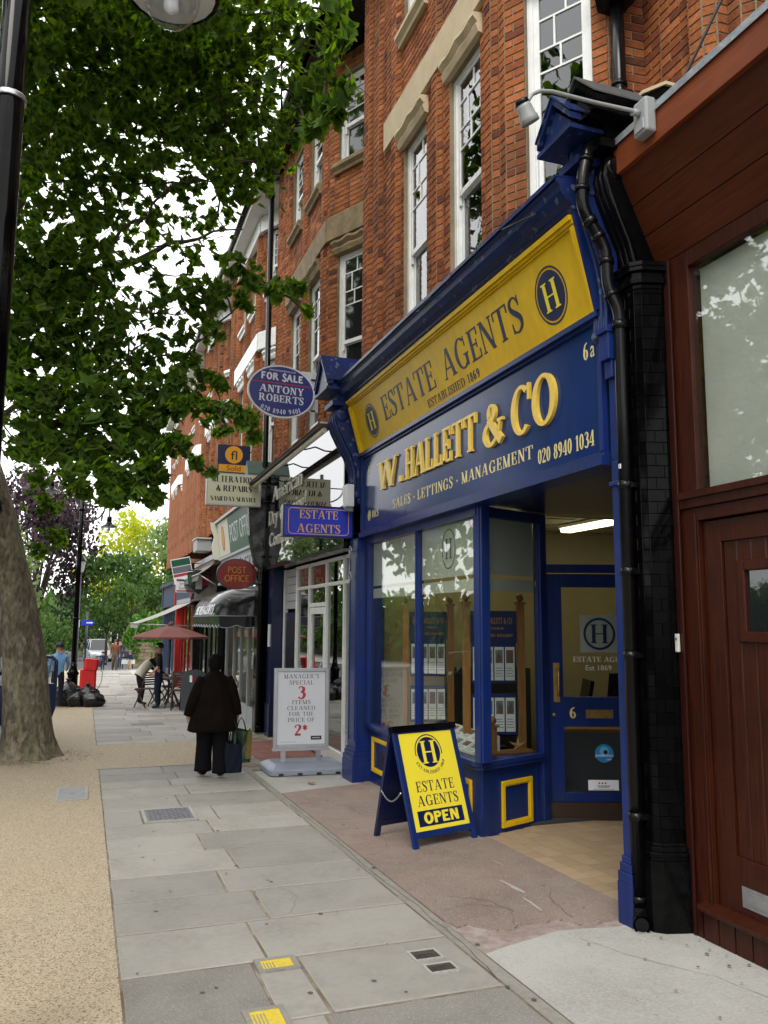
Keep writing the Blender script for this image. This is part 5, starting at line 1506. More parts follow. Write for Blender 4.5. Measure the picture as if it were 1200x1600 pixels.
# rear leaf
topm = MA @ Vector((0, Hn-.02, -.03))
v2 = (-back_dir*.24+Vector((-.02, 0, .92))).normalized()
bot = topm - v2*((topm.z-gz(7.0)-.004)/v2.z)
MBk = frame_mat(bot, u, v2)
H2 = (topm-bot).length
AQ('rear_frame', M['blue_dark'], [(0, .05, 0, H2, -.03, 0), (Wb-.05, Wb, 0, H2, -.03, 0), (.05, Wb-.05, .09, .14, -.028, 0), (.05, Wb-.05, H2-.05, H2, -.028, -.001), (.045, Wb-.045, .12, H2-.045, -.02, -.012)], Mx=MBk)
mb = MB(); pts = []
for k in range(24):
    t_ = k/23; a = MA @ Vector((.0, .45, -.03)); b = MBk @ Vector((0, .42, 0)); p = a.lerp(b, t_); p.z -= .08*math.sin(PI*t_); p.x -= .01+.004*(-1)**k; pts.append(p)
mb.tube(pts, .006, 5); mb.build('chain', M['steel'], AB)
# ---------------------------------------------------------------- black glazed pilaster between the shops
BP = thing('glazed_pilaster', 'black glazed tile pier with a moulded base between the blue shop and the mahogany shop', 'pier', (3.34, 4.35, gz(4.35)))
bx0, bx1, by0, by1 = 3.25, 3.44, 4.225, 4.40
g0 = gz(4.35)-.02
plan_b = [(bx0, by1), (bx0, by0+.03), (bx0+.03, by0), (bx1+.0, by0-.05), (bx1+.03, by1)]
mb = MB(); mb.prism([(p[0]+(.008 if p[0] < 3.4 else 0), p[1]+.006, g0+.5) for p in plan_b], (0, 0, 3.5)); mb.build('core', M['black_paint'], BP)
def ptile(a, b, z0, z1):
    A = Vector((*a, 0)); Bv = Vector((*b, 0)); d = Bv-A; W = d.length; d.normalize(); n = Vector((d.y, -d.x, 0))
    if n.dot(Vector((-.6, -.8, 0))) < 0: n = -n
    c = .0022
    vs = [A+d*(W*0+.0008)+Vector((0,0,z0+.0008)), A+d*(W-.0008)+Vector((0,0,z0+.0008)), A+d*(W-.0008)+Vector((0,0,z1-.0008)), A+d*.0008+Vector((0,0,z1-.0008))]
    fr = [A+d*(.0008+c)+n*.0025+Vector((0,0,z0+.0008+c)), A+d*(W-.0008-c)+n*.0025+Vector((0,0,z0+.0008+c)), A+d*(W-.0008-c)+n*.0025+Vector((0,0,z1-.0008-c)), A+d*(.0008+c)+n*.0025+Vector((0,0,z1-.0008-c))]
    mb = MB(); mb.add(fr+vs, [(0,1,2,3),(4,5,1,0),(5,6,2,1),(6,7,3,2),(7,4,0,3)]); return mb
rr = random.Random(2)
tw = .076; z = g0+.52; row = 0
while z < 3.86:
    for (a, b) in ((plan_b[0], plan_b[1]), (plan_b[1], plan_b[2]), (plan_b[2], plan_b[3])):
        L = math.hypot(b[0]-a[0], b[1]-a[1]); cut = [0, 1] if L < .08 else ([0, .66, 1] if row % 2 else [0, .34, 1])
        for s0, s1 in zip(cut, cut[1:]):
            p = (a[0]+(b[0]-a[0])*s0, a[1]+(b[1]-a[1])*s0); q = (a[0]+(b[0]-a[0])*s1, a[1]+(b[1]-a[1])*s1)
            ptile(p, q, z, z+tw).build('glazed_tile', M['black_tile'], BP)
    z += tw; row += 1
def ringp(o, z0, z1):
    pts = [(bx0-o, by1), (bx0-o, by0+.03-o*.4), (bx0+.03-o*.4, by0-o), (bx1+.005, by0-.05-o), (bx1+.03, by1)]
    mb.prism([(p[0], p[1], z0) for p in pts], (0, 0, z1-z0))
for o, z0, z1 in ((.035, g0, g0+.42), (.028, g0+.42, g0+.445), (.034, g0+.445, g0+.47), (.02, g0+.47, g0+.50), (.01, g0+.50, g0+.52), (.01, 3.86, 3.89), (.03, 3.89, 3.93), (.02, 3.93, 3.97), (.045, 3.97, 4.0), (.05, 4.0, 4.03)):
    if z0 in (g0, 3.86): mb = MB()
    ringp(o, z0, z1)
    if o in (.01, .05) and z0 != 3.86: mb.build('moulded_base' if z0 < 1 else 'moulded_cap', M['black_gloss'], BP, bevel=.004)
# scrolled black bracket over it
console(4.27, 4.43, 3.34, 4.86, BP, M['black_gloss'], 'scroll_bracket', .3, .8, .40)

# ---------------------------------------------------------------- rain pipes
def pipe_run(t, pts, r_, cols=(), mat_=None, name='pipe'):
    """runs with a socket collar at each bend"""
    mat_ = mat_ or M['black_paint']
    pts = [Vector(p) for p in pts]; sm = [pts[0]]
    for a, b, c in zip(pts, pts[1:], pts[2:]):
        u = (a-b).normalized(); w = (c-b).normalized(); k = min(.06, (a-b).length*.4, (c-b).length*.4)
        for t_ in (0, .33, .66, 1): sm.append((b+u*k)*(1-t_)**2+b*2*t_*(1-t_)+(b+w*k)*t_*t_)
    sm.append(pts[-1])
    mb = MB(); mb.tube(sm, r_, 12); p = mb.build(name, mat_, t)
    for a, b in zip(pts, pts[1:]):
        d = (b-a); L = d.length; d.normalize()
        mb = MB(); mb.tube([a+d*min(.075, L*.25), a+d*min(.13, L*.4)], r_*1.22, 12); mb.build('pipe_collar', mat_, t)
        if L > .3: mb = MB(); mb.tube([b-d*.12, b-d*.085], r_*1.14, 12); mb.build('pipe_collar', mat_, t)
t = thing('downpipe', 'black rain pipe with elbows running down beside the blue shop to the pavement', 'drainpipe', (3.22, 4.44, gz(4.44)))
pipe_run(t, [(3.62, 4.50, 5.20), (3.14, 4.44, 5.07), (3.00, 4.36, 4.84), (2.95, 4.36, 4.62), (2.945, 4.36, 4.42), (3.12, 4.36, 4.16), (3.125, 4.36, 3.90), (3.19, 4.335, 3.74), (3.19, 4.335, -.03)], .041)
for z_ in (.52, 1.48, 2.0, 2.55):
    mb = MB(); mb.tube([(3.19, 4.335, z_), (3.19, 4.335, z_+.05)], .047, 12); mb.box(3.19, 3.27, 4.29, 4.38, z_+.01, z_+.04); mb.build('pipe_bracket', M['black_paint'], t)
mb = MB(); mb.tube([(3.19, 4.335, .03), (3.19, 4.335, -.02), (3.18, 4.31, -.048), (3.15, 4.26, -.050)], [.046, .046, .048, .052], 12, cap=False); mb.tube([(3.151, 4.262, -.050), (3.158, 4.272, -.050)], .040, 12); mb.build('pipe_shoe', M['black_paint'], t)
mb = MB(); mb.box(3.150, 3.154, 4.32, 4.34, 2.68, 2.71); mb.build('price_tag', M['paper'], t)
t = thing('hopper_pipe', 'black rain pipe falling from a hopper down the brick recess above the mahogany canopy', 'drainpipe', (3.9, 5.15, 5.2))
pipe_run(t, [(3.70, 4.93, 6.9), (3.70, 4.93, 5.76), (3.74, 4.62, 5.50), (3.80, 4.48, 5.38), (3.82, 4.44, 5.0)], .055)
mb = MB(); mb.prism([(3.52, 4.76, 6.72), (3.88, 4.76, 6.72), (3.88, 5.02, 6.72), (3.52, 5.02, 6.72)], (0, 0, .30)); mb.prism([(3.60, 4.80, 6.54), (3.80, 4.80, 6.54), (3.88, 4.76, 6.72), (3.52, 4.76, 6.72)], (0, .24, 0)); mb.build('hopper', M['black_paint'], t)
# capping stub of the party pier
t = thing('party_cap', 'blackened stone capping block on the wall behind the rain pipes', 'capping', (3.6, 4.45, 5.0))
mb = MB(); mb.prism([(3.42, 4.30, 5.05), (3.42, 4.30, 5.30), (3.60, 4.30, 5.42), (3.98, 4.30, 5.42), (3.98, 4.30, 5.05)], (0, .16, 0)); mb.build('block', M['black_gloss'], t)
mb = MB(); mb.prism([(3.40, 4.28, 5.30), (3.40, 4.28, 5.325), (3.60, 4.28, 5.445), (4.0, 4.28, 5.445), (4.0, 4.28, 5.42), (3.60, 4.28, 5.42)], (0, .20, 0)); mb.build('capping', M['stone'], t)

# ---------------------------------------------------------------- mahogany shop
MS = thing('shopfront', 'dark mahogany shop front with panelled door and a slanting timber canopy', 'shop front', (3.5, 1.5, gz(1.5)))
def MBx(name, m, *boxes, bevel=0.0, parent=MS):
    mb = MB()
    for b in boxes: mb.box(*b)
    return mb.build(name, m, parent, bevel=bevel)
YE = 4.36; YS = -2.5
# canopy: upright strip on top, boards slanting back below
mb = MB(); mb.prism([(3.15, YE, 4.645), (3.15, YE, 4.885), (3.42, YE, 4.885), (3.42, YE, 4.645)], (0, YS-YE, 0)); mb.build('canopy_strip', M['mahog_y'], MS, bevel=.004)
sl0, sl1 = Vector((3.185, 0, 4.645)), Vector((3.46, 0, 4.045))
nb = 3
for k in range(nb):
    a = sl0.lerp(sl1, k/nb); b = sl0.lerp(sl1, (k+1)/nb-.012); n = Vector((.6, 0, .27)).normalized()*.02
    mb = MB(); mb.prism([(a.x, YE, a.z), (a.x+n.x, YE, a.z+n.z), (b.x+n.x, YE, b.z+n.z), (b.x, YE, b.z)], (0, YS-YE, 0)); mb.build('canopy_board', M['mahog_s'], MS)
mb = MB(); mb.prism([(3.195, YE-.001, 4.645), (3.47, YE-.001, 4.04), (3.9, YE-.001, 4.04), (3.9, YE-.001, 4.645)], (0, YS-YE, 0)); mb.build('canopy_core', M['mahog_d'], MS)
mb = MB(); mb.prism([(3.135, YE+.01, 4.887), (3.135, YE+.01, 4.84), (3.14, YE+.01, 4.84), (3.141, YE+.01, 4.895), (3.95, YE+.01, 5.02), (3.95, YE+.01, 5.01)], (0, YS-YE, 0)); mb.build('lead_flashing', M['lead'], MS)
XM = 3.47
# end post, framed window, transom
MBx('end_post', M['mahog_d'], (XM-.045, XM+.09, 4.13, 4.225, gz(4.2)-.02, 4.04), (XM-.06, XM-.0451, 4.11, 4.135, gz(4.2), 4.02), (XM-.055, XM-.0452, 4.185, 4.205, gz(4.2), 4.03), bevel=.003)
MBx('window_frame', M['mahog'], (XM-.03, XM+.07, 3.97, 4.128, 2.50, 4.035), (XM-.03, XM+.07, YS, 3.969, 3.93, 4.035), (XM-.05, XM+.07, YS, 4.128, 2.40, 2.499), (XM-.07, XM-.051, YS, 4.10, 2.455, 2.499), bevel=.004)
MBx('window_pane', M['glass_mah'] if 'glass_mah' in M else M['glass'], (XM+.0, XM+.008, YS, 3.97, 2.50, 3.93))
MBx('blind', M['frost'], (XM+.06, XM+.07, YS, 3.96, 2.51, 3.92))
# door frame and door
MBx('door_frame', M['mahog'], (XM-.03, XM+.07, 3.98, 4.128, -.02, 2.398), (XM-.03, XM+.07, 2.6, 3.979, 2.32, 2.398), (XM-.045, XM-.031, 3.985, 4.0, .06, 2.36), bevel=.003)
mdoor = MBx('boarded_door', M['mahog'], (XM+.0, XM+.05, 3.83, 3.972, .12, 2.312), (XM+.0, XM+.05, 2.75, 3.829, 2.18, 2.312), (XM+.0, XM+.05, 2.75, 3.829, .12, .42), (XM+.0, XM+.05, 2.75, 2.9, .42, 2.18), bevel=.004)
MBx('panel_back', M['mahog_d'], (XM+.036, XM+.045, 2.9, 3.83, .42, 1.61), (XM+.036, XM+.045, 2.9, 3.83, 2.05, 2.18), (XM+.036, XM+.045, 3.71, 3.83, 1.61, 2.05), (XM+.036, XM+.045, 2.9, 3.22, 1.61, 2.05), parent=mdoor)
y = 3.828; k = 0
while y > 2.92:
    y2 = max(y-.108, 2.905)
    for (z0, z1) in (((.422, 2.178),) if not (y2 < 3.70 and y > 3.3) else ((.422, 1.60), (2.06, 2.178))):
        mb = MB(); c = .008
        mb.prism([(XM+.04, y-.001, z0), (XM+.024, y-.001, z0), (XM+.016, y-c, z0), (XM+.016, y2+c, z0), (XM+.024, y2+.001, z0), (XM+.04, y2+.001, z0)], (0, 0, z1-z0))
        mb.build('door_board', M['mahog'], mdoor)
    y = y2
MBx('window_moulding', M['mahog'], (XM-.005, XM+.04, 3.66, 3.72, 1.60, 2.06), (XM-.005, XM+.04, 3.22, 3.28, 1.60, 2.06), (XM-.005, XM+.04, 3.2801, 3.6599, 2.0, 2.06), (XM-.005, XM+.04, 3.2801, 3.6599, 1.60, 1.66), parent=mdoor, bevel=.008)
MBx('small_pane', M['dark_pane'], (XM+.02, XM+.028, 3.28, 3.66, 1.66, 2.0), parent=mdoor)
MBx('letter_plate', M['steel'], (XM-.006, XM-.001, 3.45, 3.79, .165, .275), (XM-.012, XM-.0065, 3.48, 3.76, .185, .255), (XM-.016, XM-.0125, 3.50, 3.74, .195, .245), parent=mdoor, bevel=.002)
# weather bar and plinth boards
mb = MB(); mb.prism([(XM-.09, 4.06, .075), (XM-.09, 4.06, .10), (XM-.02, 4.06, .125), (XM+.02, 4.06, .125), (XM+.02, 4.06, .075)], (0, YS-4.06, 0)); mb.build('door_sill', M['mahog'], MS, bevel=.004)
y = 4.05
while y > -.2:
    y2 = y-.125; mb = MB(); zz = gz(y)-.03
    mb.prism([(XM-.03, y, zz), (XM-.055, y-.004, zz), (XM-.055, y2+.006, zz), (XM-.03, y2+.002, zz)], (0, 0, .074-zz)); mb.build('plinth_board', M['mahog'], MS); y = y2
MBx('side_boards', M['mahog_d'], (XM-.05, XM+.05, 4.062, 4.128, -.11, .09))
MBx('wall_panel', M['mahog'], (XM, XM+.06, YS, 2.745, .126, 2.39))
MBx('room_back', M['room'], (XM+.6, XM+.62, YS, 4.2, -.2, 4.1), (XM+.1, XM+.6, 4.2, 4.22, -.2, 4.1))
t = thing('door_bell', 'cream bell push on the mahogany door post', 'bell push', (XM-.06, 4.155, 1.53))
mb = MB(); mb.box(XM-.078, XM-.061, 4.14, 4.17, 1.53, 1.64); mb.build('bell_case', M['cream'], t, bevel=.004)
mb = MB(); mb.lathe([(.008, 0), (.008, .006)], (XM-.078, 4.155, 1.61), 10, 0, Matrix.Rotation(-PI/2, 4, 'Y')); mb.build('button', M['print_grey'], t)

# arm lamp on the canopy
t = thing('sign_lamp', 'grey spotlight on a long curved arm fixed to the mahogany canopy', 'lamp', (3.10, 3.90, 4.70))
mb = MB(); mb.box(3.07, 3.149, 3.84, 3.97, 4.70, 4.93); mb.build('junction_box', M['lamp_grey'], t, bevel=.015)
mb = MB(); mb.box(3.062, 3.0695, 3.86, 3.95, 4.72, 4.79); mb.build('box_lid', M['alu'], t, bevel=.003)
A = Vector((3.07, 3.905, 4.84)); mb = MB()
arm = [A, A+Vector((-.02, 0, .01)), (2.75, 3.905, 4.84), (2.45, 3.905, 4.84), (2.37, 3.905, 4.825), (2.315, 3.905, 4.79), (2.28, 3.905, 4.73), (2.265, 3.905, 4.69)]
mb.tube(arm, [.02, .013, .012, .012, .012, .012, .012, .012], 10); mb.tube([A, A+Vector((-.05, 0, 0))], .022, 10); mb.build('arm', M['lamp_grey'], t)
mb = MB(); dl = Vector((.38, .10, -.62)).normalized(); Rm = dl.to_track_quat('Z', 'Y').to_matrix().to_4x4(); c0 = Vector((2.235, 3.90, 4.735))
mb.lathe([(.018, 0), (.040, .004), (.044, .03)], c0, 16, 1, Rm); mb.lathe([(.042, .028), (.046, .05), (.050, .10), (.056, .11), (.058, .14), (.052, .145), (.047, .12)], c0, 16, 0, Rm); mb.build('lamp_head', [M['lamp_grey'], M['black_paint']], t)
# cable over the canopy
mb = MB(); mb.tube([(3.14, 3.94, 4.93), (3.20, 4.0, 4.97), (3.28, 4.0, 5.0), (3.38, 3.85, 5.12), (3.50, 3.6, 5.55), (3.7, 3.4, 6.2), (3.9, 3.3, 6.9)], .010, 8)
tag(mb.build('cable', M['cable']), 'loose black cable looping from the arm lamp up the brick wall', 'cable')
# ---------------------------------------------------------------- dry cleaner's
DC = thing('shopfront', 'dry cleaner shop front with black mirror fascia, white framed glazing and raised letters', 'shop front', (3.3, 12.6, gz(12.6)))
def L_(name, m, *boxes, parent=DC, bevel=0.0):
    mb = MB()
    for b in boxes: mb.box(*b)
    return mb.build(name, m, parent, bevel=bevel)
L_('black_fascia', M['black_glass'], (3.10, 3.14, 10.06, 15.05, 2.70, 4.42))
L_('fascia_edge', M['black_gloss'], (3.06, 3.4, 10.05, 10.09, 2.66, 4.46), (3.06, 3.4, 15.05, 15.10, 2.66, 4.46), (3.07, 3.4, 10.09, 15.05, 4.421, 4.47), (3.06, 3.4, 10.09, 15.05, 2.64, 2.699))
M['cream_letter'] = mat('cream_perspex_letters', (0.55, 0.55, 0.46), 0.4)
def rl(txt, y, z, h, w):
    mb = MB(); put_font(mb, txt, plane_x(3.099, y, z), h, width=w, depth=.014, bold=.004)
    mb.build('raised_lettering', M['cream_letter'], DC)
rl('American', 13.55, 3.86, .27, 2.15); rl('Dry Cleaning!', 13.55, 3.45, .27, 2.75); rl('Company', 13.85, 3.05, .25, 2.0)
# trough light on brackets
t = thing('trough_light', 'long fluorescent trough light on brackets over the dry cleaner fascia', 'light', (2.75, 12.5, 4.2))
mb = MB(); mb.prism([(2.70, 9.98, 4.20), (2.72, 9.98, 4.235), (2.84, 9.98, 4.235), (2.86, 9.98, 4.20)], (0, 5.1, 0)); mb.build('hood', M['kick'], t)
mb = MB(); mb.prism([(2.69, 9.98, 4.236), (2.72, 9.98, 4.262), (2.84, 9.98, 4.262), (2.86, 9.98, 4.236)], (0, 5.1, 0)); mb.build('hood_top', M['alu'], t)
mb = MB()
mb.tube([(2.78, 10.05, 4.168), (2.78, 15.0, 4.168)], .036, 8); mb.build('tube', mat('white_tube_off', (0.75, 0.72, 0.60), 0.3), t)
for y in (10.3, 11.7, 13.1, 14.6):
    mb = MB(); mb.tube([(3.10, y, 4.30), (2.95, y, 4.25), (2.80, y, 4.25)], .012, 6); mb.build('bracket', M['black_paint'], t)
# white framed shop glazing, recessed
XF = 3.34
g = gz(12.5)
zt = 2.62
mb_ = []
def fr(*b): mb_.append(b)
ys_ = [10.10, 10.85, 11.75, 12.75, 13.55]
for y in ys_:
    fr(XF-.03, XF+.05, y-.03, y+.03, g+.02, zt)
fr(XF-.03, XF+.05, 10.13, 13.52, zt-.05, zt)
for a, b in zip(ys_, ys_[1:]):
    fr(XF-.028, XF+.048, a+.03, b-.03, 2.22, 2.27)
    fr(XF-.028, XF+.048, a+.03, b-.03, g+.02, g+.20) if not (a == 11.75) else None
fr(XF-.027, XF+.047, 11.78, 12.72, 1.93, 1.99)
L_('white_frame', M['white'], *mb_, bevel=.003)
L_('stile', M['white'], (XF-.02, XF+.03, 11.80, 11.90, g+.04, 1.92), (XF-.02, XF+.03, 12.60, 12.70, g+.04, 1.92), (XF-.02, XF+.03, 11.90, 12.60, 1.82, 1.92), (XF-.02, XF+.03, 11.90, 12.60, g+.04, g+.25))
mb = MB(); mb.tube([(XF-.05, 11.86, .8), (XF-.07, 11.86, .85), (XF-.07, 11.86, 1.05), (XF-.05, 11.86, 1.1)], .01, 6); mb.build('door_handle', M['steel'], DC)
for a, b in zip(ys_, ys_[1:]):
    L_('glass_pane', M['glass_mah2'], (XF+.005, XF+.011, a+.03, b-.03, 2.27, zt-.05)); L_('glass_pane', M['glass_mah2'], (XF+.005, XF+.011, a+.03, b-.03, g+.2 if a != 11.75 else 1.99, 2.22))
L_('glass_pane', M['glass_mah2'], (XF+.005, XF+.011, 11.90, 12.60, g+.25, 1.82))
# side door, grey boards
for k in range(5): L_('grey_board', M['light_grey'], (XF-.0, XF+.03, 13.60, 14.45, 1.92+k*.14, 2.05+k*.14))
L_('side_door', M['blue_dark'], (XF, XF+.05, 13.62, 14.5, g+.03, 1.86)); L_('side_frame', M['white'], (XF-.03, XF+.05, 13.581, 13.62, g, 2.62), (XF-.03, XF+.05, 14.5, 14.54, g, 2.62), bevel=.002)
L_('side_glass', M['dark_pane'], (XF-.004, XF-.001, 13.74, 14.38, .9, 1.72))
L_('blue_pier', M['blue_dark'], (3.12, 3.4, 14.60, 14.95, gz(14.8)-.02, 2.639), (3.10, 3.12, 14.58, 14.97, gz(14.8)-.02, .25))
L_('notice', M['white_plastic'], (3.105, 3.119, 14.70, 14.85, 1.25, 1.65))
L_('shop_floor', M['carpet'], (3.4, 7.5, 10.1, 15.1, g-.05, g+.0)); L_('shop_back', M['wallp'], (6.3, 6.4, 10.1, 15.1, g, 3.0)); L_('shop_ceiling', M['ceil'], (3.4, 6.4, 10.09, 15.1, 2.66, 2.7)); L_('counter', M['print_grey'], (4.6, 5.1, 10.6, 13.2, g+.001, .8)); L_('party_wall', M['room'], (3.42, 6.3, 10.085, 10.09, g, 2.66), (3.42, 6.3, 14.54, 15.0, g, 2.66))
t = thing('downpipe', 'black rain pipe between the dry cleaner and the post office, beside the white strip', 'drainpipe', (3.04, 15.15, gz(15.15)))
pipe_run(t, [(3.04, 15.18, 10.2), (3.04, 15.18, 3.0), (3.02, 15.16, 2.5), (3.02, 15.16, gz(15.1)+.02)], .055)
t = thing('marble_block', 'black shiny marbled block at the end of the dry cleaner fascia', 'block', (3.1, 15.25, 2.7))
mb = MB(); mb.prism([(2.78, 15.12, 3.3), (2.90, 15.12, 2.75), (3.05, 15.12, 2.62), (3.4, 15.12, 2.62), (3.4, 15.12, 4.3), (2.86, 15.12, 4.3), (2.74, 15.12, 3.9)], (0, .24, 0)); mb.build('bracket', M['marble'], t, bevel=.02)
mb = MB(); mb.prism([(2.70, 15.05, 4.3), (2.70, 15.42, 4.3), (2.70, 15.42, 4.45), (2.70, 15.235, 4.72), (2.70, 15.05, 4.45)], (.75, 0, 0)); mb.build('green_cap', M['green_roof'], t)
t = thing('sloping_sill', 'worn whitewashed plinth at the foot of the blue shop far pilaster', 'plinth', (3.2, 10.14, gz(10.1)))
mb = MB(); mb.box(3.16, 3.36, 10.075, 10.20, gz(10)-.02, .35); mb.build('plinth', M['flaky'], t)

# ---------------------------------------------------------------- signs that hang over the pavement
def hang_sign(name, label, cx, y, cz, w, h, th, face, edge, parts, cat='hanging sign', oval=False, rot=0.0, bracket=True, back=None):
    t = thing(name, label, cat, (3.1, y, cz), 0)
    Mx = frame_mat((cx, y, cz), (1, 0, 0), (0, 0, 1)) @ Matrix.Rotation(rot, 4, 'Z')      # w = towards the camera (-Y)
    mb = MB()
    if oval:
        disc(mb, Mx, w/2, h/2, th/2, 1, 48, -th/2)
        disc(mb, Mx, w/2*.955, h/2*.94, th/2+.002, 0, 48, th/2)
    else:
        mb.obox(Mx, -w/2, w/2, -h/2, h/2, -th/2, th/2, 1); mb.obox(Mx, -w/2+.02, w/2-.02, -h/2+.02, h/2-.02, th/2, th/2+.002, 0)
    o = mb.build('sign_board', [face, edge], t)
    lt = MB(); ms = parts(lt, Mx @ Matrix.Translation((0, 0, th/2+.0022)))
    if lt.v: lt.build('lettering', ms, o)
    if bracket:
        bk = MB(); xe = 3.22
        if cx+w/2 < xe: bk.tube([(cx+w/2-.05, y+.02, cz+h*.3), (xe, y+.02, cz+h*.3)], .014, 6); bk.tube([(cx+w/2-.05, y+.02, cz-h*.3), (xe, y+.02, cz-h*.3)], .014, 6)
        if bk.v: bk.build('bracket', M['black_paint'], t)
    return t
M['sale_blue'] = mat('sale_board_blue', (0.018, 0.030, 0.20), 0.4); M['white_print'] = mat('white_print', (0.72, 0.73, 0.76), 0.4)
M['bright_blue'] = mat('bright_blue_enamel', (0.010, 0.030, 0.42), 0.3); M['po_red'] = mat('post_office_red', (0.20, 0.012, 0.008), 0.25, coat=.3); M['amber'] = mat('amber_print', (0.62, 0.28, 0.01), 0.4)
M['cream_board'] = mat('cream_lightbox', (0.60, 0.60, 0.42), 0.4); M['dk_print'] = mat('black_print', (0.012, 0.012, 0.014), 0.4)
def p1(lt, Mx):
    T = lambda x, y: Mx @ Matrix.Translation((x, y, 0))
    put_text(lt, 'FOR SALE', T(0, .17), .115, 'sansb', width=.66, mi=0, track=.12)
    lt.obox(T(0, .125), -.48, .48, -.008, .008, 0, .001, 1)
    put_text(lt, 'ANTONY', T(0, -.030), .115, 'serifb', width=.70, mi=0); put_text(lt, 'ROBERTS', T(0, -.175), .115, 'serifb', width=.70, mi=0)
    put_text(lt, '020 8940 9401', T(0, .535), .075, 'serif', width=.66, arc=-.895, mi=0, track=.2)
    put_font(lt, 'www.antonyroberts.co.uk', T(0, .315), .035, width=.42, mi=0)
    return [M['white_print'], M['red_print']]
hang_sign('estate_board', 'oval blue FOR SALE board of Antony Roberts with a white rim', 2.67, 12.2, 5.24, 1.06, .84, .05, M['sale_blue'], M['white_print'], p1, 'sale board', True, rot=-.03)
mb = MB(); mb.box(3.0, 3.28, 12.24, 12.26, 4.98, 5.62); o = mb.build('backing_board', M['white_plastic'], None); tag(o, 'white backing board on the brick wall behind the oval FOR SALE board', 'board')
def p2(lt, Mx):
    T = lambda x, y: Mx @ Matrix.Translation((x, y, 0))
    put_text(lt, 'ESTATE', T(0, .035), .105, 'serif', width=.50, mi=0); put_text(lt, 'AGENTS', T(0, -.14), .105, 'serif', width=.56, mi=0)
    a, b, r_ = .395, .165, .05
    for (x0, x1, y0, y1) in ((-a+r_, a-r_, b-.008, b), (-a+r_, a-r_, -b, -b+.008), (-a, -a+.008, -b+r_, b-r_), (a-.008, a, -b+r_, b-r_)): lt.obox(T(0, 0), x0, x1, y0, y1, 0, .001, 0)
    for (x, y, s) in ((a-r_, b-r_, 0), (-a+r_, b-r_, 90), (-a+r_, -b+r_, 180), (a-r_, -b+r_, 270)): ring(lt, T(x, y), r_, r_, .008, .001, 0, s, s+90)
    return [M['orange_gold']]
hang_sign('bracket_sign', 'blue rectangular ESTATE AGENTS sign with a gold outline on the far pilaster', 2.69, 9.98, 2.95, .92, .40, .12, M['bright_blue'], M['blue_dark'], p2)
def p3(lt, Mx):
    T = lambda x, y: Mx @ Matrix.Translation((x, y, 0))
    put_font(lt, 'KEW GARDENS', T(0, .17), .045, width=.34, mi=1)
    put_text(lt, 'POST', T(0, .02), .12, 'sansl', width=.34, mi=0); put_text(lt, 'OFFICE', T(0, -.14), .12, 'sansl', width=.46, mi=0)
    return [M['amber'], M['red_print']]
hang_sign('bracket_sign', 'dark red oval POST OFFICE sign with yellow lettering', 2.62, 15.5, 2.58, .76, .58, .08, M['po_red'], M['dk_print'], p3, oval=True)
def p4(lt, Mx):
    T = lambda x, y: Mx @ Matrix.Translation((x, y, 0))
    put_text(lt, 'ALTERATIONS', T(.0, .13), .115, 'deco', width=.82); put_text(lt, '& REPAIRS', T(0, -.04), .11, 'deco', width=.64); put_text(lt, 'SAMEDAY SERVICE', T(0, -.22), .085, 'deco', width=.84)
    return [M['dk_print']]
hang_sign('bracket_sign', 'cream ALTERATIONS & REPAIRS lightbox with black deco letters', 2.43, 15.0, 4.10, 1.0, .60, .14, M['cream_board'], M['alu'], p4)
def p5(lt, Mx):
    T = lambda x, y: Mx @ Matrix.Translation((x, y, 0))
    disc(lt, T(0, .10), .19, .19, .001, 0); lt.obox(T(0, 0), -.32, .32, -.28, -.12, 0, .001, 0)
    put_font(lt, 'fl', T(0, -.01) @ Matrix.Translation((0, 0, .001)), .20, width=.14, mi=1); put_font(lt, 'Sold', T(0, -.25) @ Matrix.Translation((0, 0, .001)), .11, width=.30, mi=1)
    return [M['amber'], M['dk_print']]
hang_sign('estate_board', 'dark square Sold board with an orange disc and the letters fl', 2.82, 17.5, 5.17, .70, .62, .03, M['navy'], M['dk_print'], p5, 'sale board')

# ---------------------------------------------------------------- post office and newsagent
PO = thing('shopfront', 'post office and newsagent shop front with green and white fascias and grey window posts', 'shop front', (3.3, 18, gz(18)))
def PB(name, m, *boxes, parent=PO, bevel=0.0): return L_(name, m, *boxes, parent=parent, bevel=bevel)
tl = Vector((-.10, 0, .80))
MPo = frame_mat((3.02, 20.35, 3.25), (0, -1, 0), tl)
M['po_green'] = mat('post_office_green', (0.012, 0.085, 0.045), 0.35); M['po_cream'] = mat('post_office_cream', (0.60, 0.60, 0.50), 0.4)
mb = MB(); mb.obox(MPo, 0, 4.6, 0, .82, -.08, 0, 0); mb.obox(MPo, 0, 1.55, .0, .82, 0.0003, .003, 1); mb.build('green_fascia', [M['po_green'], M['po_cream']], PO)
lt = MB(); disc(lt, MPo @ Matrix.Translation((.75, .41, .0032)), .22, .30, .001, 2); disc(lt, MPo @ Matrix.Translation((.75, .41, .0044)), .15, .24, .001, 1)
put_text(lt, 'POST OFFICE', MPo @ Matrix.Translation((3.05, .22, .001)), .40, 'sansl', width=2.6, mi=0); lt.build('lettering', [M['white_print'], M['amber'], M['red_print']], PO)
mb = MB(); mb.prism([(2.88, 20.36, 3.2), (2.80, 20.36, 3.5), (2.86, 20.36, 3.75), (2.78, 20.36, 3.95), (2.76, 20.36, 4.12), (3.1, 20.36, 4.12), (3.1, 20.36, 3.2)], (0, .06, 0)); mb.build('scroll_end', M['po_cream'], PO)
PB('top_rail', M['light_grey'], (2.86, 3.3, 15.7, 20.4, 4.08, 4.14))
M['ng_white'] = mat('newsagent_board', (0.50, 0.53, 0.55), 0.45)
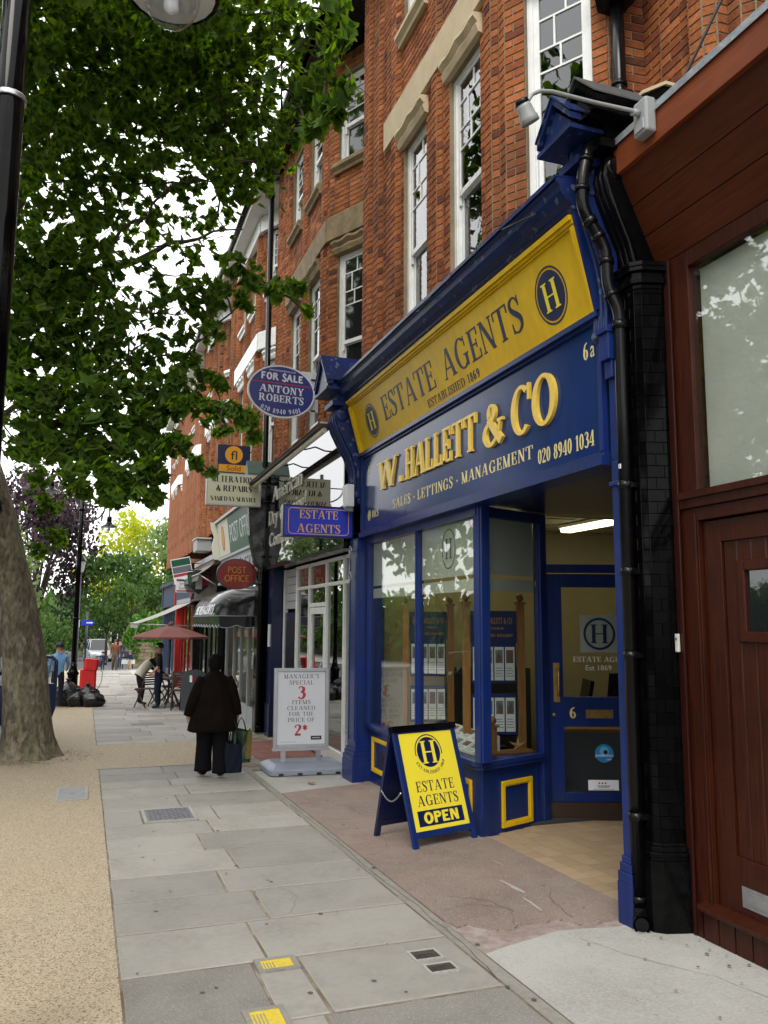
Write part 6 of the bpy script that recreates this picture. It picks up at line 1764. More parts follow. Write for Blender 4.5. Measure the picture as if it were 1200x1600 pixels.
PB('white_fascia', M['ng_white'], (3.04, 3.2, 15.55, 20.3, 2.62, 3.16)); PB('fascia_rail', M['light_grey'], (2.98, 3.2, 15.55, 20.3, 3.161, 3.22), (2.98, 3.2, 15.55, 20.3, 2.56, 2.619))
lt = MB(); put_text(lt, 'KEW NEWSAGENTS', plane_x(3.039, 17.7, 2.72), .32, 'sans', width=3.7); lt.build('lettering', M['dk_print'], PO)
for y in (15.65, 16.5, 17.3, 18.2, 19.1, 20.2): PB('window_post', M['light_grey'], (3.20, 3.28, y-.035, y+.035, gz(18)-.02, 2.56))
for a, b in zip((15.65, 16.5, 17.3, 18.2, 19.1), (16.5, 17.3, 18.2, 19.1, 20.2)):
    PB('glass_pane', M['glass'], (3.235, 3.241, a+.035, b-.035, gz(18)+.35, 2.4)); 
PB('stallriser', M['light_grey'], (3.21, 3.27, 15.7, 20.2, gz(18)-.02, gz(18)+.35)); PB('shop_back', M['room'], (4.6, 4.7, 15.4, 20.4, -.5, 3.2)); PB('shop_floor', M['carpet'], (3.28, 4.6, 15.4, 20.4, gz(18)-.03, gz(18)+.01)); PB('shop_ceiling', M['ceil'], (3.28, 4.6, 15.4, 20.4, 2.6, 2.64))
PB('black_pier', M['black_gloss'], (3.0, 3.3, 15.28, 15.60, gz(15.4)-.02, 4.2))
# black dome awning
AW = thing('dome_awning', 'shiny black dome awning with a scalloped white edged valance over the newsagent window', 'awning', (3.1, 17.5, 1.6))
ya, yb_ = 15.75, 19.9; x0, xo = 3.12, 2.36; zb_, zt_ = 1.66, 2.40
mb = MB(); K = 8; rows = []
for k in range(K+1):
    a = PI/2*k/K; xx = x0-(x0-xo)*math.sin(a)**.9 if k else x0; zz = zb_+.14+(zt_-zb_-.14)*math.cos(a)
    ins = .62*(1-math.sin(a))
    rows.append([(x0, yb_-0, zz), (xx+.0, yb_-ins*.8, zz), (xx, ya+ins, zz), (x0, ya+0, zz)])
vs = [v for r_ in rows for v in r_]; fs = []
for k in range(K):
    for j in range(3): fs.append((k*4+j, k*4+j+1, (k+1)*4+j+1, (k+1)*4+j))
mb.add(vs, fs, 0, True)
M['vinyl'] = mat('black_vinyl', (0.009, 0.009, 0.010), 0.18, bump=(5, .25, .02)); mb.build('canopy', M['vinyl'], AW)
mb = MB(); path = [(x0, ya), (xo, ya), (xo, yb_), (x0, yb_)]
vp = []; 
for (a, b) in zip(path, path[1:]):
    L = math.hypot(b[0]-a[0], b[1]-a[1]); n = int(L/.04)
    for k in range(n+1):
        vp.append((a[0]+(b[0]-a[0])*k/n, a[1]+(b[1]-a[1])*k/n, len(vp)))
vs = []
for i, (x, y, q) in enumerate(vp): sc_ = zb_-.03-.055*abs(math.sin(i*.30)); vs += [(x, y, zb_+.14), (x, y, sc_)]
mb.add(vs, [(2*i, 2*i+2, 2*i+3, 2*i+1) for i in range(len(vp)-1)]); mb.build('valance', M['vinyl'], AW)
mb = MB(); mb.tube([(v[0]-.003, v[1]-.003, v[2]) for v in vs[1::2]], .007, 4); mb.tube([(xo-.004, ya, zb_+.14), (xo-.004, yb_, zb_+.14)], .006, 4); mb.tube([(x0, ya-.004, zb_+.14), (xo, ya-.004, zb_+.14)], .006, 4)
mb.tube([(x0, ya-.01, zb_+.16), (rows[2][2][0], rows[2][2][1]-.01, rows[2][2][2]+.01)], .006, 4); mb.tube([(x0, ya-.005, zb_+.16), (rows[5][2][0], rows[5][2][1]-.01, rows[5][2][2]+.01)], .006, 4); mb.build('white_piping', M['light_grey'], AW)
mb = MB(); M_l = plane_x(2.352, 18.3, 1.93); mb.obox(frame_mat((xo-.01, 19.6, 1.80), (0, -1, 0), (.10, 0, .3)), 0, 3.2, 0, .30, .0, .004, 0)
put_text(mb, 'NEWSAGENTS', frame_mat((xo-.016, 18.0, 1.84), (0, -1, 0), (.10, 0, .3)), .20, 'sansb', width=2.7, mi=1); mb.build('printed_panel', [M['print_grey'], M['white_print']], AW)

# ---------------------------------------------------------------- shops farther on
def simple_shop(label, y0, cat_mat, fasc_mat, post_mat, zf_, wall_m, name='shopfront'):
    t = thing(name, label, 'shop front', (3.3, y0+2.6, gz(y0+2.6)))
    g_ = gz(y0+2.6)
    L_('fascia', fasc_mat, (3.02, 3.2, y0+.1, y0+5.1, zf_, zf_+.75), parent=t); L_('cornice', fasc_mat, (2.90, 3.3, y0, y0+5.2, zf_+.751, zf_+.86), (2.96, 3.3, y0, y0+5.2, zf_-.06, zf_-.001), parent=t)
    for y in (y0+.05, y0+5.05): L_('pilaster', post_mat, (3.05, 3.3, y-.12, y+.12, g_-.06, zf_-.061), (3.02, 3.3, y-.15, y+.15, g_-.06, g_+.3), (2.98, 3.3, y-.14, y+.14, zf_+.0, zf_+.74), parent=t)
    for k, y in enumerate((y0+.25, y0+1.3, y0+2.2, y0+3.2, y0+4.2, y0+4.9)): L_('window_post', post_mat, (3.18, 3.25, y-.04, y+.04, g_-.02, zf_-.061), parent=t)
    L_('stallriser', post_mat, (3.18, 3.26, y0+.3, y0+2.16, g_-.02, g_+.5), parent=t); L_('stallriser', post_mat, (3.18, 3.26, y0+3.24, y0+4.86, g_-.02, g_+.5), parent=t)
    for a, b in ((.25, 1.3), (1.3, 2.2), (3.2, 4.2), (4.2, 4.9)): L_('glass_pane', M['glass'], (3.21, 3.215, y0+a+.04, y0+b-.04, g_+.5, zf_-.061), parent=t)
    L_('shop_back', wall_m, (4.4, 4.5, y0, y0+5.2, g_-.05, zf_+.3), parent=t); L_('shop_floor', M['carpet'], (3.26, 4.4, y0, y0+5.2, g_-.04, g_+.01), parent=t)
    return t
M['cream_shop'] = mat('cream_shop_paint', (0.42, 0.38, 0.28), 0.5); M['red_shop'] = mat('red_shop_paint', (0.42, 0.012, 0.010), 0.35); M['dkblue_shop'] = mat('slate_blue_paint', (0.03, 0.045, 0.10), 0.45); M['brown_shop'] = mat('brown_shop_paint', (0.10, 0.07, 0.05), 0.5)
simple_shop('cafe shop front with dark posts behind the maroon parasol', 20.55, None, M['brown_shop'], M['black_paint'], 2.35, M['wallp'])
simple_shop('shop front with bright red pilasters beyond the cafe', 25.8, None, M['dkblue_shop'], M['red_shop'], 2.25, M['wallp'])
simple_shop('farthest shop front with a slate blue fascia beneath the last brick bays', 31.1, None, M['dkblue_shop'], M['dkblue_shop'], 2.3, M['room'])
# open canvas awnings
def canvas_awning(label, y0, y1, z0, x1, z1, m, under):
    t = thing('canvas_awning', label, 'awning', (3.05, (y0+y1)/2, z0))
    mb = MB(); n = 12; vs = []
    for i in range(n+1):
        y = y0+(y1-y0)*i/n
        for j in range(5):
            s = j/4; vs.append((3.05+(x1-3.05)*s, y, z0+(z1-z0)*s-.05*math.sin(PI*s)))
    mb.add(vs, [(i*5+j, i*5+j+1, (i+1)*5+j+1, (i+1)*5+j) for i in range(n) for j in range(4)], 0, True)
    vs2 = []
    for i in range(n*3+1): y = y0+(y1-y0)*i/(n*3); vs2 += [(x1, y, z1), (x1-.01, y, z1-.14-.02*(i % 3 == 0))]
    mb.add(vs2, [(2*i, 2*i+2, 2*i+3, 2*i+1) for i in range(n*3)]); mb.build('canvas', m, t)
    mb = MB()
    for y in (y0+.05, y1-.05): mb.tube([(3.05, y, z0-.75), (x1+.03, y, z1-.02)], .018, 6)
    mb.tube([(x1, y0, z1), (x1, y1, z1)], .025, 6); mb.build('awning_arm', M['alu'], t)
    mb = MB(); mb.box(2.98, 3.1, y0, y1, z0-.02, z0+.12); mb.build('awning_box', M['light_grey'], t)
M['canvas'] = mat('grey_brown_canvas', (0.13, 0.115, 0.10), 0.8, wave=(10, (0.20, 0.18, 0.16), 0.6, (1, 3, 1))); M['canvas2'] = mat('cream_grey_canvas', (0.28, 0.27, 0.24), 0.8)
canvas_awning('grey canvas awning pulled out over the pavement beyond the parasol', 25.6, 30.0, 2.30, 1.45, 1.62, M['canvas2'], None)
canvas_awning('brownish canvas awning high over the cafe front beside the green fascia', 20.6, 25.2, 3.30, 2.55, 2.85, M['canvas'], None)
t = thing('air_unit', 'pale grey ventilation box on the ledge above the cafe awning', 'box', (2.98, 23.3, 3.5))
mb = MB(); mb.box(2.75, 3.15, 22.9, 23.7, 3.62, 3.95); mb.build('casing', M['light_grey'], t, bevel=.01); mb = MB(); mb.box(2.72, 3.15, 22.85, 23.75, 3.95, 3.99); mb.build('lid', M['cream'], t)
# boards at the far shops
def p6(lt, Mx):
    T = lambda x, y: Mx @ Matrix.Translation((x, y, 0))
    lt.obox(T(0, 0), -.26, .26, .14, .33, 0, .001, 0); lt.obox(T(0, 0), -.26, .26, -.06, .12, 0, .001, 1); lt.obox(T(0, 0), -.26, .26, -.16, -.08, 0, .001, 2)
    lt.obox(T(0, 0), -.26, .26, -.33, -.20, 0, .001, 3); put_font(lt, 'Folio', T(0, .0) @ Matrix.Translation((0, 0, .001)), .07, width=.3, mi=3) if False else None
    return [M['po_green'], M['print_grey'], M['red_print'], M['white_print']]
hang_sign('estate_board', 'tilted white estate board with green and red bands over the far pavement', 2.50, 24.0, 3.13, .56, .72, .03, M['white_print'], M['white_print'], p6, 'sale board', rot=.22)
def p7(lt, Mx):
    T = lambda x, y: Mx @ Matrix.Translation((x, y, 0))
    lt.obox(T(0, 0), -.28, .28, .11, .17, 0, .001, 0); lt.obox(T(0, 0), -.28, .28, -.18, -.14, 0, .001, 1)
    put_font(lt, 'Image', T(-.02, 0), .10, width=.36, mi=2); put_font(lt, 'Service', T(-.02, -.12), .09, width=.40, mi=2); lt.obox(T(0, 0), -.29, -.25, .11, .17, .001, .002, 1)
    return [M['po_green'], M['red_print'], M['print_grey']]
hang_sign('bracket_sign', 'white Image Service board hanging below the tilted estate board', 2.62, 23.8, 2.70, .60, .40, .06, M['white_print'], M['white_print'], p7)
# dark triangular hanging banner
t = thing('cafe_flag', 'dark shield shaped hanging sign with a white panel over the cafe tables', 'hanging sign', (2.9, 22.0, 2.7))
mb = MB(); MxF = frame_mat((2.72, 22.0, 2.75), (1, 0, 0), (0, 0, 1)); 
mb.prism([MxF @ Vector(p) for p in ((-.30, .20, 0), (-.25, -.15, 0), (-.0, -.36, 0), (.25, -.15, 0), (.30, .20, 0), (0, .27, 0))], (0, -.04, 0)); mb.obox(MxF, -.08, .09, -.22, .16, .041, .043, 1); mb.obox(MxF, -.26, -.09, -.12, .16, .041, .042, 2); mb.obox(MxF, .10, .26, -.12, .16, .041, .042, 3)
mb.build('shield', [M['dk_print'], M['white_print'], M['po_green'], M['red_print']], t)
mb = MB(); put_font(mb, 'Toni', MxF @ Matrix.Translation((0, .0, .0435)), .05, width=.12); mb.build('lettering', M['print_grey'], t) if False else None
mb = MB(); mb.tube([(2.45, 22.0, 3.02), (3.1, 22.0, 3.02)], .015, 6); mb.build('bracket', M['black_paint'], t)

# ---------------------------------------------------------------- manager's special poster stand
PS = thing('poster_stand', 'grey framed poster stand on a plastic base reading MANAGER\'S SPECIAL', 'poster stand', (2.79, 10.75, gz(10.75)))
Pl, Pr = Vector((2.36, 10.62, 0)), Vector((3.06, 10.62, 0))
ang = -.10
MP = frame_mat((2.70, 10.66, gz(10.7)+.30), (math.cos(ang), math.sin(ang), 0), (0, .03, 1))
def QB(name, m, boxes, Mx=MP, parent=PS, bevel=0.0):
    mb = MB()
    for b in boxes: mb.obox(Mx, *b)
    return mb.build(name, m, parent, bevel=bevel)
QB('poster_frame', M['alu'], [(-.36, -.315, 0, 1.02, -.03, .02), (.315, .36, 0, 1.02, -.03, .02), (-.3149, .3149, 0, .045, -.03, .019), (-.3149, .3149, .975, 1.02, -.03, .019), (-.32, .32, .04, .98, -.02, -.012), (-.37, .37, -.03, -.001, -.05, .03)], bevel=.006)
po = QB('poster', M['poster'], [(-.312, .312, .048, .972, -.0115, -.005)])
lt = MB(); Tp = lambda x, y: MP @ Matrix.Translation((x, y, -.0048))
for txt, y, h, w, mi in (("MANAGER'S", .885, .058, .46, 0), ('SPECIAL', .805, .055, .32, 0), ('ITEMS', .555, .052, .24, 0), ('CLEANED', .48, .052, .37, 0), ('FOR THE', .405, .052, .32, 0), ('PRICE OF', .33, .052, .35, 0)): put_text(lt, txt, Tp(0, y), h, 'serif', width=w, mi=mi, track=.14)
put_text(lt, '3', Tp(0, .625), .155, 'serifb', width=.10, mi=1); put_text(lt, '2*', Tp(.0, .155), .14, 'serifb', width=.17, mi=1)
lt.obox(Tp(0, 0), .13, .27, .10, .15, 0, .001, 2); lt.obox(Tp(0, 0), .15, .25, .118, .132, .001, .0016, 3); lt.obox(Tp(0, 0), -.26, -.06, .075, .081, 0, .001, 3)
lt.build('lettering', [M['print_grey'], M['red_print'], M['dk_print'], M['light_grey']], po)
QB('support_post', M['steel'], [(-.26, -.20, -.22, -.031, -.03, .01)]); QB('support_post', M['steel'], [(.20, .26, -.22, -.031, -.03, .01)])
MBs = frame_mat((2.74, 10.70, gz(10.7)+.015), (math.cos(ang), math.sin(ang), 0), (0, 1, 0))
mb = MB()
o_ = [(-.47, -.36), (.47, -.36), (.50, -.30), (.50, .30), (.47, .36), (-.47, .36), (-.50, .30), (-.50, -.30)]
def lv(s, z, sy=None): return [MBs @ Vector((p[0]*s, p[1]*(sy or s), z)) for p in o_]
Ls = [lv(1, 0), lv(1, .055), lv(.97, .075), lv(.84, .12, .62), lv(.80, .125, .55)]
vs = [v for l in Ls for v in l]; fs = [(k*8+j, k*8+(j+1) % 8, (k+1)*8+(j+1) % 8, (k+1)*8+j) for k in range(4) for j in range(8)]+[tuple(range(32, 40))]
mb.add(vs, fs); mb.build('plastic_base', M['grey_plastic'], PS, bevel=.008)
mb = MB()
for x in (-.36, -.12, .12, .36): mb.obox(MBs, x-.03, x+.03, -.365, -.352, 0, .028)
mb.build('base_notch', M['dk_print'], PS); QB('filler_recess', M['print_grey'], [(-.18, .18, -.30, -.22, .108, .1095)], Mx=MBs) if False else None
mb = MB(); rr = random.Random(8); pts = []
for k in range(14):
    a = 2*PI*k/14; q = .045 if k % 2 else .028; pts.append((2.60+q*math.cos(a)*1.3, 9.72+q*math.sin(a)*1.2, gz(9.72)+.016+.01*math.sin(k*1.7)))
mb.add([(2.60, 9.72, gz(9.72)+.02)]+pts, [(0, 1+k, 1+(k+1) % 14) for k in range(14)])
tag(mb.build('fallen_leaf', mat('dead_leaf', (0.22, 0.12, 0.04), 0.7)), 'dry brown leaf lying on the pale concrete in front of the poster stand base', 'leaf')
# ---------------------------------------------------------------- plane tree
CROWN = [(-0.92,6.63,6.94,0.41,1.0),(-0.54,6.6,7.03,0.41,1.0),(-0.15,6.56,7.11,0.41,1.0),(0.25,6.49,7.18,0.41,1.0),(0.66,6.41,7.24,0.41,1.0),(1.08,6.32,7.29,0.41,0.55),(-0.82,7.64,7.28,0.37,1.0),(-0.43,7.61,7.37,0.37,1.0),(-0.04,7.57,7.44,0.37,1.0),(0.37,7.51,7.51,0.37,1.0),(0.72,7.44,7.56,0.37,1.0),(1.08,7.36,7.6,0.37,1.0),(1.41,7.28,7.63,0.37,0.55),(-1.1,9.81,8.52,0.48,1.1),(-0.61,9.78,8.63,0.48,1.1),(-0.1,9.73,8.73,0.48,1.1),(0.41,9.66,8.81,0.48,1.1),(0.87,9.58,8.88,0.48,1.1),(1.25,9.5,8.92,0.48,1.1),(-0.85,8.33,7.16,0.38,1.0),(-0.44,8.31,7.25,0.38,1.0),(-0.01,8.27,7.33,0.38,1.0),(0.43,8.21,7.4,0.38,1.0),(0.81,8.14,7.45,0.38,1.0),(1.17,8.07,7.49,0.38,1.0),(-1.14,10.58,8.27,0.48,1.0),(-0.61,10.55,8.38,0.48,1.0),(-0.07,10.5,8.48,0.48,1.0),(0.48,10.44,8.56,0.48,1.0),(0.97,10.36,8.63,0.48,1.0),(1.34,10.29,8.67,0.48,1.0),(-0.75,8.15,6.52,0.34,0.9),(-0.34,8.13,6.6,0.34,0.9),(0.08,8.09,6.67,0.34,0.9),(0.51,8.04,6.74,0.34,0.9),(0.88,7.98,6.78,0.34,0.9),(1.1,7.93,6.81,0.34,0.9),(-1.01,10.48,7.46,0.41,0.85),(-0.49,10.46,7.56,0.41,0.85),(0.04,10.42,7.65,0.41,0.85),(0.51,10.37,7.72,0.41,0.595),(0.99,10.3,7.78,0.35,0.4462499999999999),(1.4,10.23,7.82,0.35,0.6375),(1.76,10.15,7.86,0.35,0.6375),(-0.71,8.86,6.27,0.31,0.75),(-0.34,8.85,6.34,0.31,0.75),(0.05,8.82,6.4,0.31,0.75),(0.45,8.78,6.46,0.31,0.5249999999999999),(0.85,8.73,6.51,0.26,0.39375),(1.19,8.67,6.55,0.26,0.5625),(1.54,8.59,6.58,0.26,0.5625),(-0.97,9.44,6.19,0.29,0.55),(-0.61,9.44,6.26,0.29,0.55),(-0.27,9.43,6.31,0.29,0.55),(0.0,9.41,6.35,0.29,0.55),(0.49,10.75,7.01,0.31,0.55),(0.98,10.69,7.07,0.27,0.41250000000000003),(1.39,10.62,7.12,0.27,0.41250000000000003),(-0.84,8.7,5.43,0.31,0.9),(-0.48,8.7,5.49,0.31,0.9),(-0.17,8.69,5.54,0.31,0.9),(0.32,10.01,6.25,0.23,0.217),(0.77,9.96,6.3,0.23,0.217),(1.15,9.9,6.34,0.23,0.217),(-0.83,8.82,5.14,0.34,1.0),(-0.46,8.82,5.2,0.34,1.0),(-0.09,8.81,5.25,0.34,1.0),(-0.65,8.82,5.17,0.34,1.0),(0.48,9.21,5.57,0.19,0.248),(0.93,9.15,5.62,0.19,0.248),(-0.83,8.48,4.61,0.32,1.05),(-0.48,8.49,4.66,0.32,1.05),(-0.12,8.48,4.71,0.32,1.05),(0.18,8.47,4.74,0.29,0.651),(0.52,8.89,5.01,0.17,0.31),(0.85,8.85,5.04,0.17,0.31),(-0.82,8.59,4.26,0.33,1.1),(-0.47,8.6,4.3,0.33,1.1),(-0.11,8.6,4.34,0.33,1.1),(0.27,8.59,4.38,0.3,0.682),(0.55,8.56,4.44,0.17,0.372),(0.84,8.52,4.47,0.17,0.372),(-0.7,8.2,3.84,0.27,1.05),(-0.37,8.21,3.87,0.27,1.05),(-0.03,8.21,3.91,0.27,1.05),(0.27,8.2,3.94,0.25,0.651),(0.57,8.17,3.96,0.25,0.651),(0.88,8.15,3.95,0.14,0.372),(-0.64,8.27,3.55,0.24,0.9),(-0.36,8.28,3.58,0.24,0.9),(-0.07,8.28,3.61,0.24,0.9),(0.23,8.27,3.63,0.24,0.9),(0.5,8.26,3.65,0.24,0.9),(-0.5,8.13,3.29,0.18,0.75),(-0.23,8.14,3.31,0.18,0.75),(0.0,8.14,3.33,0.18,0.75),(0.26,8.13,3.35,0.18,0.75),(0.5,8.12,3.36,0.18,0.75),(-0.21,7.89,3.0,0.11,0.6),(0.13,7.89,3.02,0.11,0.6),(0.41,7.88,3.03,0.11,0.6),(0.55,7.87,3.04,0.11,0.6),(0.16,7.92,2.84,0.09,0.7),(0.19,7.92,2.85,0.09,0.7),(0.52,7.9,2.86,0.09,0.7),(1.32,6.33,6.41,0.16,0.275),(1.5,6.17,6.57,0.15,0.275),(1.59,5.86,6.1,0.13,0.385),(1.71,5.63,5.85,0.1,0.44000000000000006),(1.57,6.41,6.22,0.15,0.8),(1.62,5.76,5.7,0.1,0.8),(1.48,7.01,6.27,0.18,0.7),(1.56,6.13,5.72,0.08,0.6000000000000001),(1.3,7.37,6.71,0.21,0.7),(1.48,7.61,6.28,0.13,0.44999999999999996),(1.34,8.24,6.24,0.14,0.5249999999999999),(1.42,6.07,6.71,0.17,0.33),(1.66,5.97,6.76,0.14,0.33),(1.7,5.69,6.28,0.08,0.275),(1.05,7.7,6.24,0.21,0.6000000000000001),(1.45,6.84,7.37,0.18,0.33),(1.41,7.42,7.46,0.16,0.22000000000000003),(1.29,7.59,7.27,0.18,0.275),(1.21,7.66,5.18,0.11,0.5249999999999999),(1.4,7.69,5.03,0.12,0.6000000000000001),(1.54,7.42,4.84,0.11,0.675),(1.7,7.17,4.83,0.08,0.6000000000000001),(1.13,7.96,5.02,0.14,0.5249999999999999),(0.99,8.31,5.0,0.16,0.434),(1.3,7.79,4.85,0.1,0.44999999999999996),(0.85,8.28,5.11,0.14,0.31),(1.08,8.21,4.67,0.12,0.31),(0.82,8.45,4.68,0.15,0.372),(0.62,8.55,5.04,0.15,0.31),(1.82,7.24,4.59,0.04,0.30000000000000004),(0.75,8.22,4.13,0.12,0.434),(0.98,7.99,4.09,0.09,0.434),(1.09,7.9,4.01,0.08,0.6000000000000001),(1.22,7.65,3.7,0.1,0.675),(1.37,7.64,3.62,0.09,0.675),(1.05,7.97,3.76,0.12,0.675),(0.87,8.08,3.84,0.13,0.496),(0.69,8.11,3.76,0.14,0.7),(1.11,7.71,3.52,0.07,0.6000000000000001),(1.44,7.67,3.47,0.05,0.44999999999999996),(0.79,7.99,3.36,0.08,0.5249999999999999),(0.94,7.9,3.2,0.06,0.675),(1.06,7.9,3.14,0.04,0.6000000000000001),(0.67,7.99,3.41,0.09,0.6),(0.57,8.25,4.05,0.18,0.372),(0.36,7.89,2.94,0.1,0.9),(0.24,7.88,3.05,0.1,0.7),(0.01,8.06,3.19,0.13,0.7),(-0.13,8.5,3.01,0.11,0.6),(0.52,7.84,3.19,0.09,0.8),(-0.71,11.82,3.66,0.18,0.8),(-0.59,12.38,3.3,0.17,0.8),(-0.49,12.44,2.86,0.15,0.7),(-0.69,12.44,2.67,0.13,0.5),(-0.81,10.77,3.79,0.22,0.9)]
CROWN_OUT = [(-4.5,12.6,7.1,0.65,0.8),(-4.8,9.0,9.9,0.82,0.8),(-4.9,11.6,5.5,0.88,0.8),(-6.1,14.0,7.1,0.76,0.8),(-4.7,10.6,6.5,0.79,0.8),(-4.0,9.7,10.9,0.7,0.8),(-2.5,6.2,7.9,0.89,0.8),(-5.0,16.5,7.8,0.69,0.8),(-5.0,14.8,6.0,0.61,0.8),(-5.4,12.5,11.1,0.72,0.8),(-4.3,7.3,6.7,0.86,0.8),(-0.5,9.3,12.1,0.83,0.8),(-2.3,12.4,5.0,0.61,0.8),(-1.1,11.8,11.9,0.78,0.8),(-5.3,9.8,11.1,0.76,0.8),(-5.7,12.7,7.9,0.84,0.8),(-3.7,7.7,8.8,0.89,0.8),(-5.2,11.9,7.6,0.76,0.8),(-3.7,12.7,8.8,0.81,0.8),(1.1,9.7,11.1,0.9,0.8),(-3.7,18.6,8.6,0.87,0.8),(-3.7,17.9,11.3,0.78,0.8),(-2.5,6.3,11.1,0.71,0.8),(-3.3,13.9,5.6,0.72,0.8),(-5.1,13.3,8.9,0.77,0.8),(-5.4,14.4,10.3,0.82,0.8),(-4.4,9.2,9.9,0.9,0.8),(-5.2,7.8,7.3,0.88,0.8),(-5.0,16.6,10.4,0.76,0.8),(-3.0,14.9,11.9,0.7,0.8),(-3.0,10.8,5.0,0.86,0.8),(-4.4,12.9,8.7,0.82,0.8),(-3.1,17.6,11.6,0.78,0.8),(-3.8,14.3,12.2,0.78,0.8),(-6.2,14.1,6.9,0.86,0.8),(-0.5,8.9,12.1,0.79,0.8),(-2.2,6.3,7.8,0.87,0.8),(-3.0,13.7,5.1,0.72,0.8),(-3.8,15.1,11.3,0.81,0.8),(-4.2,12.2,5.0,0.68,0.8),(-2.0,5.8,7.6,0.74,0.8),(-3.8,13.1,10.2,0.87,0.8),(-4.7,6.2,8.7,0.76,0.8),(-1.6,9.8,10.9,0.85,0.8),(-4.5,7.8,9.5,0.66,0.8),(-3.0,6.2,7.9,0.74,0.8),(-3.3,11.1,5.9,0.61,0.8),(-5.5,8.7,9.4,0.87,0.8),(-4.9,13.8,9.7,0.78,0.8),(-4.9,8.6,8.4,0.69,0.8),(-0.4,12.7,12.7,0.88,0.8),(-4.2,9.4,9.2,0.76,0.8),(-3.2,17.8,6.4,0.74,0.8),(-2.7,5.5,10.1,0.8,0.8),(-0.3,5.0,8.4,0.64,0.8),(-5.6,16.2,7.5,0.7,0.8),(-4.0,13.4,5.8,0.79,0.8),(-3.8,9.7,11.0,0.76,0.8),(-1.7,8.0,9.9,0.65,0.8),(-3.8,9.1,7.3,0.69,0.8),(-4.6,11.7,7.2,0.71,0.8),(-0.5,9.0,11.9,0.84,0.8),(-3.5,17.4,6.2,0.63,0.8),(-3.0,5.4,8.0,0.66,0.8),(1.5,9.1,10.3,0.87,0.8),(-3.3,10.8,8.2,0.85,0.8),(-3.3,8.2,10.7,0.77,0.8),(-0.9,7.0,10.1,0.65,0.8),(-2.2,9.6,9.5,0.77,0.8),(-4.6,8.0,8.8,0.72,0.8),(-3.2,13.0,6.8,0.79,0.8),(-3.7,5.3,8.6,0.63,0.8),(-1.7,8.5,11.6,0.83,0.8),(-4.8,17.0,9.6,0.68,0.8),(-1.1,6.6,8.8,0.87,0.8),(-3.4,15.3,6.4,0.89,0.8),(-3.5,18.6,10.5,0.83,0.8),(-5.5,14.5,10.9,0.87,0.8),(-5.1,12.1,6.2,0.72,0.8),(-4.9,9.1,9.9,0.72,0.8),(-5.0,11.5,10.3,0.69,0.8),(-4.1,11.0,10.5,0.61,0.8),(-2.1,8.1,11.2,0.83,0.8),(-2.7,10.0,7.7,0.71,0.8),(-3.2,16.7,5.6,0.83,0.8),(-5.2,14.0,9.0,0.83,0.8),(-4.2,10.2,5.3,0.78,0.8),(-2.7,8.2,5.6,0.77,0.8),(-4.0,14.1,8.4,0.76,0.8),(-3.8,14.7,10.5,0.87,0.8),(-3.0,12.5,11.0,0.7,0.8),(-3.6,13.9,7.9,0.85,0.8),(-3.4,7.5,9.8,0.78,0.8),(-1.2,10.4,11.9,0.87,0.8),(-5.6,11.9,6.1,0.68,0.8)]  # unseen crown clusters outside the view, added for shade and reflections
def leaf_outline(seed):
    r_ = random.Random(seed)
    half = [(90, 1.0), (82, .78), (72, .66), (61, .68), (49, .96), (39, .76), (26, .55), (13, .76), (-1, .85), (-18, .56), (-42, .47), (-68, .40)]
    pts = []
    for a, q in half: pts.append((math.radians(a), q*r_.uniform(.92, 1.08)))
    left = [(math.radians(180)-a, q*r_.uniform(.95, 1.05)) for a, q in half[1:]][::-1]
    ang = pts[::-1]+[]
    P = [(q*math.cos(a), q*math.sin(a)) for a, q in pts[::-1]] + [(q*math.cos(a), q*math.sin(a)) for a, q in left[::-1]]
    return P
def leaf_geo(seed, size):
    P = leaf_outline(seed); r_ = random.Random(seed+50); bend = r_.uniform(.15, .45); fold = r_.uniform(.1, .35)
    f = lambda x, y: -bend*(x*x+max(y, 0)**2)*.5+fold*abs(x)*.6
    vs = [(0, 0, 0)]+[(x, y, f(x, y)) for x, y in P]
    return np.array(vs)*size*.5, [(0, k, k+1) for k in range(1, len(P))]+[(0, len(P), 1)]
LEAVES = [leaf_geo(s, 1.0) for s in range(6)]
def rot_rand(r_, droop=.6):
    """leaf hangs: tip mostly down and outward, blade face random"""
    yaw = r_.uniform(0, 2*PI); pitch = -r_.uniform(.0, 1.3)*droop-.25; roll = r_.uniform(-.8, .8)
    return (Matrix.Rotation(yaw, 3, 'Z') @ Matrix.Rotation(pitch, 3, 'X') @ Matrix.Rotation(roll, 3, 'Y'))
def foliage_mesh(name, items, parent, m, geos=None):
    """items: list of (pos, rot3, size)"""
    geos = geos or LEAVES
    V = []; F = []; b = 0
    for i, (p, R_, s) in enumerate(items):
        g_, fs = geos[i % len(geos)]
        v = (g_*s) @ np.array(R_).T + np.array(p)
        V.append(v); F.append(np.array(fs)+b); b += len(v)
    V = np.concatenate(V); F = np.concatenate(F)
    o0 = org(parent); V = V-np.array(o0)
    me = bpy.data.meshes.new(name); me.vertices.add(len(V)); me.vertices.foreach_set('co', V.ravel())
    me.loops.add(F.size); me.loops.foreach_set('vertex_index', F.ravel().astype(np.int32))
    me.polygons.add(len(F)); me.polygons.foreach_set('loop_start', np.arange(0, F.size, 3, dtype=np.int32)); me.polygons.foreach_set('loop_total', np.full(len(F), 3, dtype=np.int32))
    me.update(); me.validate(); me.materials.append(m)
    o = bpy.data.objects.new(name, me); COL.objects.link(o); o.parent = parent
    tag(o, kind='stuff')
    return o
